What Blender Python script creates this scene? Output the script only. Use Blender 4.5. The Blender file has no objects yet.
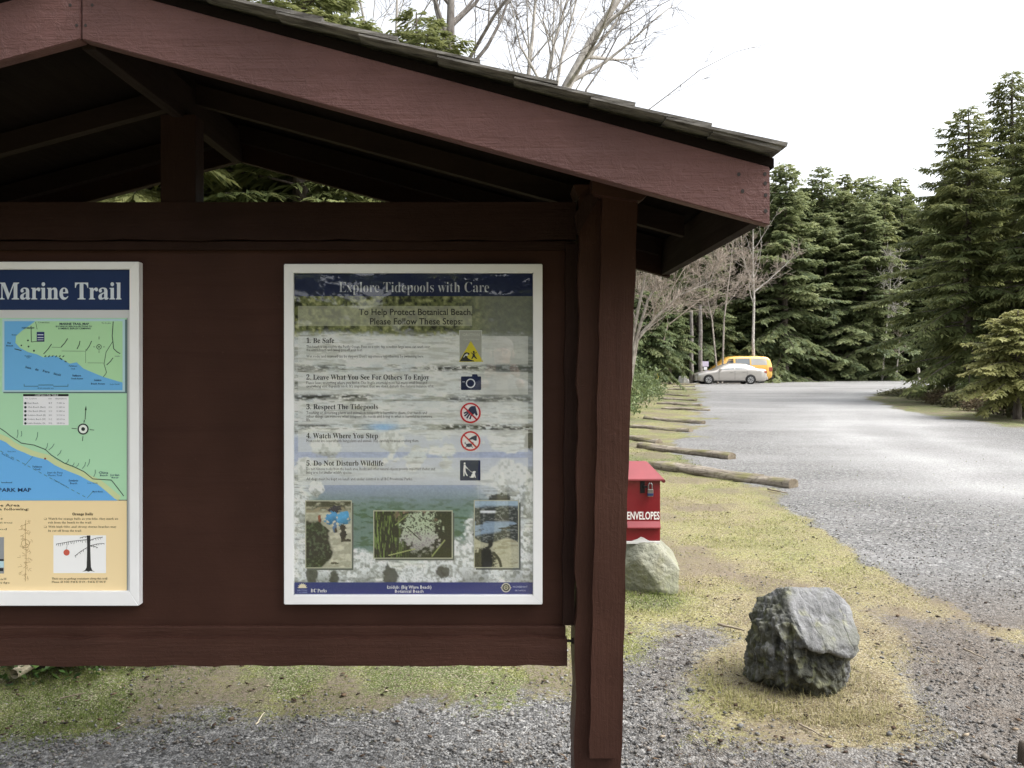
import bpy, bmesh, math, random
import numpy as np
from mathutils import Vector, Matrix, Quaternion
from mathutils import noise as mnoise

random.seed(7)
R = math.radians
scene = bpy.context.scene
COL = scene.collection

# ------------------------------------------------------------------ camera
F = 804.0                 # focal length in pixels of the photograph
CX, CY = 502.0, 366.0     # where the view axis meets the picture
EYE = 1.6


def ground_z(y):
    """the car park climbs very gently away from the kiosk"""
    return float(np.clip((y - 5.0) / 70.0, 0.0, 1.0)) * 0.45


def at(px, py, y):
    """point of the photograph at distance y -> place in the scene"""
    return Vector(((px - CX) * y / F, y, EYE - (py - CY) * y / F))


def on_ground(px, py):
    y = 20.0
    for _ in range(60):
        y = F * (EYE - ground_z(y)) / (py - CY)
    return Vector(((px - CX) * y / F, y, ground_z(y)))


cam_d = bpy.data.cameras.new('camera')
cam = bpy.data.objects.new('camera', cam_d)
COL.objects.link(cam)
cam.location = (0, 0, EYE)
cam.rotation_euler = (R(90), 0, 0)
cam_d.sensor_fit = 'HORIZONTAL'
cam_d.sensor_width = 36.0
cam_d.lens = 36.0 * F / 1024.0
cam_d.shift_x = (512 - CX) / 1024.0
cam_d.shift_y = -(384 - CY) / 1024.0
cam_d.clip_start = 0.05
cam_d.clip_end = 3000
scene.camera = cam

# ------------------------------------------------------------------ numpy noise


def _hash(ix, iy, seed):
    h = (ix.astype(np.int64) * 374761393 + iy.astype(np.int64) * 668265263 + seed * 1274126177) & 0xFFFFFFFF
    h = ((h ^ (h >> 13)) * 1274126177) & 0xFFFFFFFF
    return ((h ^ (h >> 16)) & 0xFFFF) / 65535.0


def vnoise(x, y, seed=0):
    x = np.asarray(x, float); y = np.asarray(y, float)
    ix = np.floor(x); iy = np.floor(y)
    fx = x - ix; fy = y - iy
    fx = fx * fx * (3 - 2 * fx); fy = fy * fy * (3 - 2 * fy)
    a = _hash(ix, iy, seed); b = _hash(ix + 1, iy, seed)
    c = _hash(ix, iy + 1, seed); d = _hash(ix + 1, iy + 1, seed)
    return (a * (1 - fx) + b * fx) * (1 - fy) + (c * (1 - fx) + d * fx) * fy


def fbm(x, y, seed=0, octv=4):
    s = 0; a = 0.5; n = 0
    x = np.asarray(x, float); y = np.asarray(y, float)
    for i in range(octv):
        s = s + a * vnoise(x, y, seed + i * 17); n += a
        a *= 0.5; x = x * 2.03 + 3.1; y = y * 2.03 + 1.7
    return s / n


def sstep(e0, e1, x):
    t = np.clip((x - e0) / (e1 - e0), 0, 1)
    return t * t * (3 - 2 * t)


# ------------------------------------------------------------------ scene helpers


def tag(o, label=None, cat=None, group=None, kind=None):
    if label: o['label'] = label
    if cat: o['category'] = cat
    if group: o['group'] = group
    if kind: o['kind'] = kind
    return o


def thing(name, label, cat, loc=(0, 0, 0), rotz=0.0, group=None):
    o = bpy.data.objects.new(name, None)
    o.empty_display_size = 0.2
    COL.objects.link(o)
    o.location = loc
    o.rotation_euler = (0, 0, rotz)
    return tag(o, label, cat, group)


def link(name, me, mats=None, parent=None):
    o = bpy.data.objects.new(name, me)
    COL.objects.link(o)
    if mats is not None:
        for m in (mats if isinstance(mats, (list, tuple)) else [mats]):
            me.materials.append(m)
    if parent is not None: o.parent = parent
    return o


def dup(root, loc=None, rotz=None, scale=None, label=None, group=None):
    r = root.copy(); COL.objects.link(r)
    if loc is not None: r.location = loc
    if rotz is not None: r.rotation_euler = (0, 0, rotz)
    if scale is not None: r.scale = scale if isinstance(scale, (tuple, list)) else (scale,) * 3
    if label: r['label'] = label
    if group: r['group'] = group
    for ch in list(root.children):
        c = ch.copy(); COL.objects.link(c); c.parent = r
        for g in list(ch.children):
            d = g.copy(); COL.objects.link(d); d.parent = c
    return r


def np_mesh(name, verts, loops_per_face, loops, attrs=None, smooth=False):
    """verts (n,3); loops flat index array; loops_per_face an int or an array"""
    me = bpy.data.meshes.new(name)
    verts = np.asarray(verts, np.float32)
    loops = np.asarray(loops, np.int32).ravel()
    if np.isscalar(loops_per_face):
        nf = len(loops) // loops_per_face
        tot = np.full(nf, loops_per_face, np.int32)
    else:
        tot = np.asarray(loops_per_face, np.int32); nf = len(tot)
    start = np.zeros(nf, np.int32)
    if nf > 1: start[1:] = np.cumsum(tot)[:-1]
    me.vertices.add(len(verts)); me.vertices.foreach_set('co', verts.ravel())
    me.loops.add(len(loops)); me.loops.foreach_set('vertex_index', loops)
    me.polygons.add(nf)
    me.polygons.foreach_set('loop_start', start)
    me.polygons.foreach_set('loop_total', tot)
    if smooth: me.polygons.foreach_set('use_smooth', np.ones(nf, bool))
    for k, v in (attrs or {}).items():
        v = np.asarray(v, np.float32)
        if v.ndim == 1:
            a = me.attributes.new(k, 'FLOAT', 'POINT'); a.data.foreach_set('value', v)
        else:
            a = me.attributes.new(k, 'FLOAT_COLOR', 'POINT')
            if v.shape[1] == 3: v = np.hstack([v, np.ones((len(v), 1), np.float32)])
            a.data.foreach_set('color', v.ravel())
    me.update(); me.validate()
    return me


def bm_mesh(name, bm, smooth=False):
    bmesh.ops.recalc_face_normals(bm, faces=bm.faces)
    me = bpy.data.meshes.new(name)
    bm.to_mesh(me); bm.free()
    if smooth:
        me.polygons.foreach_set('use_smooth', np.ones(len(me.polygons), bool))
    return me


def add_box(bm, x0, x1, y0, y1, z0, z1, bevel=0.0, mat=None, mi=0):
    r = bmesh.ops.create_cube(bm, size=1.0)
    vs = r['verts']
    for v in vs:
        v.co = Vector(((x0 + x1) / 2 + v.co.x * (x1 - x0), (y0 + y1) / 2 + v.co.y * (y1 - y0), (z0 + z1) / 2 + v.co.z * (z1 - z0)))
    if mat is not None:
        for v in vs: v.co = mat @ v.co
    fs = set(f for v in vs for f in v.link_faces)
    for f in fs: f.material_index = mi
    if bevel > 0:
        es = list(set(e for v in vs for e in v.link_edges))
        bmesh.ops.bevel(bm, geom=es, offset=bevel, segments=2, affect='EDGES', profile=0.6)
    return vs


def add_prism(bm, pts, axis, a, b, mi=0):
    """closed polygon pts (2D) extruded from a to b along axis 'x','y' or 'z'"""
    def mk(p, t):
        if axis == 'y': return Vector((p[0], t, p[1]))
        if axis == 'x': return Vector((t, p[0], p[1]))
        return Vector((p[0], p[1], t))
    v0 = [bm.verts.new(mk(p, a)) for p in pts]
    v1 = [bm.verts.new(mk(p, b)) for p in pts]
    n = len(pts)
    fs = [bm.faces.new(v0), bm.faces.new(v1[::-1])]
    for i in range(n):
        fs.append(bm.faces.new((v0[i], v1[i], v1[(i + 1) % n], v0[(i + 1) % n])))
    for f in fs: f.material_index = mi
    return v0 + v1


def tube_arrays(pts, rad, n=6, close=True):
    """tapered tube along a polyline -> verts, quads"""
    pts = np.asarray(pts, float); m = len(pts)
    rad = np.broadcast_to(np.asarray(rad, float), (m,))
    t = np.gradient(pts, axis=0)
    t /= np.linalg.norm(t, axis=1, keepdims=True) + 1e-9
    ref = np.array([0, 0, 1.0]) if abs(t[0][2]) < 0.9 else np.array([1.0, 0, 0])
    u = np.cross(t, ref); u /= np.linalg.norm(u, axis=1, keepdims=True) + 1e-9
    w = np.cross(t, u)
    ang = np.arange(n) * 2 * np.pi / n
    v = pts[:, None, :] + rad[:, None, None] * (np.cos(ang)[None, :, None] * u[:, None, :] + np.sin(ang)[None, :, None] * w[:, None, :])
    v = v.reshape(-1, 3)
    i = np.arange(m - 1)[:, None] * n; j = np.arange(n)[None, :]; k = (j + 1) % n
    q = np.stack([i + j, i + k, i + n + k, i + n + j], -1).reshape(-1, 4)
    return v, q


class Tubes:
    def __init__(self): self.v = []; self.q = []; self.n = 0; self.t = []
    def add(self, pts, rad, n=6, tint=0.5):
        v, q = tube_arrays(pts, rad, n)
        self.v.append(v); self.q.append(q + self.n); self.n += len(v); self.t.append(np.full(len(v), tint))
    def mesh(self, name, smooth=True):
        return np_mesh(name, np.vstack(self.v), 4, np.vstack(self.q), {'tint': np.concatenate(self.t)}, smooth)


# a small side scene in which curves and modifiers are turned into meshes
bench = bpy.data.scenes.new('bench')


def baked(o):
    bench.collection.objects.link(o)
    with bpy.context.temp_override(scene=bench, view_layer=bench.view_layers[0]):
        dg = bpy.context.evaluated_depsgraph_get()
    me = bpy.data.meshes.new_from_object(o.evaluated_get(dg))
    bpy.data.objects.remove(o)
    return me


# ------------------------------------------------------------------ materials
MATS = {}


class NT:
    """short hand for building node trees"""
    def __init__(self, name):
        self.m = bpy.data.materials.new(name); self.m.use_nodes = True
        self.t = self.m.node_tree; self.t.nodes.clear()
        self.out = self.n('ShaderNodeOutputMaterial')
    def n(self, typ, **kw):
        o = self.t.nodes.new(typ)
        for k, v in kw.items(): setattr(o, k, v)
        return o
    def l(self, a, b): self.t.links.new(a, b)
    def val(self, sock, v):
        if hasattr(v, 'is_linked') or isinstance(v, bpy.types.NodeSocket): self.l(v, sock)
        else: sock.default_value = v
    def math(self, op, a, b=0.0, c=None, clamp=False):
        o = self.n('ShaderNodeMath', operation=op, use_clamp=clamp)
        self.val(o.inputs[0], a); self.val(o.inputs[1], b)
        if c is not None: self.val(o.inputs[2], c)
        return o.outputs[0]
    def mix(self, f, a, b, blend='MIX'):
        o = self.n('ShaderNodeMix', data_type='RGBA', blend_type=blend)
        self.val(o.inputs[0], f)
        for s, v in ((o.inputs[6], a), (o.inputs[7], b)):
            self.val(s, v if not isinstance(v, tuple) or len(v) == 4 else (*v, 1))
        return o.outputs[2]
    def ramp(self, f, stops, interp='LINEAR'):
        o = self.n('ShaderNodeValToRGB'); cr = o.color_ramp; cr.interpolation = interp
        while len(cr.elements) < len(stops): cr.elements.new(0.5)
        for e, (p, c) in zip(cr.elements, stops):
            e.position = p; e.color = (*c, 1) if isinstance(c, tuple) and len(c) == 3 else ((c, c, c, 1) if not isinstance(c, tuple) else c)
        self.val(o.inputs[0], f)
        return o.outputs[0]
    def rng(self, v, a, b, c=0.0, d=1.0):
        o = self.n('ShaderNodeMapRange', clamp=True)
        self.val(o.inputs[0], v); o.inputs[1].default_value = a; o.inputs[2].default_value = b
        o.inputs[3].default_value = c; o.inputs[4].default_value = d
        return o.outputs[0]
    def coord(self, kind='Object', scale=(1, 1, 1), rot=(0, 0, 0)):
        c = self.n('ShaderNodeTexCoord'); mp = self.n('ShaderNodeMapping')
        mp.inputs['Scale'].default_value = scale; mp.inputs['Rotation'].default_value = rot
        self.l(c.outputs[kind], mp.inputs[0]); return mp.outputs[0]
    def noise(self, vec, scale=5, detail=4, rough=0.55, dist=0.0, out=0):
        o = self.n('ShaderNodeTexNoise'); self.l(vec, o.inputs['Vector'])
        o.inputs['Scale'].default_value = scale; o.inputs['Detail'].default_value = detail
        o.inputs['Roughness'].default_value = rough; o.inputs['Distortion'].default_value = dist
        return o.outputs[out]
    def voro(self, vec, scale=5, feature='F1', rand=1.0, out='Color'):
        o = self.n('ShaderNodeTexVoronoi', feature=feature); self.l(vec, o.inputs['Vector'])
        o.inputs['Scale'].default_value = scale; o.inputs['Randomness'].default_value = rand
        return o.outputs[out]
    def attr(self, name, out='Fac'):
        o = self.n('ShaderNodeAttribute'); o.attribute_name = name; return o.outputs[out]
    def bump(self, h, strength=0.5, dist=0.01, normal=None):
        o = self.n('ShaderNodeBump'); o.inputs['Strength'].default_value = strength
        o.inputs['Distance'].default_value = dist; self.l(h, o.inputs['Height'])
        if normal is not None: self.l(normal, o.inputs['Normal'])
        return o.outputs[0]
    def bsdf(self, col, rough=0.6, normal=None, spec=0.5, metal=0.0, coat=0.0, trans=None):
        o = self.n('ShaderNodeBsdfPrincipled')
        self.val(o.inputs['Base Color'], col if not isinstance(col, tuple) else (*col[:3], 1))
        self.val(o.inputs['Roughness'], rough); self.val(o.inputs['Metallic'], metal)
        o.inputs['Specular IOR Level'].default_value = spec
        o.inputs['Coat Weight'].default_value = coat
        o.inputs['Coat Roughness'].default_value = 0.06
        if normal is not None: self.l(normal, o.inputs['Normal'])
        return o.outputs[0]
    def done(self, sh):
        self.l(sh, self.out.inputs['Surface']); return self.m


def flat(name, col, rough=0.6, metal=0.0, spec=0.5, coat=0.0, var=0.0, bump=0.0, vscale=8.0):
    """plain coloured surface with a little wear in tone and relief"""
    if name in MATS: return MATS[name]
    k = NT(name); c = col
    nm = None
    if var > 0 or bump > 0:
        nz = k.noise(k.coord(), vscale, 5, 0.6)
        if var > 0:
            c = k.mix(k.rng(nz, 0.3, 0.7), tuple(x * (1 - var) for x in col), tuple(min(1, x * (1 + var)) for x in col))
        if bump > 0: nm = k.bump(nz, 0.5, bump)
    MATS[name] = k.done(k.bsdf(c, rough, nm, spec, metal, coat))
    return MATS[name]


def painted_wood(name, col, axis, rough=0.5, grain=1.0, scuff=0.35, spec=0.4, peel=0.13):
    """brown stain on rough sawn timber; axis = the direction of the grain"""
    if name in MATS: return MATS[name]
    k = NT(name)
    s = {'x': (1.2, 22, 22), 'y': (22, 1.2, 22), 'z': (22, 22, 1.2)}[axis]
    v = k.coord('Object', s)
    nz = k.noise(v, 1.4, 6, 0.62, 0.6)
    wide = k.noise(k.coord('Object', (2, 2, 2)), 1.6, 3, 0.5)
    fine = k.noise(k.coord('Object', tuple(x * 2.6 for x in s)), 3.0, 4, 0.6)
    spots = k.noise(k.coord('Object', (1, 1, 1)), 70, 2, 0.5)
    c = k.mix(k.rng(wide, 0.35, 0.65), tuple(x * 0.85 for x in col), tuple(x * 1.14 for x in col))
    c = k.mix(k.rng(nz, 0.52, 0.75, 0, 0.35), c, tuple(x * 0.6 for x in col))
    c = k.mix(k.rng(spots, 0.69, 0.77, 0, scuff), c, (col[0] * 2.3, col[1] * 2.5, col[2] * 2.6))
    pl = k.noise(k.coord('Object', (1, 1, 1)), 34, 6, 0.7, 0.8)
    pl2 = k.noise(k.coord('Object', tuple(0.35 * x + 1.5 for x in s)), 2.2, 5, 0.6, 1.6)
    h = k.math('ADD', k.math('MULTIPLY', nz, 0.55), k.math('MULTIPLY', fine, 0.3))
    h = k.math('ADD', h, k.math('MULTIPLY', k.rng(pl, 0.42, 0.62), peel))
    h = k.math('ADD', h, k.math('MULTIPLY', pl2, 1.2 * peel))
    nm = k.bump(h, 0.75 * grain, 0.008)
    r = k.rng(nz, 0.3, 0.7, rough - 0.08, rough + 0.12)
    MATS[name] = k.done(k.bsdf(c, r, nm, spec))
    return MATS[name]


def vcol_print(name, rough=0.45):
    """ink on a printed sheet, colours stored in the sheet's own 'ink' attribute"""
    if name in MATS: return MATS[name]
    k = NT(name)
    MATS[name] = k.done(k.bsdf(k.attr('ink', 'Color'), rough, None, 0.3))
    return MATS[name]


def leaf_mat(name, c0, c1, c2, trans=0.25, rough=0.55):
    """foliage: dark, mid and light leaf colours picked by each leaf's own tint"""
    if name in MATS: return MATS[name]
    k = NT(name)
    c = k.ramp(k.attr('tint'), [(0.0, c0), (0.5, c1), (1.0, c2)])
    b = k.bsdf(c, rough, None, 0.25)
    t = k.n('ShaderNodeBsdfTranslucent'); k.l(k.mix(0.5, c, tuple(x * 1.3 for x in c2)), t.inputs[0])
    mx = k.n('ShaderNodeMixShader'); mx.inputs[0].default_value = trans
    k.l(b, mx.inputs[1]); k.l(t.outputs[0], mx.inputs[2])
    MATS[name] = k.done(mx.outputs[0])
    return MATS[name]


def bark_mat(name, c0, c1, scale=(14, 14, 3), rough=0.85):
    if name in MATS: return MATS[name]
    k = NT(name)
    nz = k.noise(k.coord('Object', scale), 1.0, 6, 0.65)
    c = k.mix(k.rng(nz, 0.35, 0.68), c0, c1)
    MATS[name] = k.done(k.bsdf(c, rough, k.bump(nz, 0.8, 0.02), 0.2))
    return MATS[name]


# ------------------------------------------------------------------ sky and light
SUN_EL, SUN_AZ = R(54), R(104)      # azimuth measured from +Y towards +X
world = bpy.data.worlds.new('World'); scene.world = world
world.use_nodes = True
wt = world.node_tree
bg = wt.nodes['Background']
sky = wt.nodes.new('ShaderNodeTexSky'); sky.sky_type = 'NISHITA'; sky.sun_disc = False
sky.sun_elevation = SUN_EL; sky.sun_rotation = SUN_AZ
sky.air_density = 1.0; sky.dust_density = 4.0; sky.ozone_density = 1.0; sky.altitude = 0
hs = wt.nodes.new('ShaderNodeHueSaturation'); hs.inputs['Saturation'].default_value = 0.2
wt.links.new(sky.outputs[0], hs.inputs['Color'])
wt.links.new(hs.outputs[0], bg.inputs['Color'])
bg.inputs['Strength'].default_value = 0.15
sun_d = bpy.data.lights.new('sun', 'SUN'); sun_d.energy = 1.0; sun_d.angle = R(40); sun_d.color = (1.0, 0.965, 0.92)
sun = bpy.data.objects.new('sun', sun_d); COL.objects.link(sun)
sd = Vector((math.sin(SUN_AZ) * math.cos(SUN_EL), math.cos(SUN_AZ) * math.cos(SUN_EL), math.sin(SUN_EL)))
sun.rotation_euler = sd.to_track_quat('Z', 'Y').to_euler()
vs = scene.view_settings
scene.display_settings.display_device = 'sRGB'
vs.view_transform = 'Standard'; vs.look = 'None'; vs.exposure = 1.45; vs.gamma = 1.0; vs.use_curve_mapping = False
scene.cycles.max_bounces = 7
scene.cycles.diffuse_bounces = 3
scene.cycles.transparent_max_bounces = 12
scene.cycles.use_denoising = True
# ================================================================== ground


def poly_dist(x, y, pts):
    """signed distance to a closed polygon (negative inside)"""
    pts = np.asarray(pts, float); n = len(pts)
    best = np.full(x.shape, 1e9); inside = np.zeros(x.shape, bool)
    for i in range(n):
        ax, ay = pts[i]; bx, by = pts[(i + 1) % n]
        ex, ey = bx - ax, by - ay
        t = np.clip(((x - ax) * ex + (y - ay) * ey) / (ex * ex + ey * ey + 1e-12), 0, 1)
        d = np.hypot(x - ax - t * ex, y - ay - t * ey); best = np.minimum(best, d)
        c = ((ay > y) != (by > y))
        with np.errstate(divide='ignore', invalid='ignore'):
            xi = ax + (y - ay) / (by - ay + 1e-12) * ex
        inside ^= c & (x < xi)
    return np.where(inside, -best, best)


def gp(px, py):
    v = on_ground(px, py); return (v.x, v.y)


# the gravel car park: its near edge, the ragged edge along the parking logs, the far end and the island side
LOT = [gp(1010, 628), gp(955, 606), gp(905, 585), gp(862, 560), gp(822, 538), gp(792, 512), gp(772, 494), gp(700, 470), gp(668, 452),
       gp(690, 440), gp(694, 428), gp(703, 416), gp(698, 404), gp(699, 396), gp(697, 388), gp(690, 384.2),
       (14, 62), (30, 71), (46, 74), (80, 74), (80, 4), (9, 4.4)]
GROVEL = [(-9, 1.0), (-9, 3.05)] + [gp(0, 747), gp(150, 727), gp(300, 713), gp(400, 706), gp(480, 694), gp(560, 690), gp(620, 668), gp(640, 640), gp(680, 622),
          gp(720, 625), gp(745, 640), gp(735, 668), gp(700, 700), gp(740, 735), gp(840, 745), gp(895, 705), gp(905, 655), gp(872, 612), gp(955, 622), gp(1015, 640), (6, 4.9), (6, 1.0)]
ISLAND = [gp(868, 398), gp(888, 390), gp(930, 386.5), (28, 45), (42, 42), (52, 30), (40, 21), gp(1024, 432), gp(985, 424), gp(940, 416), gp(900, 409), gp(880, 403)]
ROCK_C = (1.455, 4.02)


TRACK = [gp(1060, 486), gp(1000, 466), gp(925, 448), gp(872, 428), gp(858, 408), gp(880, 394), (42, 62), (70, 64)]


def line_dist(x, y, pts):
    best = np.full(x.shape, 1e9)
    for (ax, ay), (bx, by) in zip(pts[:-1], pts[1:]):
        ex, ey = bx - ax, by - ay
        t = np.clip(((x - ax) * ex + (y - ay) * ey) / (ex * ex + ey * ey), 0, 1)
        best = np.minimum(best, np.hypot(x - ax - t * ex, y - ay - t * ey))
    return best


def masks(x, y):
    wob = (fbm(x * 1.1, y * 1.1, 3, 4) - 0.5)
    wob2 = (fbm(x * 5, y * 5, 9, 3) - 0.5)
    far = np.clip(y / 12, 0.35, 2.2)
    lot = sstep(0.22, -0.22, (poly_dist(x, y, LOT) + wob * 0.9 * far + wob2 * 0.25) / far)
    grv = sstep(0.26, -0.26, poly_dist(x, y, GROVEL) + wob * 0.35 + wob2 * 0.22)
    rd = np.hypot((x - ROCK_C[0]) / 1.05, (y - ROCK_C[1]) / 1.15)
    ring = sstep(0.66, 0.40, rd + wob * 0.35 + wob2 * 0.2)
    grv = grv * (1 - ring)
    isl = sstep(0.35, -0.35, poly_dist(x, y, ISLAND) + wob * 1.2)
    lot = lot * (1 - isl)
    # how green the turf is: mossy behind the kiosk, bright near the logs, straw coloured in between
    green = 0.52 + 1.1 * (fbm(x * 0.55, y * 0.55, 21, 4) - 0.5)
    green = green + 0.42 * sstep(0.6, -0.8, x) * sstep(7.5, 4.0, y)
    green = green + 0.30 * sstep(8.5, 14.0, y) + 0.1 * isl
    green = green - 0.25 * ring - 0.12 * sstep(0.8, 1.6, x) * sstep(9, 6, y)
    box = np.hypot(x - 0.95, (y - 5.55) * 1.2)
    green = green + 0.55 * sstep(0.5, 0.15, box)
    brown = np.maximum(sstep(1.6, 2.3, x) * sstep(6.2, 4.9, y), 0.55 * sstep(0.4, 0.9, x) * sstep(6.5, 5.2, y)) * (1 - ring)
    bare = sstep(0.50, 0.62, fbm(x * 1.9, y * 1.9, 33, 5)) * 0.85
    gravel = np.clip(lot + grv, 0, 1)
    return gravel, np.clip(green, 0, 1), np.clip(brown, 0, 1), np.clip(bare * (1 - ring * 0.6), 0, 1), lot


def build_ground():
    th = np.concatenate([np.linspace(-180, -46, 34)[:-1], np.linspace(-46, 50, 520), np.linspace(50, 180, 34)[1:-1]])
    nt = len(th)
    rr = [0.0, 0.6]
    r = 1.2
    while r < 3000:
        rr.append(r); r *= 1.0125 if r < 90 else 1.12
    rr = np.array(rr[1:])
    T, RR = np.meshgrid(np.radians(th), rr)
    x = (RR * np.sin(T)).ravel(); y = (RR * np.cos(T)).ravel()
    z = np.clip((y - 5.0) / 70.0, 0, 1) * 0.45
    gravel, green, brown, bare, lot = masks(x, y)
    lump = (fbm(x * 2.2, y * 2.2, 5, 4) - 0.5) * 0.05 * (1 - gravel * 0.65) + (fbm(x * 9, y * 9, 6, 3) - 0.5) * 0.018 * (1 - gravel * 0.4)
    z = z + lump * np.clip(60 / (RR.ravel() + 1), 0, 1)
    n = len(rr)
    i = np.arange(n - 1)[:, None] * nt; j = np.arange(nt)[None, :]; k = (j + 1) % nt
    q = np.stack([i + j, i + nt + j, i + nt + k, i + k], -1).reshape(-1, 4)
    v = np.stack([x, y, z], -1)
    # close the middle
    v = np.vstack([v, [[0, 0, 0]]]); c = len(v) - 1
    tri = np.stack([np.full(nt, c), np.arange(nt), (np.arange(nt) + 1) % nt], -1)
    loops = np.concatenate([q.ravel(), tri.ravel()])
    tot = np.concatenate([np.full(len(q), 4), np.full(nt, 3)])
    ap = lambda a: np.append(a, 0.5)
    td = line_dist(x, y, TRACK) + (fbm(x * 0.5, y * 0.5, 61, 3) - 0.5) * 1.2
    track = sstep(3.4, 0.9, td) * (0.62 + 0.38 * np.exp(-((td - 0.9) / 0.45) ** 2)) + 0.35 * sstep(14, 30, y)
    me = np_mesh('ground', v, tot, loops, {'track': ap(np.clip(track, 0, 1)), 'gravel': ap(gravel), 'green': ap(green), 'brown': ap(brown), 'bare': ap(bare), 'lot': ap(lot)}, True)
    k = NT('ground_surface')
    obj = k.coord('Object')
    # stones of the gravel, two sizes
    s1 = k.voro(obj, 85, out='Color'); s1d = k.voro(obj, 85, out='Distance')
    s2 = k.voro(obj, 42, out='Color'); s2d = k.voro(obj, 42, out='Distance')
    def chan(sock, ch=0):
        o = k.n('ShaderNodeSeparateColor'); k.l(sock, o.inputs[0]); return o.outputs[ch]
    big = k.noise(obj, 0.35, 4, 0.6)
    mid = k.noise(obj, 3.2, 5, 0.6)
    fine = k.noise(obj, 34, 5, 0.65)
    g1 = k.ramp(chan(s1), [(0.0, (0.045, 0.044, 0.042)), (0.3, (0.115, 0.114, 0.112)), (0.7, (0.20, 0.199, 0.197)), (1.0, (0.40, 0.395, 0.38))])
    g2 = k.ramp(chan(s2, 1), [(0.0, (0.05, 0.049, 0.047)), (0.5, (0.165, 0.164, 0.162)), (1.0, (0.38, 0.375, 0.36))])
    gcol = k.mix(k.rng(chan(s2, 2), 0.62, 0.66), g1, g2)
    gcol = k.mix(k.rng(mid, 0.42, 0.66, 0.0, 0.5), gcol, (0.19, 0.184, 0.172))           # dust between the stones
    lot = k.attr('lot')
    wear = k.noise(k.coord('Object', (0.16, 0.42, 1)), 1.0, 4, 0.55)
    sy = k.n('ShaderNodeSeparateXYZ'); k.l(obj, sy.inputs[0])
    worn = k.math('MULTIPLY', lot, k.math('ADD', k.math('MULTIPLY', k.rng(wear, 0.40, 0.64, 0.0, 0.6), 0.6), k.math('MULTIPLY', k.attr('track'), 0.72)), clamp=True)
    gcol = k.mix(worn, gcol, k.mix(k.rng(fine, 0.3, 0.7), (0.26, 0.258, 0.252), (0.52, 0.515, 0.505)))
    brown = k.attr('brown')
    gcol = k.mix(k.math('MULTIPLY', brown, k.rng(mid, 0.25, 0.75, 0.9, 0.45)), gcol, k.mix(k.rng(fine, 0.35, 0.65), (0.075, 0.060, 0.047), (0.22, 0.185, 0.15)))
    gcol = k.mix(k.rng(k.noise(obj, 110, 2, 0.5), 0.62, 0.72, 0, 0.7), gcol, (0.06, 0.05, 0.042))
    # turf
    green = k.attr('green')
    t1 = k.math('ADD', green, k.math('MULTIPLY', k.math('SUBTRACT', mid, 0.5), 1.1))
    t1 = k.math('ADD', t1, k.math('MULTIPLY', k.math('SUBTRACT', fine, 0.5), 0.8))
    tc = k.ramp(t1, [(0.0, (0.17, 0.135, 0.08)), (0.28, (0.245, 0.21, 0.105)), (0.52, (0.235, 0.225, 0.083)), (0.78, (0.165, 0.18, 0.05)), (1.0, (0.085, 0.115, 0.03))])
    tc = k.mix(k.rng(k.noise(obj, 62, 4, 0.65), 0.50, 0.58, 0, 0.92), tc, (0.06, 0.046, 0.032))
    tc = k.mix(k.rng(k.noise(obj, 125, 3, 0.6), 0.52, 0.62, 0, 0.75), tc, (0.46, 0.42, 0.31))
    tc = k.mix(k.rng(fine, 0.56, 0.70, 0, 0.5), tc, (0.12, 0.085, 0.055))
    dirt = k.mix(k.rng(fine, 0.3, 0.7), (0.085, 0.062, 0.045), (0.23, 0.19, 0.15))
    bare = k.math('MULTIPLY', k.attr('bare'), k.rng(fine, 0.35, 0.6, 0.35, 1.0))
    tc = k.mix(bare, tc, dirt)
    # mix with a ragged edge
    gm = k.math('ADD', k.attr('gravel'), k.math('MULTIPLY', k.math('SUBTRACT', fine, 0.5), 1.5))
    gm = k.math('ADD', gm, k.math('MULTIPLY', k.math('SUBTRACT', mid, 0.5), 1.0))
    gm = k.rng(gm, 0.34, 0.66)
    col = k.mix(gm, tc, gcol)
    h = k.math('SUBTRACT', k.math('MULTIPLY', fine, 0.8), k.math('MULTIPLY', k.math('MULTIPLY', s1d, 0.6), gm))
    nm = k.bump(h, 0.9, 0.02)
    m = k.done(k.bsdf(col, 0.9, nm, 0.15))
    o = link('ground', me, m)
    tag(o, 'flat ground of gravel, straw coloured turf and bare earth', kind='structure')
    return o


build_ground()
rng = np.random.default_rng(11)


def scatter(n, x0, x1, y0, y1, power=1.0):
    """points in view of the place, denser close by"""
    u = rng.random(n)
    y = y0 + (y1 - y0) * u ** power
    x = x0 * (y / y0) * 0 + (x0 + (x1 - x0) * rng.random(n)) * 1.0
    return x, y


def in_view(n, y0, y1, a0=-0.66, a1=0.68, power=2.0):
    y = y0 + (y1 - y0) * rng.random(n) ** power
    x = y * (a0 + (a1 - a0) * rng.random(n))
    return x, y


def gz(x, y):
    return np.clip((y - 5.0) / 70.0, 0, 1) * 0.45


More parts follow.
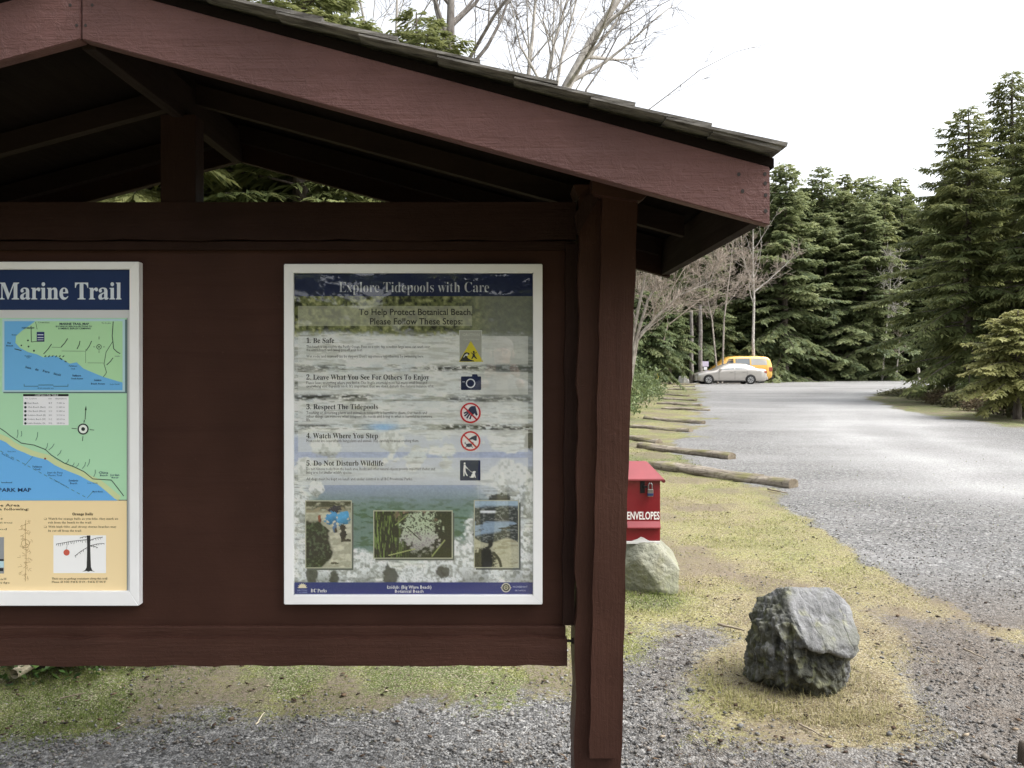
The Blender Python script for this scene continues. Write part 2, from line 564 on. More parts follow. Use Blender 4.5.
# loose stones lying on the surface
def build_pebbles():
    n = 85000
    x, y = in_view(n, 2.55, 10.5, power=2.1)
    gravel, green, brown, bare, lot = masks(x, y)
    p = gravel * np.where(lot > 0.5, 0.75, 1.0) * (1 - 0.55 * brown) + (1 - gravel) * 0.035 + bare * 0.12
    p = p * sstep(10.3, 5.5, y)
    keep = (rng.random(n) < p)
    keep &= np.hypot((x - ROCK_C[0]), (y - ROCK_C[1])) > 0.3
    x, y, brown = x[keep], y[keep], brown[keep]; n = len(x)
    s = (0.003 + 0.0075 * rng.random(n) ** 2.6) * np.where(rng.random(n) < 0.02, 1.9, 1)
    base = np.array([[1, 0, 0], [0.1, 1, 0], [-1, 0.1, 0], [0, -1, 0.1], [0.15, 0.1, 0.75], [0, 0.1, -0.6]])
    v = base[None] * (0.7 + 0.6 * rng.random((n, 6, 1))) + 0.25 * (rng.random((n, 6, 3)) - 0.5)
    a = rng.random(n) * 6.28; ca, sa = np.cos(a), np.sin(a)
    vx = v[..., 0] * ca[:, None] - v[..., 1] * sa[:, None]; vy = v[..., 0] * sa[:, None] + v[..., 1] * ca[:, None]
    v = np.stack([vx * 1.15, vy, v[..., 2]], -1) * s[:, None, None]
    v += np.stack([x, y, gz(x, y) + s * 0.15 + 0.002], -1)[:, None, :]
    f = np.array([[0, 1, 4], [1, 2, 4], [2, 3, 4], [3, 0, 4], [1, 0, 5], [2, 1, 5], [3, 2, 5], [0, 3, 5]])
    loops = (f[None] + (np.arange(n) * 6)[:, None, None]).reshape(-1, 3)
    t = np.clip(rng.beta(1.5, 2.2, n) - 0.2 * brown, 0, 1)
    w = rng.random(n)
    me = np_mesh('gravel', v.reshape(-1, 3), 3, loops, {'tint': np.repeat(t, 6), 'warm': np.repeat(w, 6)})
    k = NT('loose_stone')
    c = k.ramp(k.attr('tint'), [(0, (0.085, 0.084, 0.082)), (0.4, (0.15, 0.149, 0.147)), (0.7, (0.23, 0.228, 0.225)), (1, (0.42, 0.415, 0.40))])
    c = k.mix(k.rng(k.attr('warm'), 0.40, 1.0, 0, 0.6), c, (0.22, 0.185, 0.145))
    tag(link('gravel', me, k.done(k.bsdf(c, 0.8, None, 0.25))), 'loose grey gravel stones strewn over the ground', kind='stuff')


build_pebbles()


def blades(name, x, y, h, w, tint, lean=0.5, mat=None, label=None):
    n = len(x)
    a = rng.random(n) * 6.283
    d = np.stack([np.cos(a), np.sin(a), np.zeros(n)], -1)
    side = np.stack([-np.sin(a), np.cos(a), np.zeros(n)], -1)
    base = np.stack([x, y, gz(x, y) - 0.004], -1)
    ln = (lean * rng.random(n) * 1.4)[:, None]
    mid = base + d * (h[:, None] * ln * 0.35) + np.array([0, 0, 1.0]) * h[:, None] * np.maximum(0.3, 0.62 - 0.14 * ln)
    tip = base + d * (h[:, None] * ln) + np.array([0, 0, 1.0]) * (h * np.maximum(0.12, 1.0 - 0.42 * ln[:, 0]))[:, None]
    v = np.stack([base - side * w[:, None] / 2, base + side * w[:, None] / 2, mid + side * w[:, None] * 0.36, mid - side * w[:, None] * 0.36, tip], 1)
    f4 = np.array([0, 1, 2, 3]); f3 = np.array([3, 2, 4])
    o = (np.arange(n) * 5)[:, None]
    loops = np.hstack([f4[None] + o, f3[None] + o]).ravel()
    tot = np.tile([4, 3], n)
    me = np_mesh(name, v.reshape(-1, 3), tot, loops, {'tint': np.repeat(np.clip(tint, 0, 1), 5)})
    return tag(link(name, me, mat), label, kind='stuff')


turf_leaf = leaf_mat('turf_blade', (0.36, 0.31, 0.175), (0.29, 0.28, 0.105), (0.125, 0.165, 0.04), 0.3)
n = 330000
gx, gy = in_view(n, 2.9, 15.0, power=1.7)
gvl, grn, brn, bre, lt = masks(gx, gy)
clump = fbm(gx * 6, gy * 6, 51, 3)
keep = rng.random(n) < np.clip((1 - gvl) * (1 - bre * 0.85) * sstep(0.22, 0.56, clump) * 1.2 + 0.012, 0, 1) * (1 - 0.75 * brn)
gx, gy, grn = gx[keep], gy[keep], grn[keep]
m_ = len(gx)
ringd = np.hypot(gx - ROCK_C[0], gy - ROCK_C[1])
hh = (0.006 + 0.017 * rng.random(m_)) * (1 + 0.12 * gy / 6) + 0.055 * rng.random(m_) * (ringd < 0.46)
boxd = np.hypot(gx - 0.98, gy - 5.5)
hh += 0.05 * rng.random(m_) * (boxd < 0.42)
blades('grass', gx, gy, hh, 0.0022 + 0.0035 * rng.random(m_) * (gy / 5), grn * 1.05 + 0.5 * (rng.random(m_) - 0.5), 1.6, turf_leaf,
       'short mossy grass and straw growing round the kiosk and parking logs')

# dark litter: cones, bark flakes and leaves
def build_litter():
    n = 9000
    x, y = in_view(n, 3.1, 9.5, power=1.6)
    gvl, grn, brn, bre, lt = masks(x, y)
    keep = rng.random(n) < (0.30 * (1 - lt) * (0.35 + 0.65 * (1 - gvl)) + 0.2 * brn + 0.03)
    keep &= np.hypot((x - ROCK_C[0]), (y - ROCK_C[1])) > 0.26
    x, y = x[keep], y[keep]; n = len(x)
    L = 0.006 + 0.016 * rng.random(n) ** 2; W = L * (0.25 + 0.5 * rng.random(n))
    a = rng.random(n) * 6.28
    d = np.stack([np.cos(a), np.sin(a), 0.5 * (rng.random(n) - 0.4)], -1); sd_ = np.stack([-np.sin(a), np.cos(a), 0.5 * (rng.random(n) - 0.5)], -1)
    c = np.stack([x, y, gz(x, y) + 0.010 + 0.006 * rng.random(n)], -1)
    up = np.array([0, 0, 1.0]) * (W * 0.5)[:, None]
    v = np.stack([c - d * L[:, None], c + sd_ * W[:, None], c + d * L[:, None], c - sd_ * W[:, None], c + up], 1)
    f = np.array([[0, 3, 4], [3, 2, 4], [2, 1, 4], [1, 0, 4], [0, 1, 2], [0, 2, 3]])
    loops = (f[None] + (np.arange(n) * 5)[:, None, None]).reshape(-1, 3)
    me = np_mesh('debris', v.reshape(-1, 3), 3, loops, {'tint': np.repeat(rng.random(n), 5)})
    k = NT('forest_litter')
    cc = k.ramp(k.attr('tint'), [(0, (0.025, 0.018, 0.013)), (0.55, (0.07, 0.045, 0.03)), (0.85, (0.16, 0.11, 0.07)), (1, (0.42, 0.36, 0.27))])
    tag(link('debris', me, k.done(k.bsdf(cc, 0.85, None, 0.2))), 'dark cones, bark flakes and dead leaves strewn on the turf', kind='stuff')


build_litter()
# ================================================================== the notice kiosk
BROWN = (0.052, 0.0235, 0.0168)
FASCIA = (0.118, 0.057, 0.052)
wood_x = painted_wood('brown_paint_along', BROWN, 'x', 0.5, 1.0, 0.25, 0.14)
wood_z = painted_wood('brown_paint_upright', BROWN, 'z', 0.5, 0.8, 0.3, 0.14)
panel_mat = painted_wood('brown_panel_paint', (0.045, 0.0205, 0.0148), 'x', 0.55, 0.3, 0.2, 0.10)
shade_x = painted_wood('shaded_rail_brown', (0.026, 0.0125, 0.0095), 'x', 0.6, 1.0, 0.2, 0.10)  # same brown as the posts, with the roof's shade put into the colour
shade_z = painted_wood('shaded_upright_brown', (0.024, 0.0120, 0.0095), 'z', 0.6, 0.8, 0.2, 0.10)  # upright grain, roof shade in the colour as well
fascia_mat = painted_wood('fascia_paint', FASCIA, 'x', 0.55, 1.2, 0.06, 0.25, 0.20)  # lighter, redder brown than the posts

RX, RZ, SL = -1.146, 2.491, 0.2703     # ridge, its underside, the slope
YF, YB = 2.19, 3.53                    # front and back gable boards
HALF = 1.876
kiosk = thing('information_kiosk', 'brown timber kiosk with a low shake covered gable roof, holding two notice boards', 'kiosk', (RX, 2.86, 0))
K0 = Vector((-RX, -2.86, 0))           # scene place -> kiosk place


def kpart(name, bm, m, smooth=False):
    for v in bm.verts: v.co += K0
    return link(name, bm_mesh(name, bm, smooth), m, kiosk)


def zs(x):                              # underside line of the gable boards
    return RZ - SL * abs(x - RX)


def hewn_edge(p0, p1, n, amp, seed):
    """wavy hand hewn line between two points"""
    rs = random.Random(seed); out = []
    dx, dz = p1[0] - p0[0], p1[1] - p0[1]; L = math.hypot(dx, dz)
    nx, nz = -dz / L, dx / L
    for i in range(n + 1):
        t = i / n
        a = amp * (0.9 * math.sin(t * n * 1.15 + seed) * rs.uniform(0.2, 1) + rs.uniform(-0.5, 0.5))
        if i in (0, n): a *= 0.3
        out.append((p0[0] + dx * t + nx * a, p0[1] + dz * t + nz * a))
    return out


# gable boards, front and back, one on each slope
for (y0, y1) in ((YF, YF + 0.04), (YB - 0.04, YB)):
    for s in (-1, 1):
        bm = bmesh.new()
        xe = RX + s * HALF; xr = RX + s * 0.0015
        th = 0.158
        add_prism(bm, [(xr, zs(xr)), (xe, zs(xe)), (xe, zs(xe) + th), (xr, zs(xr) + th)], 'y', y0, y1)
        bmesh.ops.bevel(bm, geom=[e for e in bm.edges], offset=0.0025, segments=2, affect='EDGES')
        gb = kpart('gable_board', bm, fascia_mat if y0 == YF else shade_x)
        if y0 == YF:
            spots = [(-0.012, 0.035), (-0.012, 0.078), (-0.013, 0.11), (-0.014, 0.135), (-0.085, 0.115), (-0.075, 0.072)] if s > 0 else [(-0.012, 0.05), (-0.012, 0.1)]
            for (x, dz, rr_) in [(xe + s * dx, dz, 0.005) for dx, dz in spots] + [(RX + s * dx, dz, 0.004) for dx, dz in ((0.012, 0.04), (0.012, 0.115), (0.03, 0.10))]:
                bm = bmesh.new()
                add_prism(bm, [(x + rr_ * math.cos(a), zs(x) + dz + 1.15 * rr_ * math.sin(a)) for a in np.linspace(0, 6.28, 9)[:-1]], 'y', y0 - 0.0012, y0 + 0.001)
                for v in bm.verts: v.co += K0
                link('nail', bm_mesh('nail', bm), flat('rusty_nail', (0.02, 0.014, 0.012), 0.7), gb)

# rafters on each slope
under_x = painted_wood('shaded_rafter', (0.020, 0.013, 0.011), 'x', 0.8, 0.6, 0.2, 0.08)  # near black: the gloom below the roof is painted into the colour
under_y = painted_wood('shaded_beam', (0.020, 0.013, 0.011), 'y', 0.8, 0.6, 0.2, 0.08)  # as the rafters, shade included in the colour
for yr in (2.252, 2.972, 3.466):
    for s in (-1, 1):
        bm = bmesh.new()
        xe = RX + s * (HALF - 0.06); xr = RX + s * 0.022
        add_prism(bm, [(xr, zs(xr) + 0.077), (xe, zs(xe) + 0.077), (xe, zs(xe) + 0.15), (xr, zs(xr) + 0.15)], 'y', yr - 0.02, yr + 0.02)
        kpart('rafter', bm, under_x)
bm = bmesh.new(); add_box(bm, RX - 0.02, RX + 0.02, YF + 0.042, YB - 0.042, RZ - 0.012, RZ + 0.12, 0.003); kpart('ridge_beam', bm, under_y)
# eave boards
for s in (-1, 1):
    bm = bmesh.new(); xe = RX + s * HALF
    x0, x1 = sorted((xe - s * 0.038, xe - s * 0.001))
    add_box(bm, x0, x1, YF + 0.041, YB - 0.041, zs(xe) + 0.012, zs(xe) + 0.152, 0.002); kpart('eave_board', bm, under_y)
# roof deck
for s in (-1, 1):
    bm = bmesh.new(); xe = RX + s * (HALF + 0.012); xr = RX
    add_prism(bm, [(xr, zs(xr) + 0.160), (xe, zs(xe) + 0.160), (xe, zs(xe) + 0.186), (xr, zs(xr) + 0.186)], 'y', YF + 0.003, YB - 0.003)
    kpart('roof_deck', bm, painted_wood('shaded_deck', (0.010, 0.007, 0.006), 'y', 0.9, 0.6, 0.1, 0.03))  # black-brown carries the shade under the overhanging shakes

# split shakes, laid in courses: one mesh per slope
shake_mat = bark_mat('weathered_shake', (0.06, 0.055, 0.05), (0.27, 0.255, 0.235), (5, 40, 40))
for s in (-1, 1):
    bm = bmesh.new(); rs = random.Random(3 + s)
    ncourse = 9; length = (HALF - 0.028) * math.sqrt(1 + SL * SL); exp_ = length / ncourse
    ca, sa = 1 / math.sqrt(1 + SL * SL), SL / math.sqrt(1 + SL * SL)
    for c in range(ncourse):
        y = YF - 0.052
        first = True
        while y < YB + 0.04:
            w = rs.uniform(0.09, 0.19)
            if y + w > YB + 0.05: w = YB + 0.055 - y
            if w < 0.03: break
            u1 = (c + 1) * exp_ + rs.uniform(-0.012, 0.012)       # lower edge, measured down the slope
            u0 = max(0.0, u1 - exp_ * 1.55)
            t1 = rs.uniform(0.008, 0.012); t0 = 0.004
            lift = rs.uniform(0.0, 0.003)
            h0 = 0.187 + lift; h1 = h0 + 0.010 + lift
            if c == 0: u0, h0 = 0.0, 0.191
            def P3(u, h, yy):
                return Vector((RX + s * (u * ca + h * sa), yy, RZ - u * sa + h * ca))
            ya, yb = y + (0 if first else 0.002), y + w - 0.002
            q = [P3(u0, h0 - 0.001, ya), P3(u1, h1, ya), P3(u1, h1 + t1, ya), P3(u0, h0 + t0, ya)]
            q2 = [P3(u0, h0 - 0.001, yb), P3(u1, h1, yb), P3(u1, h1 + t1 * rs.uniform(0.8, 1.2), yb), P3(u0, h0 + t0, yb)]
            va = [bm.verts.new(p) for p in q]; vb = [bm.verts.new(p) for p in q2]
            bm.faces.new(va); bm.faces.new(vb[::-1])
            for i in range(4): bm.faces.new((va[i], vb[i], vb[(i + 1) % 4], va[(i + 1) % 4]))
            y += w; first = False
        # starter strip under the lowest course
        if c == ncourse - 1:
            a_ = [P3(u1 - 0.2, 0.187, YF - 0.046), P3(u1 - 0.012, 0.187, YF - 0.046), P3(u1 - 0.012, 0.200, YF - 0.046), P3(u1 - 0.2, 0.200, YF - 0.046)]
            b_ = [Vector((p.x, YB + 0.046, p.z)) for p in a_]
            va = [bm.verts.new(p) for p in a_]; vb = [bm.verts.new(p) for p in b_]
            bm.faces.new(va); bm.faces.new(vb[::-1])
            for i in range(4): bm.faces.new((va[i], vb[i], vb[(i + 1) % 4], va[(i + 1) % 4]))
    kpart('shake_roofing', bm, shake_mat)

# the board wall between the posts
bm = bmesh.new(); add_box(bm, -2.52, 0.224, 2.872, 2.90, 0.60, 2.05); add_box(bm, 0.2235, 0.252, 2.8725, 2.8995, 0.69, 2.05); kpart('board_wall', bm, panel_mat)
WY = 2.872
# top rail, hewn along its edges
bm = bmesh.new()
pts = [(-2.53, 2.178), (0.262, 2.178)] + [(x, z) for x, z in hewn_edge((0.262, 2.045), (-2.53, 2.045), 40, 0.004, 4)]
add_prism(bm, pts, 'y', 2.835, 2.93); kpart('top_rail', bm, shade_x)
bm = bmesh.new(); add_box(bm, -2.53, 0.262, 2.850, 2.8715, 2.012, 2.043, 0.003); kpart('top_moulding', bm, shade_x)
# bottom rail: a moulding and a hewn board below it
bm = bmesh.new(); add_box(bm, -2.53, 0.226, 2.8525, 2.8718, 0.628, 0.676, 0.004); kpart('bottom_moulding', bm, wood_x)
bm = bmesh.new()
top = hewn_edge((0.229, 0.643), (-2.53, 0.643), 60, 0.005, 8)
bot = hewn_edge((-2.53, 0.547), (0.229, 0.547), 60, 0.0035, 5)
vf = add_prism(bm, top + bot, 'y', 2.822, 2.8523)
kpart('bottom_rail', bm, wood_x)
# stiles at the ends of the wall
for (x0, x1, sd) in ((0.214, 0.252, 3), (-2.545, -2.507, 6)):
    bm = bmesh.new()
    pl = hewn_edge((x0 + 0.012, 2.03), (x0, 0.685), 22, 0.003, sd); pr = hewn_edge((x1 + 0.004, 0.685), (x1 + 0.022, 2.03), 22, 0.004, sd + 3)
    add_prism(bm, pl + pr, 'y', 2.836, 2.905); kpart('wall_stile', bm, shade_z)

# posts: square timber, wavy edges, with a hewn board planted on the front
for s in (1, -1):
    px = (lambda x: x) if s > 0 else (lambda x: 2 * RX - x)
    bm = bmesh.new()
    l = hewn_edge((px(0.270), 2.19), (px(0.247), -0.2), 40, 0.006, 11 + s)
    r = hewn_edge((px(0.4085), -0.2), (px(0.452), 2.19), 40, 0.0035, 17 + s)
    poly = l + r
    add_prism(bm, poly, 'y', 2.79, 2.945)
    post = kpart('post', bm, wood_z)
    bm = bmesh.new()
    l = hewn_edge((px(0.344), 2.185), (px(0.298), 0.253), 34, 0.0032, 21 + s)
    r = hewn_edge((px(0.398), 0.253), (px(0.466), 2.185), 34, 0.0026, 27 + s)
    add_prism(bm, l + r, 'y', 2.752, 2.7885)
    bmesh.ops.bevel(bm, geom=[e for e in bm.edges if abs(e.verts[0].co.y - 2.752) < 1e-5 and abs(e.verts[1].co.y - 2.752) < 1e-5], offset=0.004, segments=2, affect='EDGES')
    for v in bm.verts: v.co += K0
    link('cover_board', bm_mesh('cover_board', bm), wood_z, post)
    # cap block under the roof
    bm = bmesh.new()
    add_prism(bm, [(px(0.305), 2.238), (px(0.305), 2.196), (px(0.316), 2.180), (px(0.466), 2.158), (px(0.490), 2.176), (px(0.505), 2.205), (px(0.505), 2.232)], 'y', 2.715, 2.80)
    add_prism(bm, [(px(0.25), 2.232), (px(0.262), 2.192), (px(0.448), 2.192), (px(0.46), 2.21), (px(0.46), 2.232)], 'y', 2.80, 2.955)
    kpart('post_cap', bm, wood_x)
    # short brace to the top rail
    bm = bmesh.new()
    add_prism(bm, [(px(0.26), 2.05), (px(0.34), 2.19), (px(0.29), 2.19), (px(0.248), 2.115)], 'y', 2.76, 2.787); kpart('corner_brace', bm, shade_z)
# king post
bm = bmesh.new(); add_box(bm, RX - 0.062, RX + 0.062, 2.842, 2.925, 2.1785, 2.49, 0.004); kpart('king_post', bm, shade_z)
# coach bolt between wall and post
bm = bmesh.new()
for (xa, xb, r) in ((0.2, 0.262, 0.005), (0.246, 0.262, 0.011)):
    add_prism(bm, [(2.85 + r * math.cos(a), 0.626 + r * math.sin(a)) for a in np.linspace(0, 2 * math.pi, 9)[:-1]], 'x', xa, xb)
kpart('coach_bolt', bm, flat('dark_bolt', (0.03, 0.025, 0.022), 0.5, 0.8))
# ================================================================== vegetation


def unit(a): return a / (np.linalg.norm(a, axis=-1, keepdims=True) + 1e-9)


def fronds(base, d, length, width, tint, rg, bend=0.25, twist=0.6):
    """flat lance shaped sprays: 2 quads each -> verts (n,6,3)"""
    n = len(base)
    up = unit(np.array([0, 0, 1.0]) + twist * (rg.random((n, 3)) - 0.5) * 2)
    side = unit(np.cross(d, up))
    L = length[:, None]; W = width[:, None] * 0.5
    drop = np.array([0, 0, -1.0])
    m = base + d * L * 0.48 + drop * L * bend * 0.18
    tip = base + d * L * 0.95 + drop * L * bend
    v = np.stack([base, m + side * W, tip, m - side * W], 1)
    return v, np.repeat(tint, 4)


class Crown:
    def __init__(self): self.v = []; self.t = []
    def add(self, v, t): self.v.append(v.reshape(-1, 3)); self.t.append(t)
    def mesh(self, name):
        v = np.vstack(self.v); t = np.concatenate(self.t)
        return np_mesh(name, v, 4, np.arange(len(v)), {'tint': np.clip(t, 0, 1)})


def conifer(seed, H, Rm, b0, nb, tw, fl, fw, sub=3, droop=0.35, rise=0.35, shape=0.8, gap=0.18, limb=True, dens=1.0, skirt=0.8):
    """-> (trunk mesh, crown mesh). Whorls of limbs that carry side shoots, each with flat sprays."""
    rg = np.random.default_rng(seed)
    tb = Tubes(); cr = Crown()
    hz = np.linspace(0, H, 14); wob = np.cumsum(rg.normal(0, 0.018 * H / 14, (14, 2)), 0); wob[0] = 0
    r0 = 0.013 * H + 0.05
    tb.add(np.stack([wob[:, 0], wob[:, 1], hz], -1), r0 * (1 - hz / H) ** 0.8 + 0.012, 8)
    for i in range(nb):
        t = ((i + rg.random()) / nb)
        h = b0 + (H - b0) * t ** 0.92
        if rg.random() < gap * (1 - t): continue
        env = ((1 - t) ** shape) * (skirt + (1 - skirt) * min(1, t / 0.14))
        L = Rm * env * rg.uniform(0.62, 1.12) + 0.12
        az = i * 2.39996 + rg.normal(0, 0.35)
        pitch = rise * (t * 1.5 - 0.35) + rg.normal(0, 0.09)
        dp = droop * (1.15 - t * 0.8) * rg.uniform(0.7, 1.25)
        cx = np.interp(h, hz, wob[:, 0]); cy = np.interp(h, hz, wob[:, 1])
        dh = np.array([math.cos(az), math.sin(az), 0])
        L *= 1 + 0.22 * math.sin(az + seed) + 0.16 * math.sin(2 * az + h * 0.9 + seed * 2) + 0.12 * math.sin(h * 1.7 + seed)
        def P(s):
            s = np.asarray(s)[..., None]
            return np.array([cx, cy, h]) + dh * L * s + np.array([0, 0, 1.0]) * L * (pitch * s - dp * s ** 2 + 0.22 * dp * s ** 4)
        if limb and L > 0.5:
            tb.add(P(np.linspace(0, 0.93, 6)), np.linspace(0.012 + 0.008 * L, 0.004, 6), 4)
        ns = max(5, int(L * tw * dens))
        s = np.sort(0.10 + 0.90 * rg.random(ns) ** 0.8)
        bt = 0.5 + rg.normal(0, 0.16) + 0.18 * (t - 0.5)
        p = P(s); tang = unit(P(s + 0.02) - P(s))
        sgn = np.where(np.arange(ns) % 2 == 0, 1.0, -1.0)
        lat = unit(np.cross(tang, np.array([0, 0, 1.0]))) * sgn[:, None]
        fwd = rg.uniform(0.45, 0.95, ns)[:, None]
        d = unit(lat * 1.0 + tang * fwd + np.array([0, 0, 1.0]) * rg.normal(-0.12, 0.16, ns)[:, None])
        sl = fl * (1.25 - 0.75 * s) * rg.uniform(0.7, 1.3, ns) * (0.55 + 0.45 * min(1, L / (0.5 * Rm)))
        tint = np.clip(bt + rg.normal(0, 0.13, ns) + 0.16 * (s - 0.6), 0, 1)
        # sprays along every side shoot
        for j in range(sub):
            f = (j + 0.15) / sub
            base = p + d * (sl * f)[:, None] + np.array([0, 0, -1.0]) * (sl * 0.22 * f * f)[:, None]
            for sg in ((1, -1) if sub > 1 else (1,)):
                ang = rg.uniform(0.35, 0.85, ns)[:, None] * sg
                sd_ = unit(np.cross(d, np.array([0, 0, 1.0])))
                dd = unit(d + sd_ * ang + np.array([0, 0, 1.0]) * rg.normal(-0.15, 0.22, ns)[:, None])
                ln = sl * (0.72 - 0.32 * f) * rg.uniform(0.75, 1.25, ns)
                v, tt = fronds(base, dd, ln, fw * rg.uniform(0.7, 1.3, ns) * (0.6 + ln / fl), np.clip(tint + 0.10 * f, 0, 1), rg, 0.3)
                cr.add(v, tt)
    return tb.mesh('conifer_trunk'), cr.mesh('conifer_crown')


needles = leaf_mat('conifer_needles', (0.060, 0.085, 0.044), (0.153, 0.190, 0.089), (0.272, 0.293, 0.140), 0.40)
needles_olive = leaf_mat('olive_needles', (0.050, 0.069, 0.028), (0.124, 0.152, 0.058), (0.238, 0.248, 0.100), 0.38)
needles_light = leaf_mat('pale_needles', (0.050, 0.078, 0.034), (0.110, 0.145, 0.060), (0.215, 0.235, 0.105), 0.3)
needles_yellow = leaf_mat('yellow_needles', (0.11, 0.125, 0.045), (0.23, 0.235, 0.085), (0.37, 0.355, 0.15), 0.3)
bark = bark_mat('conifer_bark', (0.055, 0.042, 0.034), (0.19, 0.165, 0.145))
alder_bark = bark_mat('alder_bark', (0.24, 0.215, 0.19), (0.60, 0.57, 0.52), (9, 9, 5))
twig_mat = bark_mat('pink_twig', (0.24, 0.195, 0.155), (0.48, 0.41, 0.345))
tan_bark = bark_mat('tan_alder_bark', (0.17, 0.145, 0.12), (0.42, 0.38, 0.33), (9, 9, 5))
dark_bark = bark_mat('grey_alder_bark', (0.10, 0.085, 0.075), (0.31, 0.285, 0.26), (12, 12, 5))


def tree_from(meshes, mats, name, label, loc, rotz=0, scale=1, group=None, cat='tree'):
    r = thing(name, label, cat, loc, rotz, group)
    r.scale = scale if isinstance(scale, tuple) else (scale,) * 3
    link('trunk', meshes[0], mats[0], r); link('crown', meshes[1], mats[1], r)
    return r


# --- meshes
far_kinds = [conifer(101, 18, 4.5, 0.6, 175, 9, 0.85, 0.20, 2, 0.42, 0.40, 0.62),
             conifer(102, 18, 3.9, 1.0, 165, 9, 0.80, 0.19, 2, 0.55, 0.30, 0.68),
             conifer(103, 18, 5.0, 0.4, 180, 9, 0.95, 0.21, 2, 0.36, 0.50, 0.58)]
far_mats = [needles, needles_olive, needles]
near_a = conifer(201, 12.4, 3.7, 0.6, 190, 14, 0.58, 0.075, 3, 0.36, 0.42, 0.74, 0.15, skirt=0.45)
near_b = conifer(202, 15.5, 3.7, 0.6, 205, 13, 0.62, 0.08, 3, 0.42, 0.36, 0.72, 0.15, skirt=0.5)

protos = []
# --- the forest wall behind the car park: (px, top py, distance, kind, label)
W_ = [(700, 196, 62, 0, 'olive conifer half hidden by the kiosk eave, rising over the orange van'),
      (741, 186, 66, 1, 'slim conifer just right of the kiosk eave tip, with a bare white trunk before it'),
      (786, 163, 64, 2, 'broad light conifer with spreading boughs directly right of the kiosk eave'),
      (823, 166, 70, 0, 'tall dark conifer beside the broad light one, leftmost of the dark columns'),
      (846, 173, 72, 1, 'narrow dark conifer in the middle of the dark columns at the car park end'),
      (865, 188, 70, 0, 'dark conifer behind the thin bare tree at the car park end'),
      (889, 182, 74, 2, 'pale topped conifer at the car park end, left of the big island conifers'),
      (911, 205, 72, 1, 'shorter conifer at the right end of the forest wall, next to the big island conifers'),
      (936, 208, 76, 0, 'conifer mostly hidden behind the big island conifers, its pale top showing')]
KH = 18.0
for (px, py, y, kd, lab) in W_:
    g = at(px, 366, y); top = at(px, py, y).z
    sc = (top - ground_z(y)) / KH
    loc = (g.x, y, ground_z(y) - 0.1)
    if kd not in [p[0] for p in protos]:
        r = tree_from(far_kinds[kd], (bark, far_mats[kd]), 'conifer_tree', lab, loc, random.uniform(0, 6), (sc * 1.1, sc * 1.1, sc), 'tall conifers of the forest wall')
        protos.append((kd, r))
    else:
        src = dict(protos)[kd]
        r = dup(src, loc, random.uniform(0, 6), (sc * random.uniform(1.0, 1.25), sc * 1.1, sc), lab)
protod = dict(protos)
BACK = 'dark conifer deep in the forest, mostly hidden behind the front row of conifers'
rs = random.Random(5)
for row, (y, lo, hi, step, tp) in enumerate(((69, 690, 940, 15, 205), (76, 668, 960, 15, 196), (84, 640, 1010, 17, 192), (93, 600, 1060, 20, 205))):
    px = lo
    while px < hi:
        py = tp + rs.uniform(-12, 22)
        yy = y + rs.uniform(-2, 2)
        g = at(px, 366, yy); sc = (at(px, py, yy).z) / KH
        dup(protod[rs.choice((0, 1, 2))], (g.x, yy, 0.35), rs.uniform(0, 6), (sc * rs.uniform(0.95, 1.3), sc * rs.uniform(0.95, 1.3), sc), BACK, 'conifers deep in the forest').rotation_euler = (rs.gauss(0, 0.025), rs.gauss(0, 0.025), rs.uniform(0, 6))
        px += step * rs.uniform(0.7, 1.3)
# --- big conifers on the grassy island at the right
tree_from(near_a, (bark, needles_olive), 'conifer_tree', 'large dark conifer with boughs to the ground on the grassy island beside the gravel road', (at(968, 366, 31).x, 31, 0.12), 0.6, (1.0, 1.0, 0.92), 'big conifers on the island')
pa = bpy.data.objects[[o.name for o in bpy.data.objects if o.type == 'EMPTY' and o.name.startswith('conifer_tree')][-1]]
tree_from(near_b, (bark, needles_olive), 'conifer_tree', 'tallest conifer at the right edge of the picture, behind the large island conifer', (at(1014, 366, 35).x, 35, 0.15), 1.9, (0.98, 0.98, 0.92), 'big conifers on the island')
pb = bpy.data.objects[[o.name for o in bpy.data.objects if o.type == 'EMPTY' and o.name.startswith('conifer_tree')][-1]]
dup(pa, (at(1040, 366, 29).x, 29, 0.12), 3.7, (0.85, 0.85, 0.95), 'conifer leaning in from the right edge behind the yellow green sapling')
dup(pa, (at(952, 366, 40).x, 40, 0.18), 2.7, (0.62, 0.62, 1.0), 'narrow conifer peeping out left of the large island conifer')
dup(pb, (at(1068, 366, 38).x, 38, 0.18), 4.4, (1.0, 1.0, 1.0), 'conifer beyond the right edge whose boughs reach into the picture')
sap = conifer(301, 3.6, 1.5, 0.95, 90, 22, 0.34, 0.06, 3, 0.45, 0.35, 0.6, 0.05)
tree_from(sap, (bark, needles_yellow), 'sapling_tree', 'yellow green young conifer drooping in front of the dark island conifers', (at(1017, 366, 22.5).x, 22.5, 0.05), 0.4, (1.05, 1.05, 0.86))
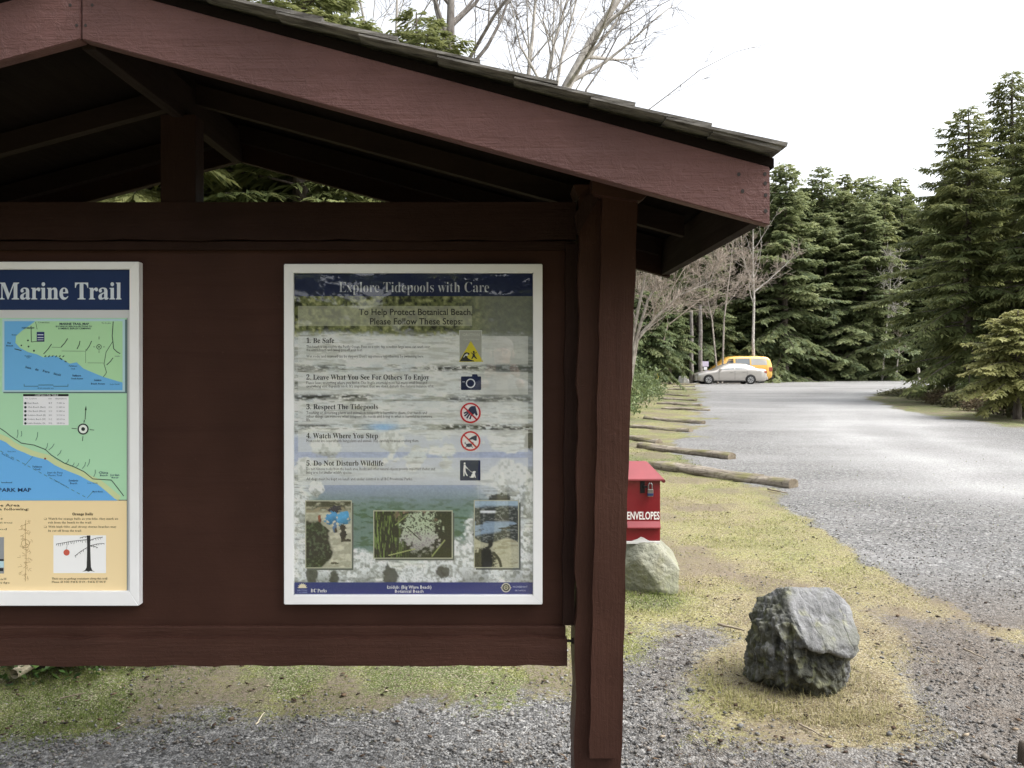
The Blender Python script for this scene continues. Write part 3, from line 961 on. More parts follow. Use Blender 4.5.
# --- conifers close behind the kiosk, seen through its gable and over its roof
near_c = conifer(401, 10.5, 3.4, 0.3, 150, 17, 0.52, 0.06, 4, 0.42, 0.36, 0.70, 0.1)
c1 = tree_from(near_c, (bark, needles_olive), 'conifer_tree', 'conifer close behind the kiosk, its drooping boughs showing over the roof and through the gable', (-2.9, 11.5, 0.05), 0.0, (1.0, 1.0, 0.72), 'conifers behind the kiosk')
dup(c1, (-5.6, 12.5, 0.05), 2.1, (1.1, 1.1, 0.92), 'conifer behind the kiosk at its left, hidden but for boughs seen through the gable')
dup(c1, (-1.35, 13.2, 0.05), 4.0, (0.80, 0.80, 0.70), 'conifer right behind the kiosk whose top pokes over the roof')
dup(c1, (-0.4, 12.4, 0.05), 1.0, (0.9, 0.9, 0.44), 'small conifer behind the middle of the kiosk, seen through the right of the gable')
dup(c1, (-4.4, 14.5, 0.05), 3.0, (1.1, 1.1, 0.66), 'conifer behind the kiosk seen through the gable just right of the king post')
dup(c1, (-2.2, 15.5, 0.05), 5.0, (1.1, 1.1, 0.6), 'conifer farthest behind the kiosk, in the gap of the gable')
dup(c1, (-8.6, 14.0, 0.05), 1.2, (1.2, 1.2, 1.1), 'tall conifer far left behind the kiosk wall')
dup(c1, (-12.0, 12.0, 0.05), 5.2, (1.2, 1.2, 1.1), 'tall conifer left of the kiosk, outside its left post')
# --- conifer saplings along the left side of the car park
for i, (px, top, y, sx, lab) in enumerate(((578, 292, 27, 0.6, 'light green young conifer at the edge of the kiosk post above the salal'),
                                      (646, 292, 40, 0.72, 'light green conifer sapling left of the yellow trail marker'),
                                      (670, 300, 56, 0.9, 'small conifer with spreading boughs left of the parked cars'),
                                      (716, 292, 62, 1.1, 'bushy low conifer overhanging the orange van'),
                                      (748, 312, 64, 1.0, 'low spreading conifer behind the parked cars'),
                                      (790, 306, 66, 1.1, 'low conifer with bright boughs right of the parked cars'),
                                      (618, 318, 46, 0.75, 'small shaded conifer behind the yellow trail marker'))):
    g = at(px, 366, y); hgt = at(px, top, y).z - ground_z(y)
    sc = hgt / 6.0
    if i == 0:
        s0 = tree_from(conifer(311, 6.0, 2.3, 1.5, 95, 14, 0.50, 0.10, 3, 0.5, 0.35, 0.5, 0.08), (bark, needles_light), 'sapling_tree', lab, (g.x, y, ground_z(y)), 0.3, (sx, sx, sc), 'young conifers along the forest edge')
    else:
        dup(s0, (g.x, y, ground_z(y)), i * 1.3, (sx, sx, sc), lab)


# --- bare broadleaf trees
def bare_tree(seed, stem, r0, depth=4, nbr=9, ang=0.75, ratio=0.55, twig=0.35, fine=6, tipr=0.003, up=0.25, start=0.25):
    """trunk along the polyline stem, limbs and twigs grown from it -> (trunk mesh, twig mesh)"""
    rg = random.Random(seed)
    big, small = Tubes(), Tubes()
    def grow(pts, r, lvl):
        pts = [Vector(p) for p in pts]
        n = len(pts)
        rad = [max(tipr, r * (1 - 0.85 * i / (n - 1))) for i in range(n)]
        (big if lvl <= 1 else small).add([tuple(p) for p in pts], rad, 7 if lvl == 0 else (5 if lvl == 1 else 3), rg.random())
        if lvl >= depth: return
        L = sum((pts[i + 1] - pts[i]).length for i in range(n - 1))
        cnt = nbr if lvl == 0 else max(2, int(fine * (0.8 ** (lvl - 1))))
        for b in range(cnt):
            t = start + (0.97 - start) * (b + rg.random()) / cnt if lvl == 0 else 0.15 + 0.82 * (b + rg.random()) / cnt
            f = t * (n - 1); i = min(n - 2, int(f)); p = pts[i].lerp(pts[i + 1], f - i)
            d = (pts[i + 1] - pts[i]).normalized()
            ax = d.orthogonal().normalized(); ax.rotate(Quaternion(d, rg.uniform(0, 6.283)))
            nd = d.copy(); nd.rotate(Quaternion(ax, ang * rg.uniform(0.65, 1.3)))
            ln = L * ratio * rg.uniform(0.55, 1.1) * (1.1 - 0.55 * t)
            if lvl >= depth - 1: ln = twig * rg.uniform(0.5, 1.3)
            m = 7 if lvl == 0 else 5 if lvl < depth - 1 else 3
            q = [p.copy()]; cd = nd
            for s in range(m - 1):
                cd = (cd + Vector((rg.gauss(0, 0.13), rg.gauss(0, 0.13), up * 0.25 + rg.gauss(0, 0.10)))).normalized()
                q.append(q[-1] + cd * ln / (m - 1))
            rr_ = max(tipr, rad[i] * (0.5 if lvl == 0 else 0.55) * rg.uniform(0.6, 1.0))
            grow(q, rr_, lvl + 1)
    for i, s in enumerate(stem):
        grow(s, r0[i] if isinstance(r0, list) else r0, 0)
    return big.mesh('bare_trunk'), small.mesh('bare_twigs')


def bare(name, label, loc, meshes, mats, rotz=0, group=None):
    r = thing(name, label, 'tree', loc, rotz, group)
    link('trunk', meshes[0], mats[0], r); link('crown', meshes[1], mats[1], r)
    return r


def stem_px(pxs, y, base, lean=0.0):
    """stem through picture points at one distance, relative to its base"""
    return [tuple(Vector((at(a, b, y).x, y + lean * i, at(a, b, y).z)) - Vector(base)) for i, (a, b) in enumerate(pxs)]


AG = 'bare alders behind the kiosk'
b = (at(520, 366, 13).x, 13, 0.05)
bare('alder_tree', 'thick pale alder trunk leaning right above the kiosk roof', b,
     bare_tree(1, [[(0, 0, 0)] + stem_px([(545, 240), (565, 90), (592, 40), (618, 0), (650, -60), (690, -150)], 13, b)], 0.12, 4, 15, 0.7, 0.27, 0.3, 5, 0.004), (alder_bark, dark_bark), 0, AG)
b = (at(452, 366, 14).x, 14, 0.05)
bare('alder_tree', 'upright dark alder trunk rising above the conifer boughs over the roof', b,
     bare_tree(2, [[(0, 0, 0)] + stem_px([(452, 200), (450, 60), (451, 0), (455, -90), (470, -200)], 14, b)], 0.13, 4, 16, 0.8, 0.45, 0.38, 5, 0.004, start=0.3), (dark_bark, dark_bark), 0, AG)
b = (at(532, 366, 14.5).x, 14.5, 0.05)
bare('alder_tree', 'slim straight alder stem between the dark trunk and the thick leaning one', b,
     bare_tree(3, [[(0, 0, 0)] + stem_px([(526, 200), (528, 80), (533, 30), (537, -20), (545, -150)], 14.5, b)], 0.06, 4, 13, 0.6, 0.33, 0.3, 5, 0.004, start=0.3), (alder_bark, dark_bark), 0, AG)
b = (at(540, 366, 15.5).x, 15.5, 0.05)
bare('alder_tree', 'pair of thin pale alder stems left of the thick leaning trunk', b,
     bare_tree(4, [[(0, 0, 0)] + stem_px([(540, 220), (547, 80), (555, 40), (567, 0), (590, -120)], 15.5, b), [(0.05, 0.1, 0)] + stem_px([(550, 200), (556, 90), (563, 50), (574, 10), (600, -100)], 15.5, b)], 0.055, 4, 11, 0.55, 0.3, 0.3, 4, 0.004, start=0.3), (alder_bark, dark_bark), 0, AG)
b = (at(560, 366, 12).x, 12, 0.03)
bare('alder_tree', 'slender arching alder saplings bending right over the kiosk roof', b,
     bare_tree(5, [[(0, 0, 0)] + stem_px([(575, 220), (586, 90), (601, 68), (620, 32), (660, 5), (700, -15)], 12, b),
                   [(0.1, 0.1, 0)] + stem_px([(610, 220), (636, 125), (647, 111), (672, 92), (700, 70), (735, 52), (770, 43)], 12, b),
                   [(-0.1, 0, 0)] + stem_px([(530, 200), (540, 80), (566, 60), (600, 38), (640, 10)], 12, b)], [0.022, 0.014, 0.018], 3, 3, 0.5, 0.18, 0.12, 1, 0.003, start=0.5), (dark_bark, dark_bark), 0, AG)
b = (at(392, 366, 13.5).x, 13.5, 0.05)
bare('alder_tree', 'thin pale alder stem at the left behind the conifer boughs', b,
     bare_tree(6, [[(0, 0, 0)] + stem_px([(394, 200), (396, 60), (397, 0), (402, -120)], 13.5, b), [(0.2, 0, 0)] + stem_px([(365, 180), (372, 60), (360, 0), (350, -60)], 13.5, b)], 0.05, 4, 9, 0.7, 0.4, 0.3, 4, 0.004, start=0.3), (alder_bark, dark_bark), 0, AG)

# leaning pale alders with a haze of pinkish twigs beside the post
EG = 'bare trees at the forest edge'
b = (at(627, 366, 24).x, 24, ground_z(24))
bare('alder_tree', 'leaning pale alder clump with pinkish twigs right beside the kiosk post', b,
     bare_tree(7, [[(0, 0, 0)] + stem_px([(630, 352), (638, 310), (647, 268), (660, 225), (672, 190)], 24, b),
                   [(0, 0.2, 0)] + stem_px([(634, 345), (648, 300), (668, 265), (700, 235)], 24, b),
                   [(0, 0.4, 0)] + stem_px([(637, 340), (655, 318), (680, 295), (715, 280)], 24, b)], 0.07, 4, 9, 0.6, 0.42, 0.34, 5, 0.0055, start=0.25), (tan_bark, twig_mat), 0, EG)
b = (at(648, 366, 44).x, 44, ground_z(44))
bare('alder_tree', 'spreading bare shrubby tree veiled in pinkish twigs under the kiosk eave', b,
     bare_tree(8, [[(0, 0, 0)] + stem_px([(656, 330), (670, 292), (688, 262), (705, 240)], 44, b),
                   [(0.2, 0.3, 0)] + stem_px([(668, 325), (700, 300), (728, 285), (748, 278)], 44, b),
                   [(-0.2, 0, 0)] + stem_px([(648, 330), (652, 290), (665, 255)], 44, b)], 0.045, 4, 10, 0.7, 0.45, 0.45, 6, 0.007, start=0.25), (twig_mat, twig_mat), 0, EG)
b = (at(722, 366, 59).x, 59, ground_z(59))
bare('alder_tree', 'pinkish bare tree between the kiosk eave and the white trunked alder', b,
     bare_tree(9, [[(0, 0, 0)] + stem_px([(724, 320), (730, 270), (733, 240), (736, 205)], 59, b), [(-0.3, 0, 0)] + stem_px([(712, 320), (706, 290), (708, 262)], 59, b)], 0.08, 4, 11, 0.75, 0.42, 0.5, 6, 0.009, start=0.3), (tan_bark, twig_mat), 0, EG)
b = (at(754, 366, 60).x, 60, ground_z(60))
bare('alder_tree', 'white trunked bare alder standing clear of the conifers left of the broad light one', b,
     bare_tree(10, [[(0, 0, 0)] + stem_px([(753, 340), (754, 300), (753, 262), (753, 225), (755, 190)], 60, b), stem_px([(754, 292), (768, 281), (784, 266), (798, 252)], 60, b),
                    stem_px([(753, 282), (746, 268), (742, 250), (741, 225)], 60, b)], [0.13, 0.07, 0.06], 4, 10, 0.65, 0.34, 0.5, 3, 0.010, start=0.35), (alder_bark, twig_mat), 0, EG)
b = (at(882, 366, 66).x, 66, ground_z(66))
bare('alder_tree', 'thin bare tree with pale twigs before the dark conifers at the car park end', b,
     bare_tree(11, [[(0, 0, 0)] + stem_px([(884, 350), (888, 315), (890, 285), (893, 255)], 66, b)], 0.10, 4, 12, 0.75, 0.32, 0.6, 4, 0.012, start=0.35), (alder_bark, alder_bark), 0, EG)
b = (at(896, 366, 66).x, 66, ground_z(66))
bare('alder_tree', 'short pale bare stem right of the thin bare tree at the car park end', b,
     bare_tree(12, [[(0, 0, 0)] + stem_px([(897, 365), (899, 352), (900, 335)], 66, b)], 0.09, 3, 7, 0.7, 0.35, 0.5, 4, 0.012, start=0.4), (alder_bark, twig_mat), 0, EG)


# --- broadleaf shrubs
def shrub(seed, rx, ry, h, nclump, per, leaf, mats, dark=0.0):
    rg = np.random.default_rng(seed)
    cr = Crown(); tb = Tubes()
    th = rg.random(nclump) * 6.283; u = rg.random(nclump) ** 0.45; ph = rg.random(nclump)
    c = np.stack([np.cos(th) * rx * u * np.sqrt(1 - (ph * 0.9) ** 2), np.sin(th) * ry * u * np.sqrt(1 - (ph * 0.9) ** 2), h * (0.12 + 0.88 * ph * (1 - 0.25 * u))], -1)
    c[:, 2] *= 0.8 + 0.4 * rg.random(nclump)
    for i in range(0, nclump, 4):
        p = c[i]; b0 = np.array([p[0] * 0.25, p[1] * 0.25, 0])
        tb.add([b0, b0 * 0.5 + p * 0.5 + np.array([0, 0, 0.05]), p], [0.012, 0.008, 0.004], 4)
    ct = rg.normal(0.5, 0.18, nclump)
    base = np.repeat(c, per, 0) + rg.normal(0, 1, (nclump * per, 3)) * np.array([0.11, 0.11, 0.09]) * (0.5 + 0.5 * h)
    base[:, 2] = np.abs(base[:, 2])
    d = unit(rg.normal(0, 1, (nclump * per, 3)) + np.array([0, 0, 0.35]))
    ln = leaf * rg.uniform(0.6, 1.3, nclump * per)
    v, t = fronds(base, d, ln, ln * rg.uniform(0.45, 0.7, nclump * per), np.clip(np.repeat(ct, per) + rg.normal(0, 0.15, nclump * per) - dark, 0, 1), rg, 0.15, 1.0)
    cr.add(v, t)
    return tb.mesh('shrub_stems'), cr.mesh('shrub_leaves')


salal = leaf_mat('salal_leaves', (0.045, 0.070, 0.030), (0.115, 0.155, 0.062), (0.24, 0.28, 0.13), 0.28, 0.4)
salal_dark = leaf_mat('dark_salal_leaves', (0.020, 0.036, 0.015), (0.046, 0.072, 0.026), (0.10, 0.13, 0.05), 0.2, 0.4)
island_leaf = leaf_mat('island_leaves', (0.05, 0.05, 0.03), (0.10, 0.105, 0.045), (0.19, 0.18, 0.08), 0.2, 0.6)
brown_leaf = leaf_mat('bramble_leaves', (0.055, 0.04, 0.028), (0.12, 0.09, 0.055), (0.21, 0.17, 0.10), 0.2, 0.6)


def shrub_thing(label, loc, meshes, mat, scale=(1, 1, 1), rotz=0, group=None, name='shrub'):
    r = thing(name, label, 'shrub', loc, rotz, group); r.scale = scale
    link('stems', meshes[0], bark, r); link('leaves', meshes[1], mat, r)
    return r


SG = 'salal shrubs along the left edge of the car park'
sm = shrub(1, 1.1, 1.0, 1.1, 90, 26, 0.11, salal)
first = None
for i, (px, y, w, h, lab) in enumerate(((572, 18.5, 1.0, 1.0, 'salal shrub at the post, nearest to the parking logs'),
                                        (598, 23, 1.1, 1.15, 'salal shrub beside the kiosk post, second along the grass strip'),
                                        (612, 28, 1.15, 1.3, 'salal shrub at the bend of the grass strip, third from the kiosk'),
                                        (627, 33, 1.2, 1.25, 'rounded salal shrub with pale leaves, below the leaning stick'),
                                        (638, 37, 1.1, 1.0, 'low salal shrub in front of the yellow trail marker'),
                                        (644, 43, 1.1, 0.9, 'low salal shrub right of the yellow trail marker'),
                                        (620, 39, 1.6, 2.4, 'tall salal thicket behind the rounded salal shrub'),
                                        (596, 30, 1.6, 2.5, 'tall salal thicket half hidden by the kiosk post'))):
    g = at(px, 366, y)
    if first is None: first = shrub_thing(lab, (g.x, y, ground_z(y)), sm, salal, (w, w, h), 0, SG)
    else: dup(first, (g.x, y, ground_z(y)), i * 1.1, (w, w, h), lab)
UG = 'dark shrubs under the forest wall'
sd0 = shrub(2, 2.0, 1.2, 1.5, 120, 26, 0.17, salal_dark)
first = None
rs = random.Random(9)
px = 652
while px < 950:
    y = 64.5 if px < 800 else 72
    y += rs.uniform(-1.5, 1.5)
    g = at(px, 366, y); sc = rs.uniform(0.85, 1.25)
    lab = 'dark evergreen shrub in the row under the forest wall behind the car park'
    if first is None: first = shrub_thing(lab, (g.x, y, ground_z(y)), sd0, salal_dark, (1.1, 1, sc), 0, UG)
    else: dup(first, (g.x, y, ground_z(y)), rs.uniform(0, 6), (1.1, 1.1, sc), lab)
    px += rs.uniform(14, 24)
IG = 'low shrubs on the grassy island'
si = shrub(3, 0.9, 0.7, 0.6, 70, 24, 0.10, island_leaf)
first = None
for i, (px, py, sx, sz, mt, lab) in enumerate(((905, 396, 1.5, 0.55, 0, 'low grassy green shrub at the tip of the island'),
                                             (925, 399, 1.4, 0.75, 0, 'low green shrub near the tip of the island, second from the road'),
                                             (946, 404, 1.2, 0.85, 1, 'brownish bramble in front of the large island conifer'),
                                             (966, 407, 1.1, 0.8, 0, 'low olive shrub at the foot of the large island conifer'),
                                             (986, 411, 1.1, 1.0, 1, 'brown bramble between the island conifer and the sapling'),
                                             (1006, 415, 1.0, 1.3, 1, 'brown bramble under the yellow green sapling'),
                                             (1024, 417, 1.1, 2.0, 0, 'dark bushy shrub at the right edge below the sapling'),
                                             (1012, 398, 1.5, 2.6, 0, 'tall dark shrub behind the yellow green sapling'))):
    g = on_ground(px, py)
    if first is None:
        first = shrub_thing(lab, g, si, island_leaf, (sx, sx, sz), 0, IG)
        first_b = None
    elif mt == 1:
        if first_b is None:
            me2 = si[1].copy(); me2.materials.clear()
            first_b = shrub_thing(lab, g, (si[0].copy(), me2), brown_leaf, (sx, sx, sz), 0.7, IG)
        else: dup(first_b, g, i * 1.7, (sx, sx, sz), lab)
    else: dup(first, g, i * 1.3, (sx, sx, sz), lab)
# ferny undergrowth behind the lower left of the kiosk
fern_leaf = leaf_mat('fern_leaf', (0.02, 0.045, 0.015), (0.05, 0.10, 0.025), (0.10, 0.16, 0.04), 0.25, 0.5)
sf = shrub(4, 0.5, 0.35, 0.45, 70, 34, 0.045, fern_leaf)
f0 = shrub_thing('dark leafy plant in the shade below the kiosk board at the left edge', (-2.52, 4.30, 0), sf, fern_leaf, (1, 1, 0.7), 0, 'undergrowth behind the kiosk')
for i, (x, y, s, h, lab) in enumerate(((-2.18, 4.36, 0.6, 0.42, 'dark leafy plant right of the pale log end below the kiosk board'),
                                       (-3.0, 4.5, 1.2, 1.0, 'leafy plant at the far left behind the kiosk board'),
                                       (-1.85, 4.42, 0.45, 0.3, 'small leafy plant rightmost in the undergrowth behind the kiosk'),
                                       (-2.5, 5.6, 1.6, 1.6, 'taller leafy plant behind the others in the undergrowth'))):
    dup(f0, (x, y, 0), i * 1.2 + 0.5, (s, s, h), lab)
# ================================================================== parking logs, stones, drop box, markers
log_mat = None


def log_material():
    k = NT('mossy_log')
    v = k.coord('Object', (2.0, 16, 16))
    nz = k.noise(v, 1.2, 6, 0.65, 0.4)
    pn = k.noise(k.coord('Object', (1, 1, 1)), 3.2, 4, 0.6)
    c = k.mix(k.rng(nz, 0.3, 0.7), (0.085, 0.066, 0.05), (0.40, 0.355, 0.29))
    c = k.mix(k.rng(k.noise(k.coord('Object', (1, 1, 1)), 14, 5, 0.65), 0.52, 0.66, 0, 0.7), c, (0.07, 0.06, 0.042))
    geo = k.n('ShaderNodeNewGeometry')
    sep = k.n('ShaderNodeSeparateXYZ'); k.l(geo.outputs['Normal'], sep.inputs[0])
    # moss sits where a log is flat on top
    ms = k.math('MULTIPLY', k.rng(sep.outputs[2], 0.25, 0.75), k.rng(pn, 0.50, 0.66, 0, 0.8))
    c = k.mix(ms, c, k.mix(k.rng(nz, 0.35, 0.65), (0.13, 0.125, 0.05), (0.27, 0.255, 0.11)))
    return k.done(k.bsdf(c, 0.9, k.bump(nz, 0.9, 0.02), 0.2))


log_mat = log_material()
log_end = bark_mat('sawn_log_end', (0.10, 0.08, 0.055), (0.30, 0.255, 0.19), (6, 6, 6))
LOGS = [((653, 468), (793.5, 487.5), 0.155, 'long mossy parking log nearest to the kiosk and the red box'),
        ((640, 448), (733, 459), 0.15, 'straight parking log second from the kiosk, its right end on the gravel'),
        ((612, 437), (660, 443), 0.13, 'short parking log whose left end is hidden by the kiosk post, beside the second log'),
        ((628, 427), (691, 432), 0.15, 'dark parking log fourth from the kiosk, touching the post in view'),
        ((646, 419), (703, 424), 0.16, 'bumpy parking log fifth from the kiosk with a knot at its left end'),
        ((663, 409), (709, 411), 0.16, 'parking log sixth from the kiosk, reaching farthest over the gravel'),
        ((658, 404), (701, 406), 0.16, 'parking log seventh from the kiosk, close behind the sixth'),
        ((659, 399), (696, 401), 0.15, 'parking log eighth from the kiosk'),
        ((658, 394.5), (689, 396.5), 0.15, 'parking log ninth from the kiosk with a yellow mossy patch'),
        ((668, 389.5), (696, 390.2), 0.14, 'dark thin parking log tenth from the kiosk'),
        ((673, 386.6), (695, 386.8), 0.14, 'thin parking log eleventh from the kiosk, near the silver car'),
        ((680, 384.6), (700, 384.6), 0.14, 'farthest parking log, lying in front of the silver car and the white stone')]
for i, (a, b, r, lab) in enumerate(LOGS):
    r *= (0.88, 0.82, 0.8)[i] if i < 3 else 0.62
    A = on_ground(*a); B = on_ground(*b)
    mid = (A + B) / 2; d = B - A; L = d.length
    rs = random.Random(40 + i)
    rt = thing('parking_log', lab, 'log', (mid.x, mid.y, mid.z), math.atan2(d.y, d.x), 'logs marking the parking bays')
    n, m = 40, 18
    V, Q = [], []
    for s in range(n):
        t = s / (n - 1)
        rr = r * (1 + 0.06 * math.sin(t * 5 + i) - 0.10 * t)
        zc = r * 0.16 + 0.012 * math.sin(t * 7 + i * 2); yc = 0.03 * math.sin(t * 3 + i)
        for j in range(m):
            an = 2 * math.pi * j / m
            p = Vector((-L / 2 + L * t, math.cos(an), math.sin(an)))
            q = mnoise.noise(Vector((p.x * 2.2 + i * 9, p.y * 1.6, p.z * 1.6))) * 0.14 + mnoise.noise(Vector((p.x * 3 + i * 5, p.y * 5, p.z * 5))) * 0.07
            if rs.random() < 0.0: q = 0
            k_ = rr * (1 + q)
            V.append((p.x, yc + k_ * p.y, max(-0.08, zc + 0.70 * k_ * p.z)))
    for s in range(n - 1):
        for j in range(m):
            Q.append((s * m + j, s * m + (j + 1) % m, (s + 1) * m + (j + 1) % m, (s + 1) * m + j))
    link('trunk', np_mesh('log_trunk', V, 4, [v for q in Q for v in q], None, True), log_mat, rt)
    for e, s in ((0, -1), (n - 1, 1)):
        ring = [Vector(V[e * m + j]) for j in range(m)]
        c = sum(ring, Vector()) / m
        off = Vector((s * 0.004, 0, 0))
        vv = [tuple(c + (p - c) * 1.0 + off * 0) for p in ring] + [tuple(c + (p - c) * 0.93 + off) for p in ring] + [tuple(c + off * 1.5)]
        fc = []; tot = []
        for j in range(m):
            fc += [j, (j + 1) % m, m + (j + 1) % m, m + j]; tot.append(4)
            fc += [m + j, m + (j + 1) % m, 2 * m]; tot.append(3)
        link('sawn_end', np_mesh('log_end', vv, tot, fc), log_end, rt)


# --- stones
def stone(name, seed, size, planes, nrm_amp, mat, label, loc, rotz=0, sub=6, strata=None, cat='rock'):
    """a block cut by planes (unit normal, distance) with layered, cracked faces"""
    bm = bmesh.new()
    bmesh.ops.create_icosphere(bm, subdivisions=sub, radius=1.0)
    P = [(Vector(n).normalized(), d) for n, d in planes]
    off = Vector((seed * 3.7, seed * 1.3, seed * 2.1))
    for v in bm.verts:
        u = v.co.normalized()
        t = 1.6
        for n, d in P:
            c = u.dot(n)
            if c > 0.02:
                t = min(t, d / c)
        # soften the edges a little
        acc = 0.0
        for n, d in P:
            c = u.dot(n)
            if c > 0.02: acc += (d / c) ** -14
        ts = (acc + 1.6 ** -14) ** (-1 / 14)
        p = u * (0.35 * t + 0.65 * ts)
        q = p * 2.2 + off
        a = mnoise.fractal(q, 0.9, 2.1, 5) * nrm_amp
        if strata:
            sdir, freq, amp = strata
            w = p.dot(Vector(sdir).normalized()) * freq + 0.9 * mnoise.noise(p * 2.6 + off)
            f = w - math.floor(w)
            step = (f if f < 0.8 else (1 - f) * 4) - 0.4
            msk = 0.4 + 0.9 * max(0, mnoise.noise(p * 1.7 + off * 2) + 0.25)
            a += amp * step * msk
        p = p + u * a
        v.co = Vector((p.x * size[0], p.y * size[1], p.z * size[2]))
    me = bm_mesh(name, bm, True)
    o = link(name, me, mat)
    o.location = loc; o.rotation_euler = (0, 0, rotz)
    return tag(o, label, cat)


def rock_material(name, light, mid, dark, moss, sdir=(1, 0.2, 0.5), mossy=0.4, streak=14.0, rough=0.8):
    k = NT(name)
    ob = k.coord('Object')
    nz = k.noise(ob, 4.0, 7, 0.62)
    st = k.noise(k.coord('Object', (streak, 3, 2.5), (0, R(25), 0)), 1.2, 6, 0.65, 0.5)
    fine = k.noise(ob, 42, 4, 0.6)
    c = k.mix(k.rng(nz, 0.36, 0.62), mid, light)
    c = k.mix(k.rng(st, 0.50, 0.66, 0, 0.75), c, dark)
    c = k.mix(k.rng(fine, 0.60, 0.72, 0, 0.55), c, tuple(x * 0.45 for x in mid))
    c = k.mix(k.rng(fine, 0.30, 0.40, 0.35, 0), c, tuple(min(1, x * 1.7) for x in light))
    # dark lichen clothes the lower flanks, greenish moss its margin
    sep = k.n('ShaderNodeSeparateXYZ'); k.l(ob, sep.inputs[0])
    lo = k.math('ADD', sep.outputs[2], k.math('MULTIPLY', k.math('SUBTRACT', nz, 0.5), 0.34))
    lich = k.rng(lo, 0.07, -0.05, 0, 1.0)
    pat = k.rng(k.noise(ob, 13, 6, 0.66), 0.40, 0.60, 0.35, 1.0)
    c = k.mix(k.math('MULTIPLY', k.math('MULTIPLY', lich, pat), mossy * 1.9 if mossy < 0.5 else 0.95, clamp=True), c, k.mix(k.rng(fine, 0.4, 0.6), dark, moss))
    c = k.mix(k.math('MULTIPLY', k.rng(k.noise(ob, 6.5, 4, 0.6), 0.56, 0.66), mossy), c, moss)
    h = k.math('ADD', k.math('MULTIPLY', st, 1.0), k.math('MULTIPLY', fine, 0.35))
    h = k.math('ADD', h, k.math('MULTIPLY', k.noise(ob, 11, 6, 0.65), 0.9))
    return k.done(k.bsdf(c, rough, k.bump(h, 1.0, 0.022), 0.3))


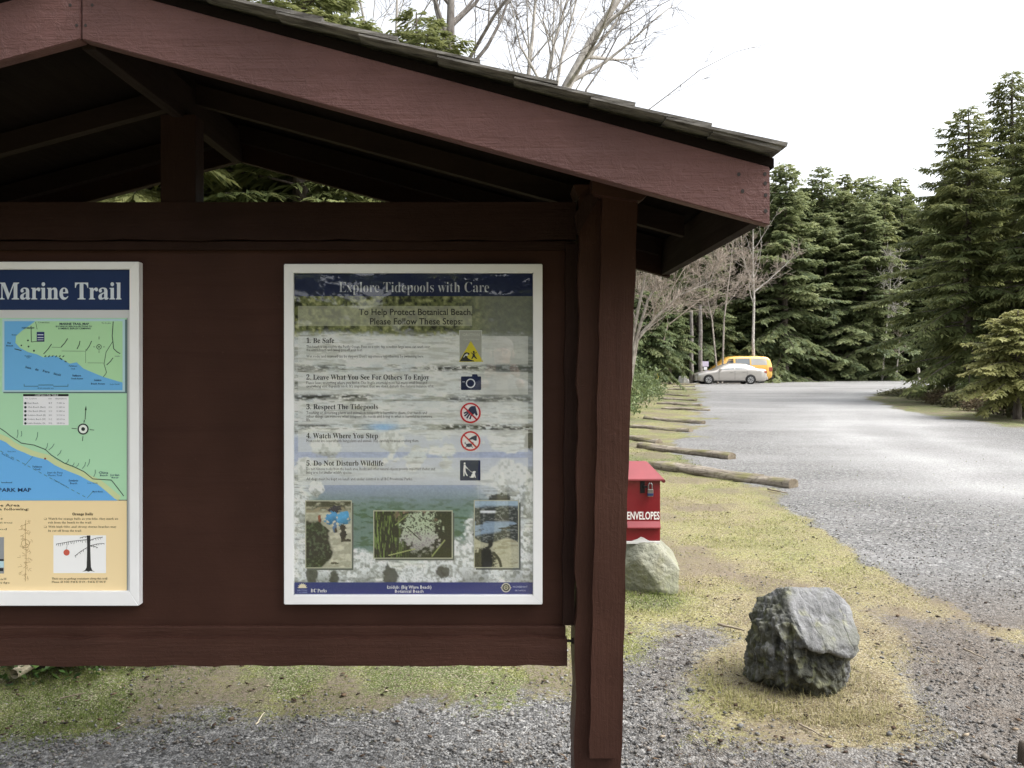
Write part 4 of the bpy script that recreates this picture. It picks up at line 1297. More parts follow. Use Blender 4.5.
def big_boulder():
    bm = bmesh.new(); bmesh.ops.create_icosphere(bm, subdivisions=7, radius=1.0)
    PL = [((0.10, -0.74, 0.74), 0.70), ((0.0, 0.35, 1.0), 0.86), ((0.05, -1.0, 0.02), 0.80), ((-0.62, -0.72, 0.22), 0.84), ((-1, -0.05, 0.04), 0.95), ((-0.72, -0.05, 0.74), 0.93),
          ((1, -0.22, 0.10), 0.94), ((0.80, -0.70, -0.35), 0.93), ((0.1, 1, 0.0), 0.9), ((0, 0, -1), 0.95), ((0.78, 0.2, 0.72), 1.02), ((-0.45, -0.55, -0.78), 0.90), ((-0.7, 0.8, 0.1), 0.95)]
    PL = [(Vector(n).normalized(), d) for n, d in PL]
    low = {}
    N = mnoise.noise
    for v in bm.verts:
        u = v.co.normalized(); t = 9.0; acc = 0.0
        for n, d in PL:
            c = u.dot(n)
            if c > 0.02: t = min(t, d / c); acc += (d / c) ** -40
        p = u * (0.3 * t + 0.7 * acc ** (-1 / 40))
        # a slab ends in a ledge two thirds down the front; the face below it is set back
        edge = 0.02 - 0.16 * p.x + 0.10 * N(Vector((p.x * 2.2, 1.3, 0.4))) + 0.05 * N(Vector((p.x * 7, 4.3, 0.4)))
        front = max(0.0, min(1.0, (-p.y - 0.15) / 0.3)) * max(0.0, min(1.0, (p.x + 0.66 + 0.12 * N(p * 3.0)) / 0.34))
        d = edge - p.z
        below = max(0.0, min(1.0, d / 0.035))
        a = -0.105 * below * front * max(0.35, 1 - max(0.0, d) * 0.9)
        a += 0.035 * front * max(0.0, 1 - abs(d + 0.05) / 0.10)
        # steep ribs and clefts on the left
        leftw = max(0.0, min(1.0, (-p.x - 0.30 + 0.12 * N(p * 2.0)) / 0.22))
        q = Vector((p.x * 4.2 + p.z * 1.3, p.y * 3.6, p.z * 1.5))
        rib = N(q + Vector((3, 7, 1))); rib = (1 - abs(rib) * 2.4)
        step = N(Vector((p.x * 9 + 2, p.y * 6, p.z * 1.6)))
        lw = leftw * max(0.0, min(1.0, (0.62 - p.z) / 0.25))
        a += lw * (0.075 * max(-0.9, rib) - 0.04 + 0.05 * (1 if step > 0.08 else 0))
        a += 0.075 * (mnoise.noise(p * 2.4 + Vector((2, 6, 1)), noise_basis='VORONOI_F2F1') - 0.35) * max(0.08, max(below, leftw))
        a += 0.030 * (0.25 + max(below, leftw)) * (mnoise.noise(p * 6.5 + Vector((4, 1, 3)), noise_basis='VORONOI_F2F1') - 0.3)
        # foliation: thin raised layers running diagonally, and rough breaks
        w = (p.z * 0.55 + p.x * 0.75) * 9 + 1.6 * N(p * 2.3)
        f = w - math.floor(w)
        a += 0.036 * (f - 0.5) * (0.5 + 0.5 * below) * (0.5 + N(p * 3 + Vector((9, 2, 5))))
        a += 0.045 * (0.5 + 0.5 * max(below, leftw)) * mnoise.fractal(p * 2.1 + Vector((5, 1, 8)), 0.75, 2.2, 6)
        a += 0.030 * (0.3 + below + leftw) * mnoise.ridged_multi_fractal(p * 3.6, 0.9, 2.1, 5, 1.0, 2.0) * 0.5 - 0.012
        low[v.index] = (below * max(front, 0.0), leftw)
        v.co = p + u * a
    bm.verts.ensure_lookup_table()
    lo = np.array([low[i][0] for i in range(len(bm.verts))]); lf = np.array([low[i][1] for i in range(len(bm.verts))])
    S3 = Vector((0.262, 0.265, 0.30))
    for v in bm.verts: v.co = Vector((v.co.x * S3.x, v.co.y * S3.y, v.co.z * S3.z))
    bm.normal_update()
    me = bpy.data.meshes.new('boulder'); bm.to_mesh(me); bm.free()
    me.polygons.foreach_set('use_smooth', np.ones(len(me.polygons), bool))
    for nm, ar in (('lichen', lo), ('ribs', lf)):
        at_ = me.attributes.new(nm, 'FLOAT', 'POINT'); at_.data.foreach_set('value', ar.astype(np.float32))
    k = NT('grey_schist'); ob = k.coord()
    nz = k.noise(ob, 9, 7, 0.65); fine = k.noise(ob, 60, 5, 0.65)
    st = k.noise(k.coord('Object', (34, 10, 12), (0, R(38), 0)), 1.0, 6, 0.65, 0.4)
    c = k.mix(k.rng(nz, 0.36, 0.60), (0.115, 0.117, 0.115), (0.25, 0.252, 0.255))
    wq = k.mix(0.12, ob, k.noise(ob, 5, 3, 0.5, out=1))
    ck = k.n('ShaderNodeTexVoronoi', feature='DISTANCE_TO_EDGE'); k.l(k.mix(1.0, wq, (2.6, 1.6, 1.0), 'MULTIPLY'), ck.inputs['Vector']); ck.inputs['Scale'].default_value = 3.1
    crack = k.rng(ck.outputs['Distance'], 0.0, 0.035, 1, 0)
    c = k.mix(k.math('MULTIPLY', crack, k.rng(k.noise(ob, 6, 2, 0.5), 0.48, 0.60, 0.0, 0.8)), c, (0.03, 0.03, 0.026))
    c = k.mix(k.rng(k.noise(ob, 7, 4, 0.6), 0.48, 0.62, 0, 0.5), c, (0.13, 0.135, 0.085))
    c = k.mix(k.rng(st, 0.55, 0.68, 0, 0.6), c, (0.11, 0.11, 0.105))
    c = k.mix(k.rng(st, 0.36, 0.28, 0, 0.6), c, (0.40, 0.395, 0.38))
    dk = k.mix(k.rng(nz, 0.38, 0.60), (0.026, 0.027, 0.021), (0.098, 0.100, 0.070))
    dk = k.mix(k.rng(st, 0.60, 0.70, 0, 0.6), dk, (0.22, 0.21, 0.18))
    dk = k.mix(k.rng(k.noise(ob, 16, 5, 0.6), 0.54, 0.66, 0, 0.6), dk, (0.115, 0.125, 0.04))
    lo_ = k.math('ADD', k.attr('lichen'), k.math('MULTIPLY', k.math('SUBTRACT', nz, 0.5), 1.1))
    ri = k.math('MULTIPLY', k.attr('ribs'), k.rng(k.noise(k.coord('Object', (30, 30, 6)), 1.0, 5, 0.65), 0.34, 0.54, 0, 1.0))
    m_ = k.math('MAXIMUM', k.rng(lo_, 0.3, 0.7, 0, 0.92), ri)
    c = k.mix(m_, c, dk)
    c = k.mix(k.rng(k.noise(ob, 11, 3, 0.5), 0.60, 0.68, 0, 0.4), c, (0.30, 0.30, 0.17))
    c = k.mix(k.rng(fine, 0.60, 0.72, 0, 0.6), c, (0.06, 0.06, 0.055))
    h = k.math('ADD', k.math('MULTIPLY', st, 0.8), k.math('ADD', k.math('MULTIPLY', nz, 0.9), k.math('MULTIPLY', fine, 0.45)))
    h = k.math('SUBTRACT', h, k.math('MULTIPLY', crack, 0.15))
    o = link('boulder', me, k.done(k.bsdf(c, 0.75, k.bump(h, 1.0, 0.016), 0.3)))
    o.location = (ROCK_C[0] + 0.045, ROCK_C[1] + 0.0, 0.225); o.rotation_euler = (0, 0, 0.06)
    tag(o, 'big grey layered boulder with a dark mossy lower face in the dry grass', 'rock')


big_boulder()
pale = rock_material('pale_stone', (0.27, 0.27, 0.215), (0.20, 0.205, 0.155), (0.20, 0.19, 0.12), (0.26, 0.27, 0.11), mossy=0.22, streak=5)
B0 = Vector((at(643.5, 366, 5.74).x, 5.74, 0))
stone('boulder', 5, (0.228, 0.20, 0.185),
      [((0.75, -0.25, 0.62), 0.83), ((0, 0, 1), 0.98), ((-0.8, -0.3, 0.5), 0.9), ((0.1, -1, 0.25), 0.86), ((0, 0, -1), 0.98), ((-1, 0, 0), 0.98), ((1, -0.2, -0.1), 0.98), ((0, 1, 0.2), 0.9), ((-0.6, -0.8, -0.2), 0.85)],
      0.045, pale, 'pale mossy boulder carrying the red envelope box', (B0.x + 0.035, B0.y + 0.07, 0.166), 0.15, 6, ((0.2, 0.3, 1), 3, 0.02))
white_stone = rock_material('white_stone', (0.62, 0.60, 0.56), (0.48, 0.47, 0.44), (0.2, 0.2, 0.18), (0.3, 0.3, 0.2), mossy=0.1, streak=5)
g = on_ground(684.5, 383)
stone('boulder', 7, (0.32, 0.3, 0.36), [((0, 0, 1), 0.9), ((0.5, -0.5, 0.6), 0.85), ((-1, 0, 0.2), 0.9), ((0, -1, 0), 0.9), ((1, 0, 0), 0.95)], 0.08, white_stone,
      'small white stone in the grass before the silver car', (g.x, g.y, g.z + 0.2), 0.4, 4)
g = on_ground(781, 381.3)
stone('boulder', 9, (0.62, 0.45, 0.34), [((0.4, -0.4, 0.8), 0.75), ((-0.6, -0.2, 0.7), 0.85), ((0, -1, 0.1), 0.9)], 0.07, rock_material('dark_stone', (0.19, 0.19, 0.19), (0.13, 0.13, 0.13), (0.06, 0.06, 0.05), (0.09, 0.09, 0.05), mossy=0.2),
      'low dark grey stone at the rear of the orange van', (g.x, g.y + 1.2, g.z + 0.08), 0.2, 4)

# --- the red envelope box
red = flat('red_enamel', (0.20, 0.009, 0.014), 0.38, 0, 0.5, 0.35, 0.12, 0.0, 5)
red2 = flat('faded_red_enamel', (0.245, 0.040, 0.047), 0.45, 0, 0.5, 0.2, 0.12, 0.0, 5)
box = thing('envelope_box', 'red metal drop box lettered ENVELOPES on a pale boulder', 'drop box', (B0.x, B0.y, 0))
u = 5.74 / F                                 # one picture pixel at the box
xl, xr_ = (626.3 - 643.5) * u, (660.3 - 643.5) * u
zt, zb = EYE - (480 - CY) * u, EYE - (541 - CY) * u
bm = bmesh.new(); add_box(bm, xl, xr_, 0, 0.22, zb, zt, 0.005); link('body', bm_mesh('box_body', bm), red, box)
# hipped lid with a folded lip
bm = bmesh.new()
e0, e1 = (621.5 - 643.5) * u, (663.4 - 643.5) * u
z0 = EYE - (478.5 - CY) * u; z1 = EYE - (464 - CY) * u * 1.0
fl = [(e0, -0.035, z0), (e1, -0.035, z0), (e1, 0.25, z0), (e0, 0.25, z0)]
tp = [((628 - 643.5) * u, 0.13, z1 + 0.004), ((650 - 643.5) * u, 0.13, z1 + 0.004), ((650 - 643.5) * u, 0.19, z1), ((628 - 643.5) * u, 0.19, z1)]
lo = [bm.verts.new((x, y, z - 0.012)) for x, y, z in fl]; mi_ = [bm.verts.new(p) for p in fl]; hi = [bm.verts.new(p) for p in tp]
bm.faces.new(lo[::-1]); bm.faces.new(hi)
for A, B in ((lo, mi_), (mi_, hi)):
    for i in range(4): bm.faces.new((A[i], A[(i + 1) % 4], B[(i + 1) % 4], B[i]))
bmesh.ops.bevel(bm, geom=[e for e in bm.edges], offset=0.002, segments=2, affect='EDGES')
link('lid', bm_mesh('box_lid', bm), red2, box)
# rolled ends of the lip
bm = bmesh.new()
for sx in (e0 + 0.004, e1 - 0.004):
    add_prism(bm, [(sx + 0.012 * math.cos(a), z0 - 0.014 + 0.013 * math.sin(a)) for a in np.linspace(0, 2 * math.pi, 13)[:-1]], 'y', -0.034, 0.20)
link('lip_roll', bm_mesh('lip_roll', bm), flat('dark_red_enamel', (0.12, 0.012, 0.014), 0.5), box)
# slot flap
zf = EYE - (524.5 - CY) * u
bm = bmesh.new()
add_prism(bm, [(0.0, zf + 0.026), (-0.030, zf - 0.016), (-0.030, zf - 0.024), (0.0, zf - 0.024)], 'x', xl + 0.004, xr_ - 0.002)
bmesh.ops.bevel(bm, geom=[e for e in bm.edges], offset=0.0025, segments=2, affect='EDGES')
link('slot_flap', bm_mesh('slot_flap', bm), flat('bright_red_enamel', (0.22, 0.012, 0.018), 0.35, 0, 0.5, 0.3), box)
bm = bmesh.new()
zz = EYE - (543.5 - CY) * u
add_box(bm, xl + 0.001, xr_ - 0.004, -0.012, 0.20, zz, zb - 0.0005, 0.001)
cx_ = (642 - 643.5) * u
add_prism(bm, [(cx_ - 0.075, zb + 0.001), (cx_ - 0.035, zb + 0.014), (cx_ - 0.008, zb + 0.030), (cx_ + 0.012, zb + 0.024), (cx_ + 0.03, zb + 0.012), (cx_ + 0.055, zb + 0.001)], 'y', -0.006, -0.001)
link('mounting_plate', bm_mesh('mount', bm), flat('white_mortar', (0.68, 0.67, 0.64), 0.8, var=0.1), box)
# hasp plate
hx = (645 - 643.5) * u; hz_ = EYE - (486 - CY) * u
bm = bmesh.new(); add_box(bm, hx - 0.035, hx - 0.002, -0.006, 0.0, hz_ - 0.05, hz_ + 0.035, 0.002)
add_box(bm, hx - 0.012, hx + 0.012, -0.024, -0.006, hz_ - 0.01, hz_ + 0.004, 0.002)
link('hasp', bm_mesh('hasp', bm), flat('black_iron', (0.018, 0.018, 0.02), 0.5, 0.4), box)
# padlock
px_ = (649.5 - 643.5) * u; pz = EYE - (492 - CY) * u
pad = thing('padlock', 'brass and blue steel padlock hanging from the hasp of the red box', 'padlock', (B0.x + px_, B0.y - 0.03, pz))
bm = bmesh.new(); add_box(bm, -0.020, 0.020, -0.013, 0.013, -0.026, 0.026, 0.004); link('lock_body', bm_mesh('lock_body', bm), flat('steel_lock', (0.32, 0.30, 0.27), 0.35, 0.9), pad)
bm = bmesh.new(); add_box(bm, -0.0206, 0.0206, -0.0136, 0.0136, -0.022, -0.002, 0.003); link('bumper', bm_mesh('bumper', bm), flat('blue_plastic', (0.015, 0.03, 0.10), 0.5), pad)
tb = Tubes(); aa = np.linspace(0, math.pi, 11)
tb.add([(-0.013, 0, 0.02)] + [(-0.013 * math.cos(a), 0, 0.05 + 0.018 * math.sin(a)) for a in aa] + [(0.013, 0, 0.02)], 0.0045, 8)
link('shackle', tb.mesh('shackle'), flat('steel_shackle', (0.30, 0.30, 0.31), 0.3, 0.9), pad)

# --- bits of timber on the ground
stick_mat = bark_mat('dry_stick', (0.13, 0.10, 0.075), (0.40, 0.34, 0.26), (10, 10, 10))
pale_wood = bark_mat('bleached_wood', (0.46, 0.40, 0.28), (0.72, 0.65, 0.50), (20, 3, 20))
for (a, b, r, nm, lab, mt) in (((718, 628), (744, 634), 0.009, 'stick', 'dark dead stick on the gravel left of the boulder', stick_mat),
                               ((800, 728), (826, 742), 0.005, 'stick', 'thin pale stick on the bare earth below the boulder', stick_mat),
                               ((896, 716), (914, 724), 0.004, 'stick', 'pale twig on the bare earth right of the boulder', stick_mat),
                               ((964, 652), (985, 662), 0.006, 'stick', 'short stick on the brown gravel at the right', stick_mat),
                               ((752, 476), (764, 477), 0.014, 'stick', 'flat stick on the gravel beyond the nearest parking log', stick_mat),
                               ((768, 491), (786, 495), 0.012, 'stick', 'brown stick at the near side of the nearest parking log', stick_mat),
                               ((60, 702), (86, 696), 0.004, 'stick', 'thin twig on the moss below the map board', stick_mat),
                               ((256, 728), (264, 716), 0.004, 'stick', 'pale straw stem where moss meets gravel under the kiosk', pale_wood)):
    A, B = on_ground(*a), on_ground(*b); d = B - A
    tb = Tubes(); n = 7
    pts = [A + d * (i / (n - 1)) + Vector((random.gauss(0, r * 0.5), random.gauss(0, r * 0.5), r * 1.2 + 0.012)) for i in range(n)]
    tb.add([tuple(p - A) for p in pts], [r * (1 - 0.45 * i / (n - 1)) for i in range(n)], 6)
    o = link(nm, tb.mesh('stick'), mt); o.location = A
    tag(o, lab, 'stick', 'sticks on the ground')
A, B = on_ground(14, 684), on_ground(38, 673)
A.z += 0.05; B.z += 0.07; d = B - A
tb = Tubes(); tb.add([(0, 0, 0), tuple(d * 0.5), tuple(d), tuple(d * 1.001)], [0.026, 0.03, 0.027, 0.001], 10)
o = link('wood_offcut', tb.mesh('offcut'), pale_wood); o.location = A
tag(o, 'pale cut branch end lying in the leaves below the map board', 'branch')
g = Vector((at(1023, 366, 3.24).x, 3.24, 0))
tb = Tubes(); tb.add([(0, 0, -0.05), (0.0, 0, 0.05), (0.003, 0, 0.085), (0.003, 0, 0.086)], [0.022, 0.02, 0.017, 0.001], 9)
o = link('wooden_stake', tb.mesh('stake'), flat('dark_stake', (0.05, 0.037, 0.026), 0.9, bump=0.01)); o.location = g
tag(o, 'dark broken stake in the gravel at the bottom right corner', 'stake')

# --- markers by the forest
g = Vector((at(658, 366, 44).x, 44, ground_z(44)))
mk = thing('trail_marker', 'yellow marker on a thin brown post before the dark undergrowth', 'marker', g)
u4 = 44 / F
bm = bmesh.new(); add_box(bm, -0.05, 0.05, -0.04, 0.04, -0.1, 0.95, 0.008); link('post', bm_mesh('marker_post', bm), flat('brown_post', (0.16, 0.09, 0.05), 0.8), mk)
bm = bmesh.new(); add_box(bm, -0.085, 0.085, -0.052, -0.041, 0.95 - 0.32, 0.99, 0.004); link('yellow_plate', bm_mesh('yellow_plate', bm), flat('yellow_paint', (0.75, 0.52, 0.03), 0.5), mk)
bm = bmesh.new(); add_box(bm, -0.05, 0.05, -0.0405, 0.04, 0.96, 1.0, 0.004)
link('post_top', bm_mesh('post_top', bm), flat('yellow_paint', (0.75, 0.52, 0.03), 0.5), mk)
# leaning dead stem beside the marker
A = Vector((at(644, 366, 45).x, 45, ground_z(45)))
tb = Tubes(); pp = [at(646, 372, 45), at(652, 362, 45), at(657, 356, 45), at(662, 348, 45)]
tb.add([tuple(p - A) for p in pp], [0.07, 0.06, 0.05, 0.03], 7); tb.add([tuple(at(657, 357, 45) - A), tuple(at(652, 357, 45) - A), tuple(at(646, 358, 45) - A)], [0.04, 0.03, 0.02], 5)
o = link('dead_branch', tb.mesh('dead_branch'), dark_bark); o.location = A
tag(o, 'grey dead branch leaning behind the yellow marker', 'branch')
# white notice by the van
g = Vector((at(705, 366, 58).x, 58, ground_z(58)))
ns = thing('notice_sign', 'small lilac white notice board on a post left of the orange van', 'sign', g)
bm = bmesh.new(); add_box(bm, -0.04, 0.04, -0.03, 0.03, -0.1, 1.45, 0.006); link('post', bm_mesh('sign_post', bm), flat('grey_post', (0.25, 0.23, 0.21), 0.8), ns)
bm = bmesh.new(); add_box(bm, -0.25, 0.25, -0.05, -0.031, 1.22, 1.60, 0.006); link('board', bm_mesh('sign_board', bm), flat('lilac_board', (0.55, 0.49, 0.60), 0.5), ns)
bm = bmesh.new(); add_box(bm, -0.10, 0.14, -0.051, -0.031, 0.98, 1.18, 0.006); link('lower_plate', bm_mesh('lower_plate', bm), flat('white_board', (0.8, 0.8, 0.8), 0.5), ns)
# pale stems standing before the dark wood
for (px, top, y, r, lab) in ((691.5, 352, 57, 0.16, 'pale tree trunk at the forest edge left of the silver car'), (700.5, 346, 58, 0.17, 'pale tree trunk with a light patch beside the lilac notice'),
                             (918.5, 367.5, 66, 0.15, 'pale grey stump at the road end by the large island conifer')):
    g = Vector((at(px, 366, y).x, y, ground_z(y))); tz = at(px, top, y).z
    tb = Tubes(); hgt = tz - g.z + (0 if px > 900 else 3.0)
    tb.add([(0.02 * math.sin(i * 1.9), 0.0, hgt * i / 6 - 0.05) for i in range(7)], [r * (1 - 0.35 * i / 6) for i in range(7)], 9)
    if px > 900: tb.add([(0, 0, hgt - 0.06), (0, 0, hgt - 0.02)], [r * 0.62, 0.01], 9)
    o = link('tree_stem' if px < 900 else 'stump', tb.mesh('stem'), dark_bark if px < 900 else alder_bark); o.location = g
    tag(o, lab, 'tree trunk' if px < 900 else 'stump')
# ================================================================== the two notice boards


def lin(r, g, b):
    f = lambda c: (c / 255 / 12.92) if c <= 10 else ((c / 255 + 0.055) / 1.055) ** 2.4
    return (f(r), f(g), f(b))


def ink_mat(col, rough=0.5):
    return flat('ink_%d_%d_%d' % tuple(int(c * 255) for c in col), col, rough, 0, 0.3)


SY = 2.852                                   # plane of the printed sheets
def S(px, py, lay=0): return Vector(((px - CX) * SY / F, SY - 0.0004 * lay, EYE - (py - CY) * SY / F))


class Print:
    """collects flat printed shapes into one mesh; px/py are picture points on the sheet"""
    def __init__(self, lay): self.bm = bmesh.new(); self.lay = lay
    def poly(self, pts, lay=None):
        vs = [self.bm.verts.new(S(x, y, self.lay if lay is None else lay)) for x, y in pts]
        try: self.bm.faces.new(vs)
        except ValueError: pass
        return self
    def rect(self, x0, y0, x1, y1): return self.poly([(x0, y0), (x1, y0), (x1, y1), (x0, y1)])
    def disc(self, x, y, r, n=24, ry=None): return self.poly([(x + r * math.cos(a), y + (ry or r) * math.sin(a)) for a in np.linspace(0, 2 * math.pi, n + 1)[:-1]])
    def ring(self, x, y, r, w, n=32):
        a = np.linspace(0, 2 * math.pi, n + 1)[:-1]
        o = [self.bm.verts.new(S(x + r * math.cos(t), y + r * math.sin(t), self.lay)) for t in a]
        i = [self.bm.verts.new(S(x + (r - w) * math.cos(t), y + (r - w) * math.sin(t), self.lay)) for t in a]
        for k in range(n): self.bm.faces.new((o[k], o[(k + 1) % n], i[(k + 1) % n], i[k]))
        return self
    def line(self, pts, w, closed=False):
        pts = [Vector(p) for p in pts]
        if closed: pts = pts + [pts[0]]
        L, Rr = [], []
        for i, p in enumerate(pts):
            d = (pts[min(i + 1, len(pts) - 1)] - pts[max(i - 1, 0)])
            if d.length < 1e-6: d = Vector((1, 0))
            nrm = Vector((-d.y, d.x)).normalized() * w / 2
            L.append(self.bm.verts.new(S(*(p + nrm), self.lay))); Rr.append(self.bm.verts.new(S(*(p - nrm), self.lay)))
        for i in range(len(pts) - 1): self.bm.faces.new((L[i], L[i + 1], Rr[i + 1], Rr[i]))
        return self
    def dash(self, a, b, n, w):
        a, b = Vector(a), Vector(b)
        for i in range(n): self.line([a.lerp(b, (i + 0.1) / n), a.lerp(b, (i + 0.65) / n)], w)
        return self
    def frame(self, x0, y0, x1, y1, w):
        self.rect(x0, y0, x1, y0 + w); self.rect(x0, y1 - w, x1, y1); self.rect(x0, y0 + w, x0 + w, y1 - w); return self.rect(x1 - w, y0 + w, x1, y1 - w)
    def done(self, name, col, parent, place, smooth=False):
        for f in self.bm.faces:
            f.normal_update()
            if f.normal.y > 0: f.normal_flip()
        me = bpy.data.meshes.new(name); self.bm.to_mesh(me); self.bm.free()
        me.transform(Matrix.Translation(-Vector(place)))
        return link(name, me, ink_mat(col) if isinstance(col, tuple) else col, parent)


def serif(s):
    out = ''
    for c in s:
        if 'A' <= c <= 'Z': out += chr(0x1D400 + ord(c) - 65)
        elif 'a' <= c <= 'z': out += chr(0x1D41A + ord(c) - 97)
        elif '0' <= c <= '9': out += chr(0x1D7CE + ord(c) - 48)
        else: out += c
    return out


_ref = {}


def glyphs(body, bold=0.0, res=2):
    c = bpy.data.curves.new('lettering', 'FONT'); c.body = body; c.resolution_u = res; c.offset = bold
    me = baked(bpy.data.objects.new('lettering', c)); bpy.data.curves.remove(c)
    return me


def cap_height(ser):
    if ser not in _ref:
        me = glyphs(serif('H') if ser else 'H')
        z = [v.co.y for v in me.vertices]; _ref[ser] = (max(z) - min(z), min(z)); bpy.data.meshes.remove(me)
    return _ref[ser]


def lettering(name, lines, col, parent, place, lay, tofun=None):
    """lines: (text, x0, x1, baseline y, cap height, serif?, boldness[, tilt degrees]); fitted between x0 and x1"""
    V, Lp, T = [], [], []; n = 0
    for ln in lines:
        s, x0, x1, by, ch, ser, bold = ln[:7]; tilt = ln[7] if len(ln) > 7 else 0
        me = glyphs(serif(s) if ser else s, bold, 3 if ch > 4 else 1)
        co = np.empty(len(me.vertices) * 3, np.float32); me.vertices.foreach_get('co', co); co = co.reshape(-1, 3)
        H, z0 = cap_height(ser)
        w = co[:, 0].max() - co[:, 0].min()
        X = (co[:, 0] - co[:, 0].min()) / w * (x1 - x0); Y = -(co[:, 1]) / H * ch
        a = R(tilt); px = x0 + X * math.cos(a) - Y * math.sin(a); py = by + X * math.sin(a) + Y * math.cos(a)
        for a_, b_ in zip(px, py): V.append(tofun(a_, b_) if tofun else S(a_, b_, lay))
        for p in me.polygons:
            vv = [v + n for v in p.vertices]; Lp += vv; T.append(len(vv))
        n += len(me.vertices); bpy.data.meshes.remove(me)
    V = [tuple(Vector(v) - Vector(place)) for v in V]
    me = np_mesh(name, V, T, Lp)
    return link(name, me, ink_mat(col) if isinstance(col, tuple) else col, parent)


def picture(name, x0, y0, x1, y1, step, lay, fun, parent, place, mat):
    nx = max(2, int((x1 - x0) / step) + 1); ny = max(2, int((y1 - y0) / step) + 1)
    X, Y = np.meshgrid(np.linspace(x0, x1, nx), np.linspace(y0, y1, ny))
    c = fun(X.ravel(), Y.ravel())
    v = np.stack([(X.ravel() - CX) * SY / F - place[0], np.full(nx * ny, SY - 0.0004 * lay - place[1]), EYE - (Y.ravel() - CY) * SY / F - place[2]], -1)
    i = np.arange(ny - 1)[:, None] * nx; j = np.arange(nx - 1)[None]
    q = np.stack([i + j, i + nx + j, i + nx + j + 1, i + j + 1], -1).reshape(-1, 4)
    return link(name, np_mesh(name, v, 4, q.ravel(), {'ink': c}), mat, parent)


def L3(r, g, b): return np.array(lin(r, g, b))
def mixc(c, d, t): return c * (1 - t)[:, None] + np.asarray(d) * t[:, None]


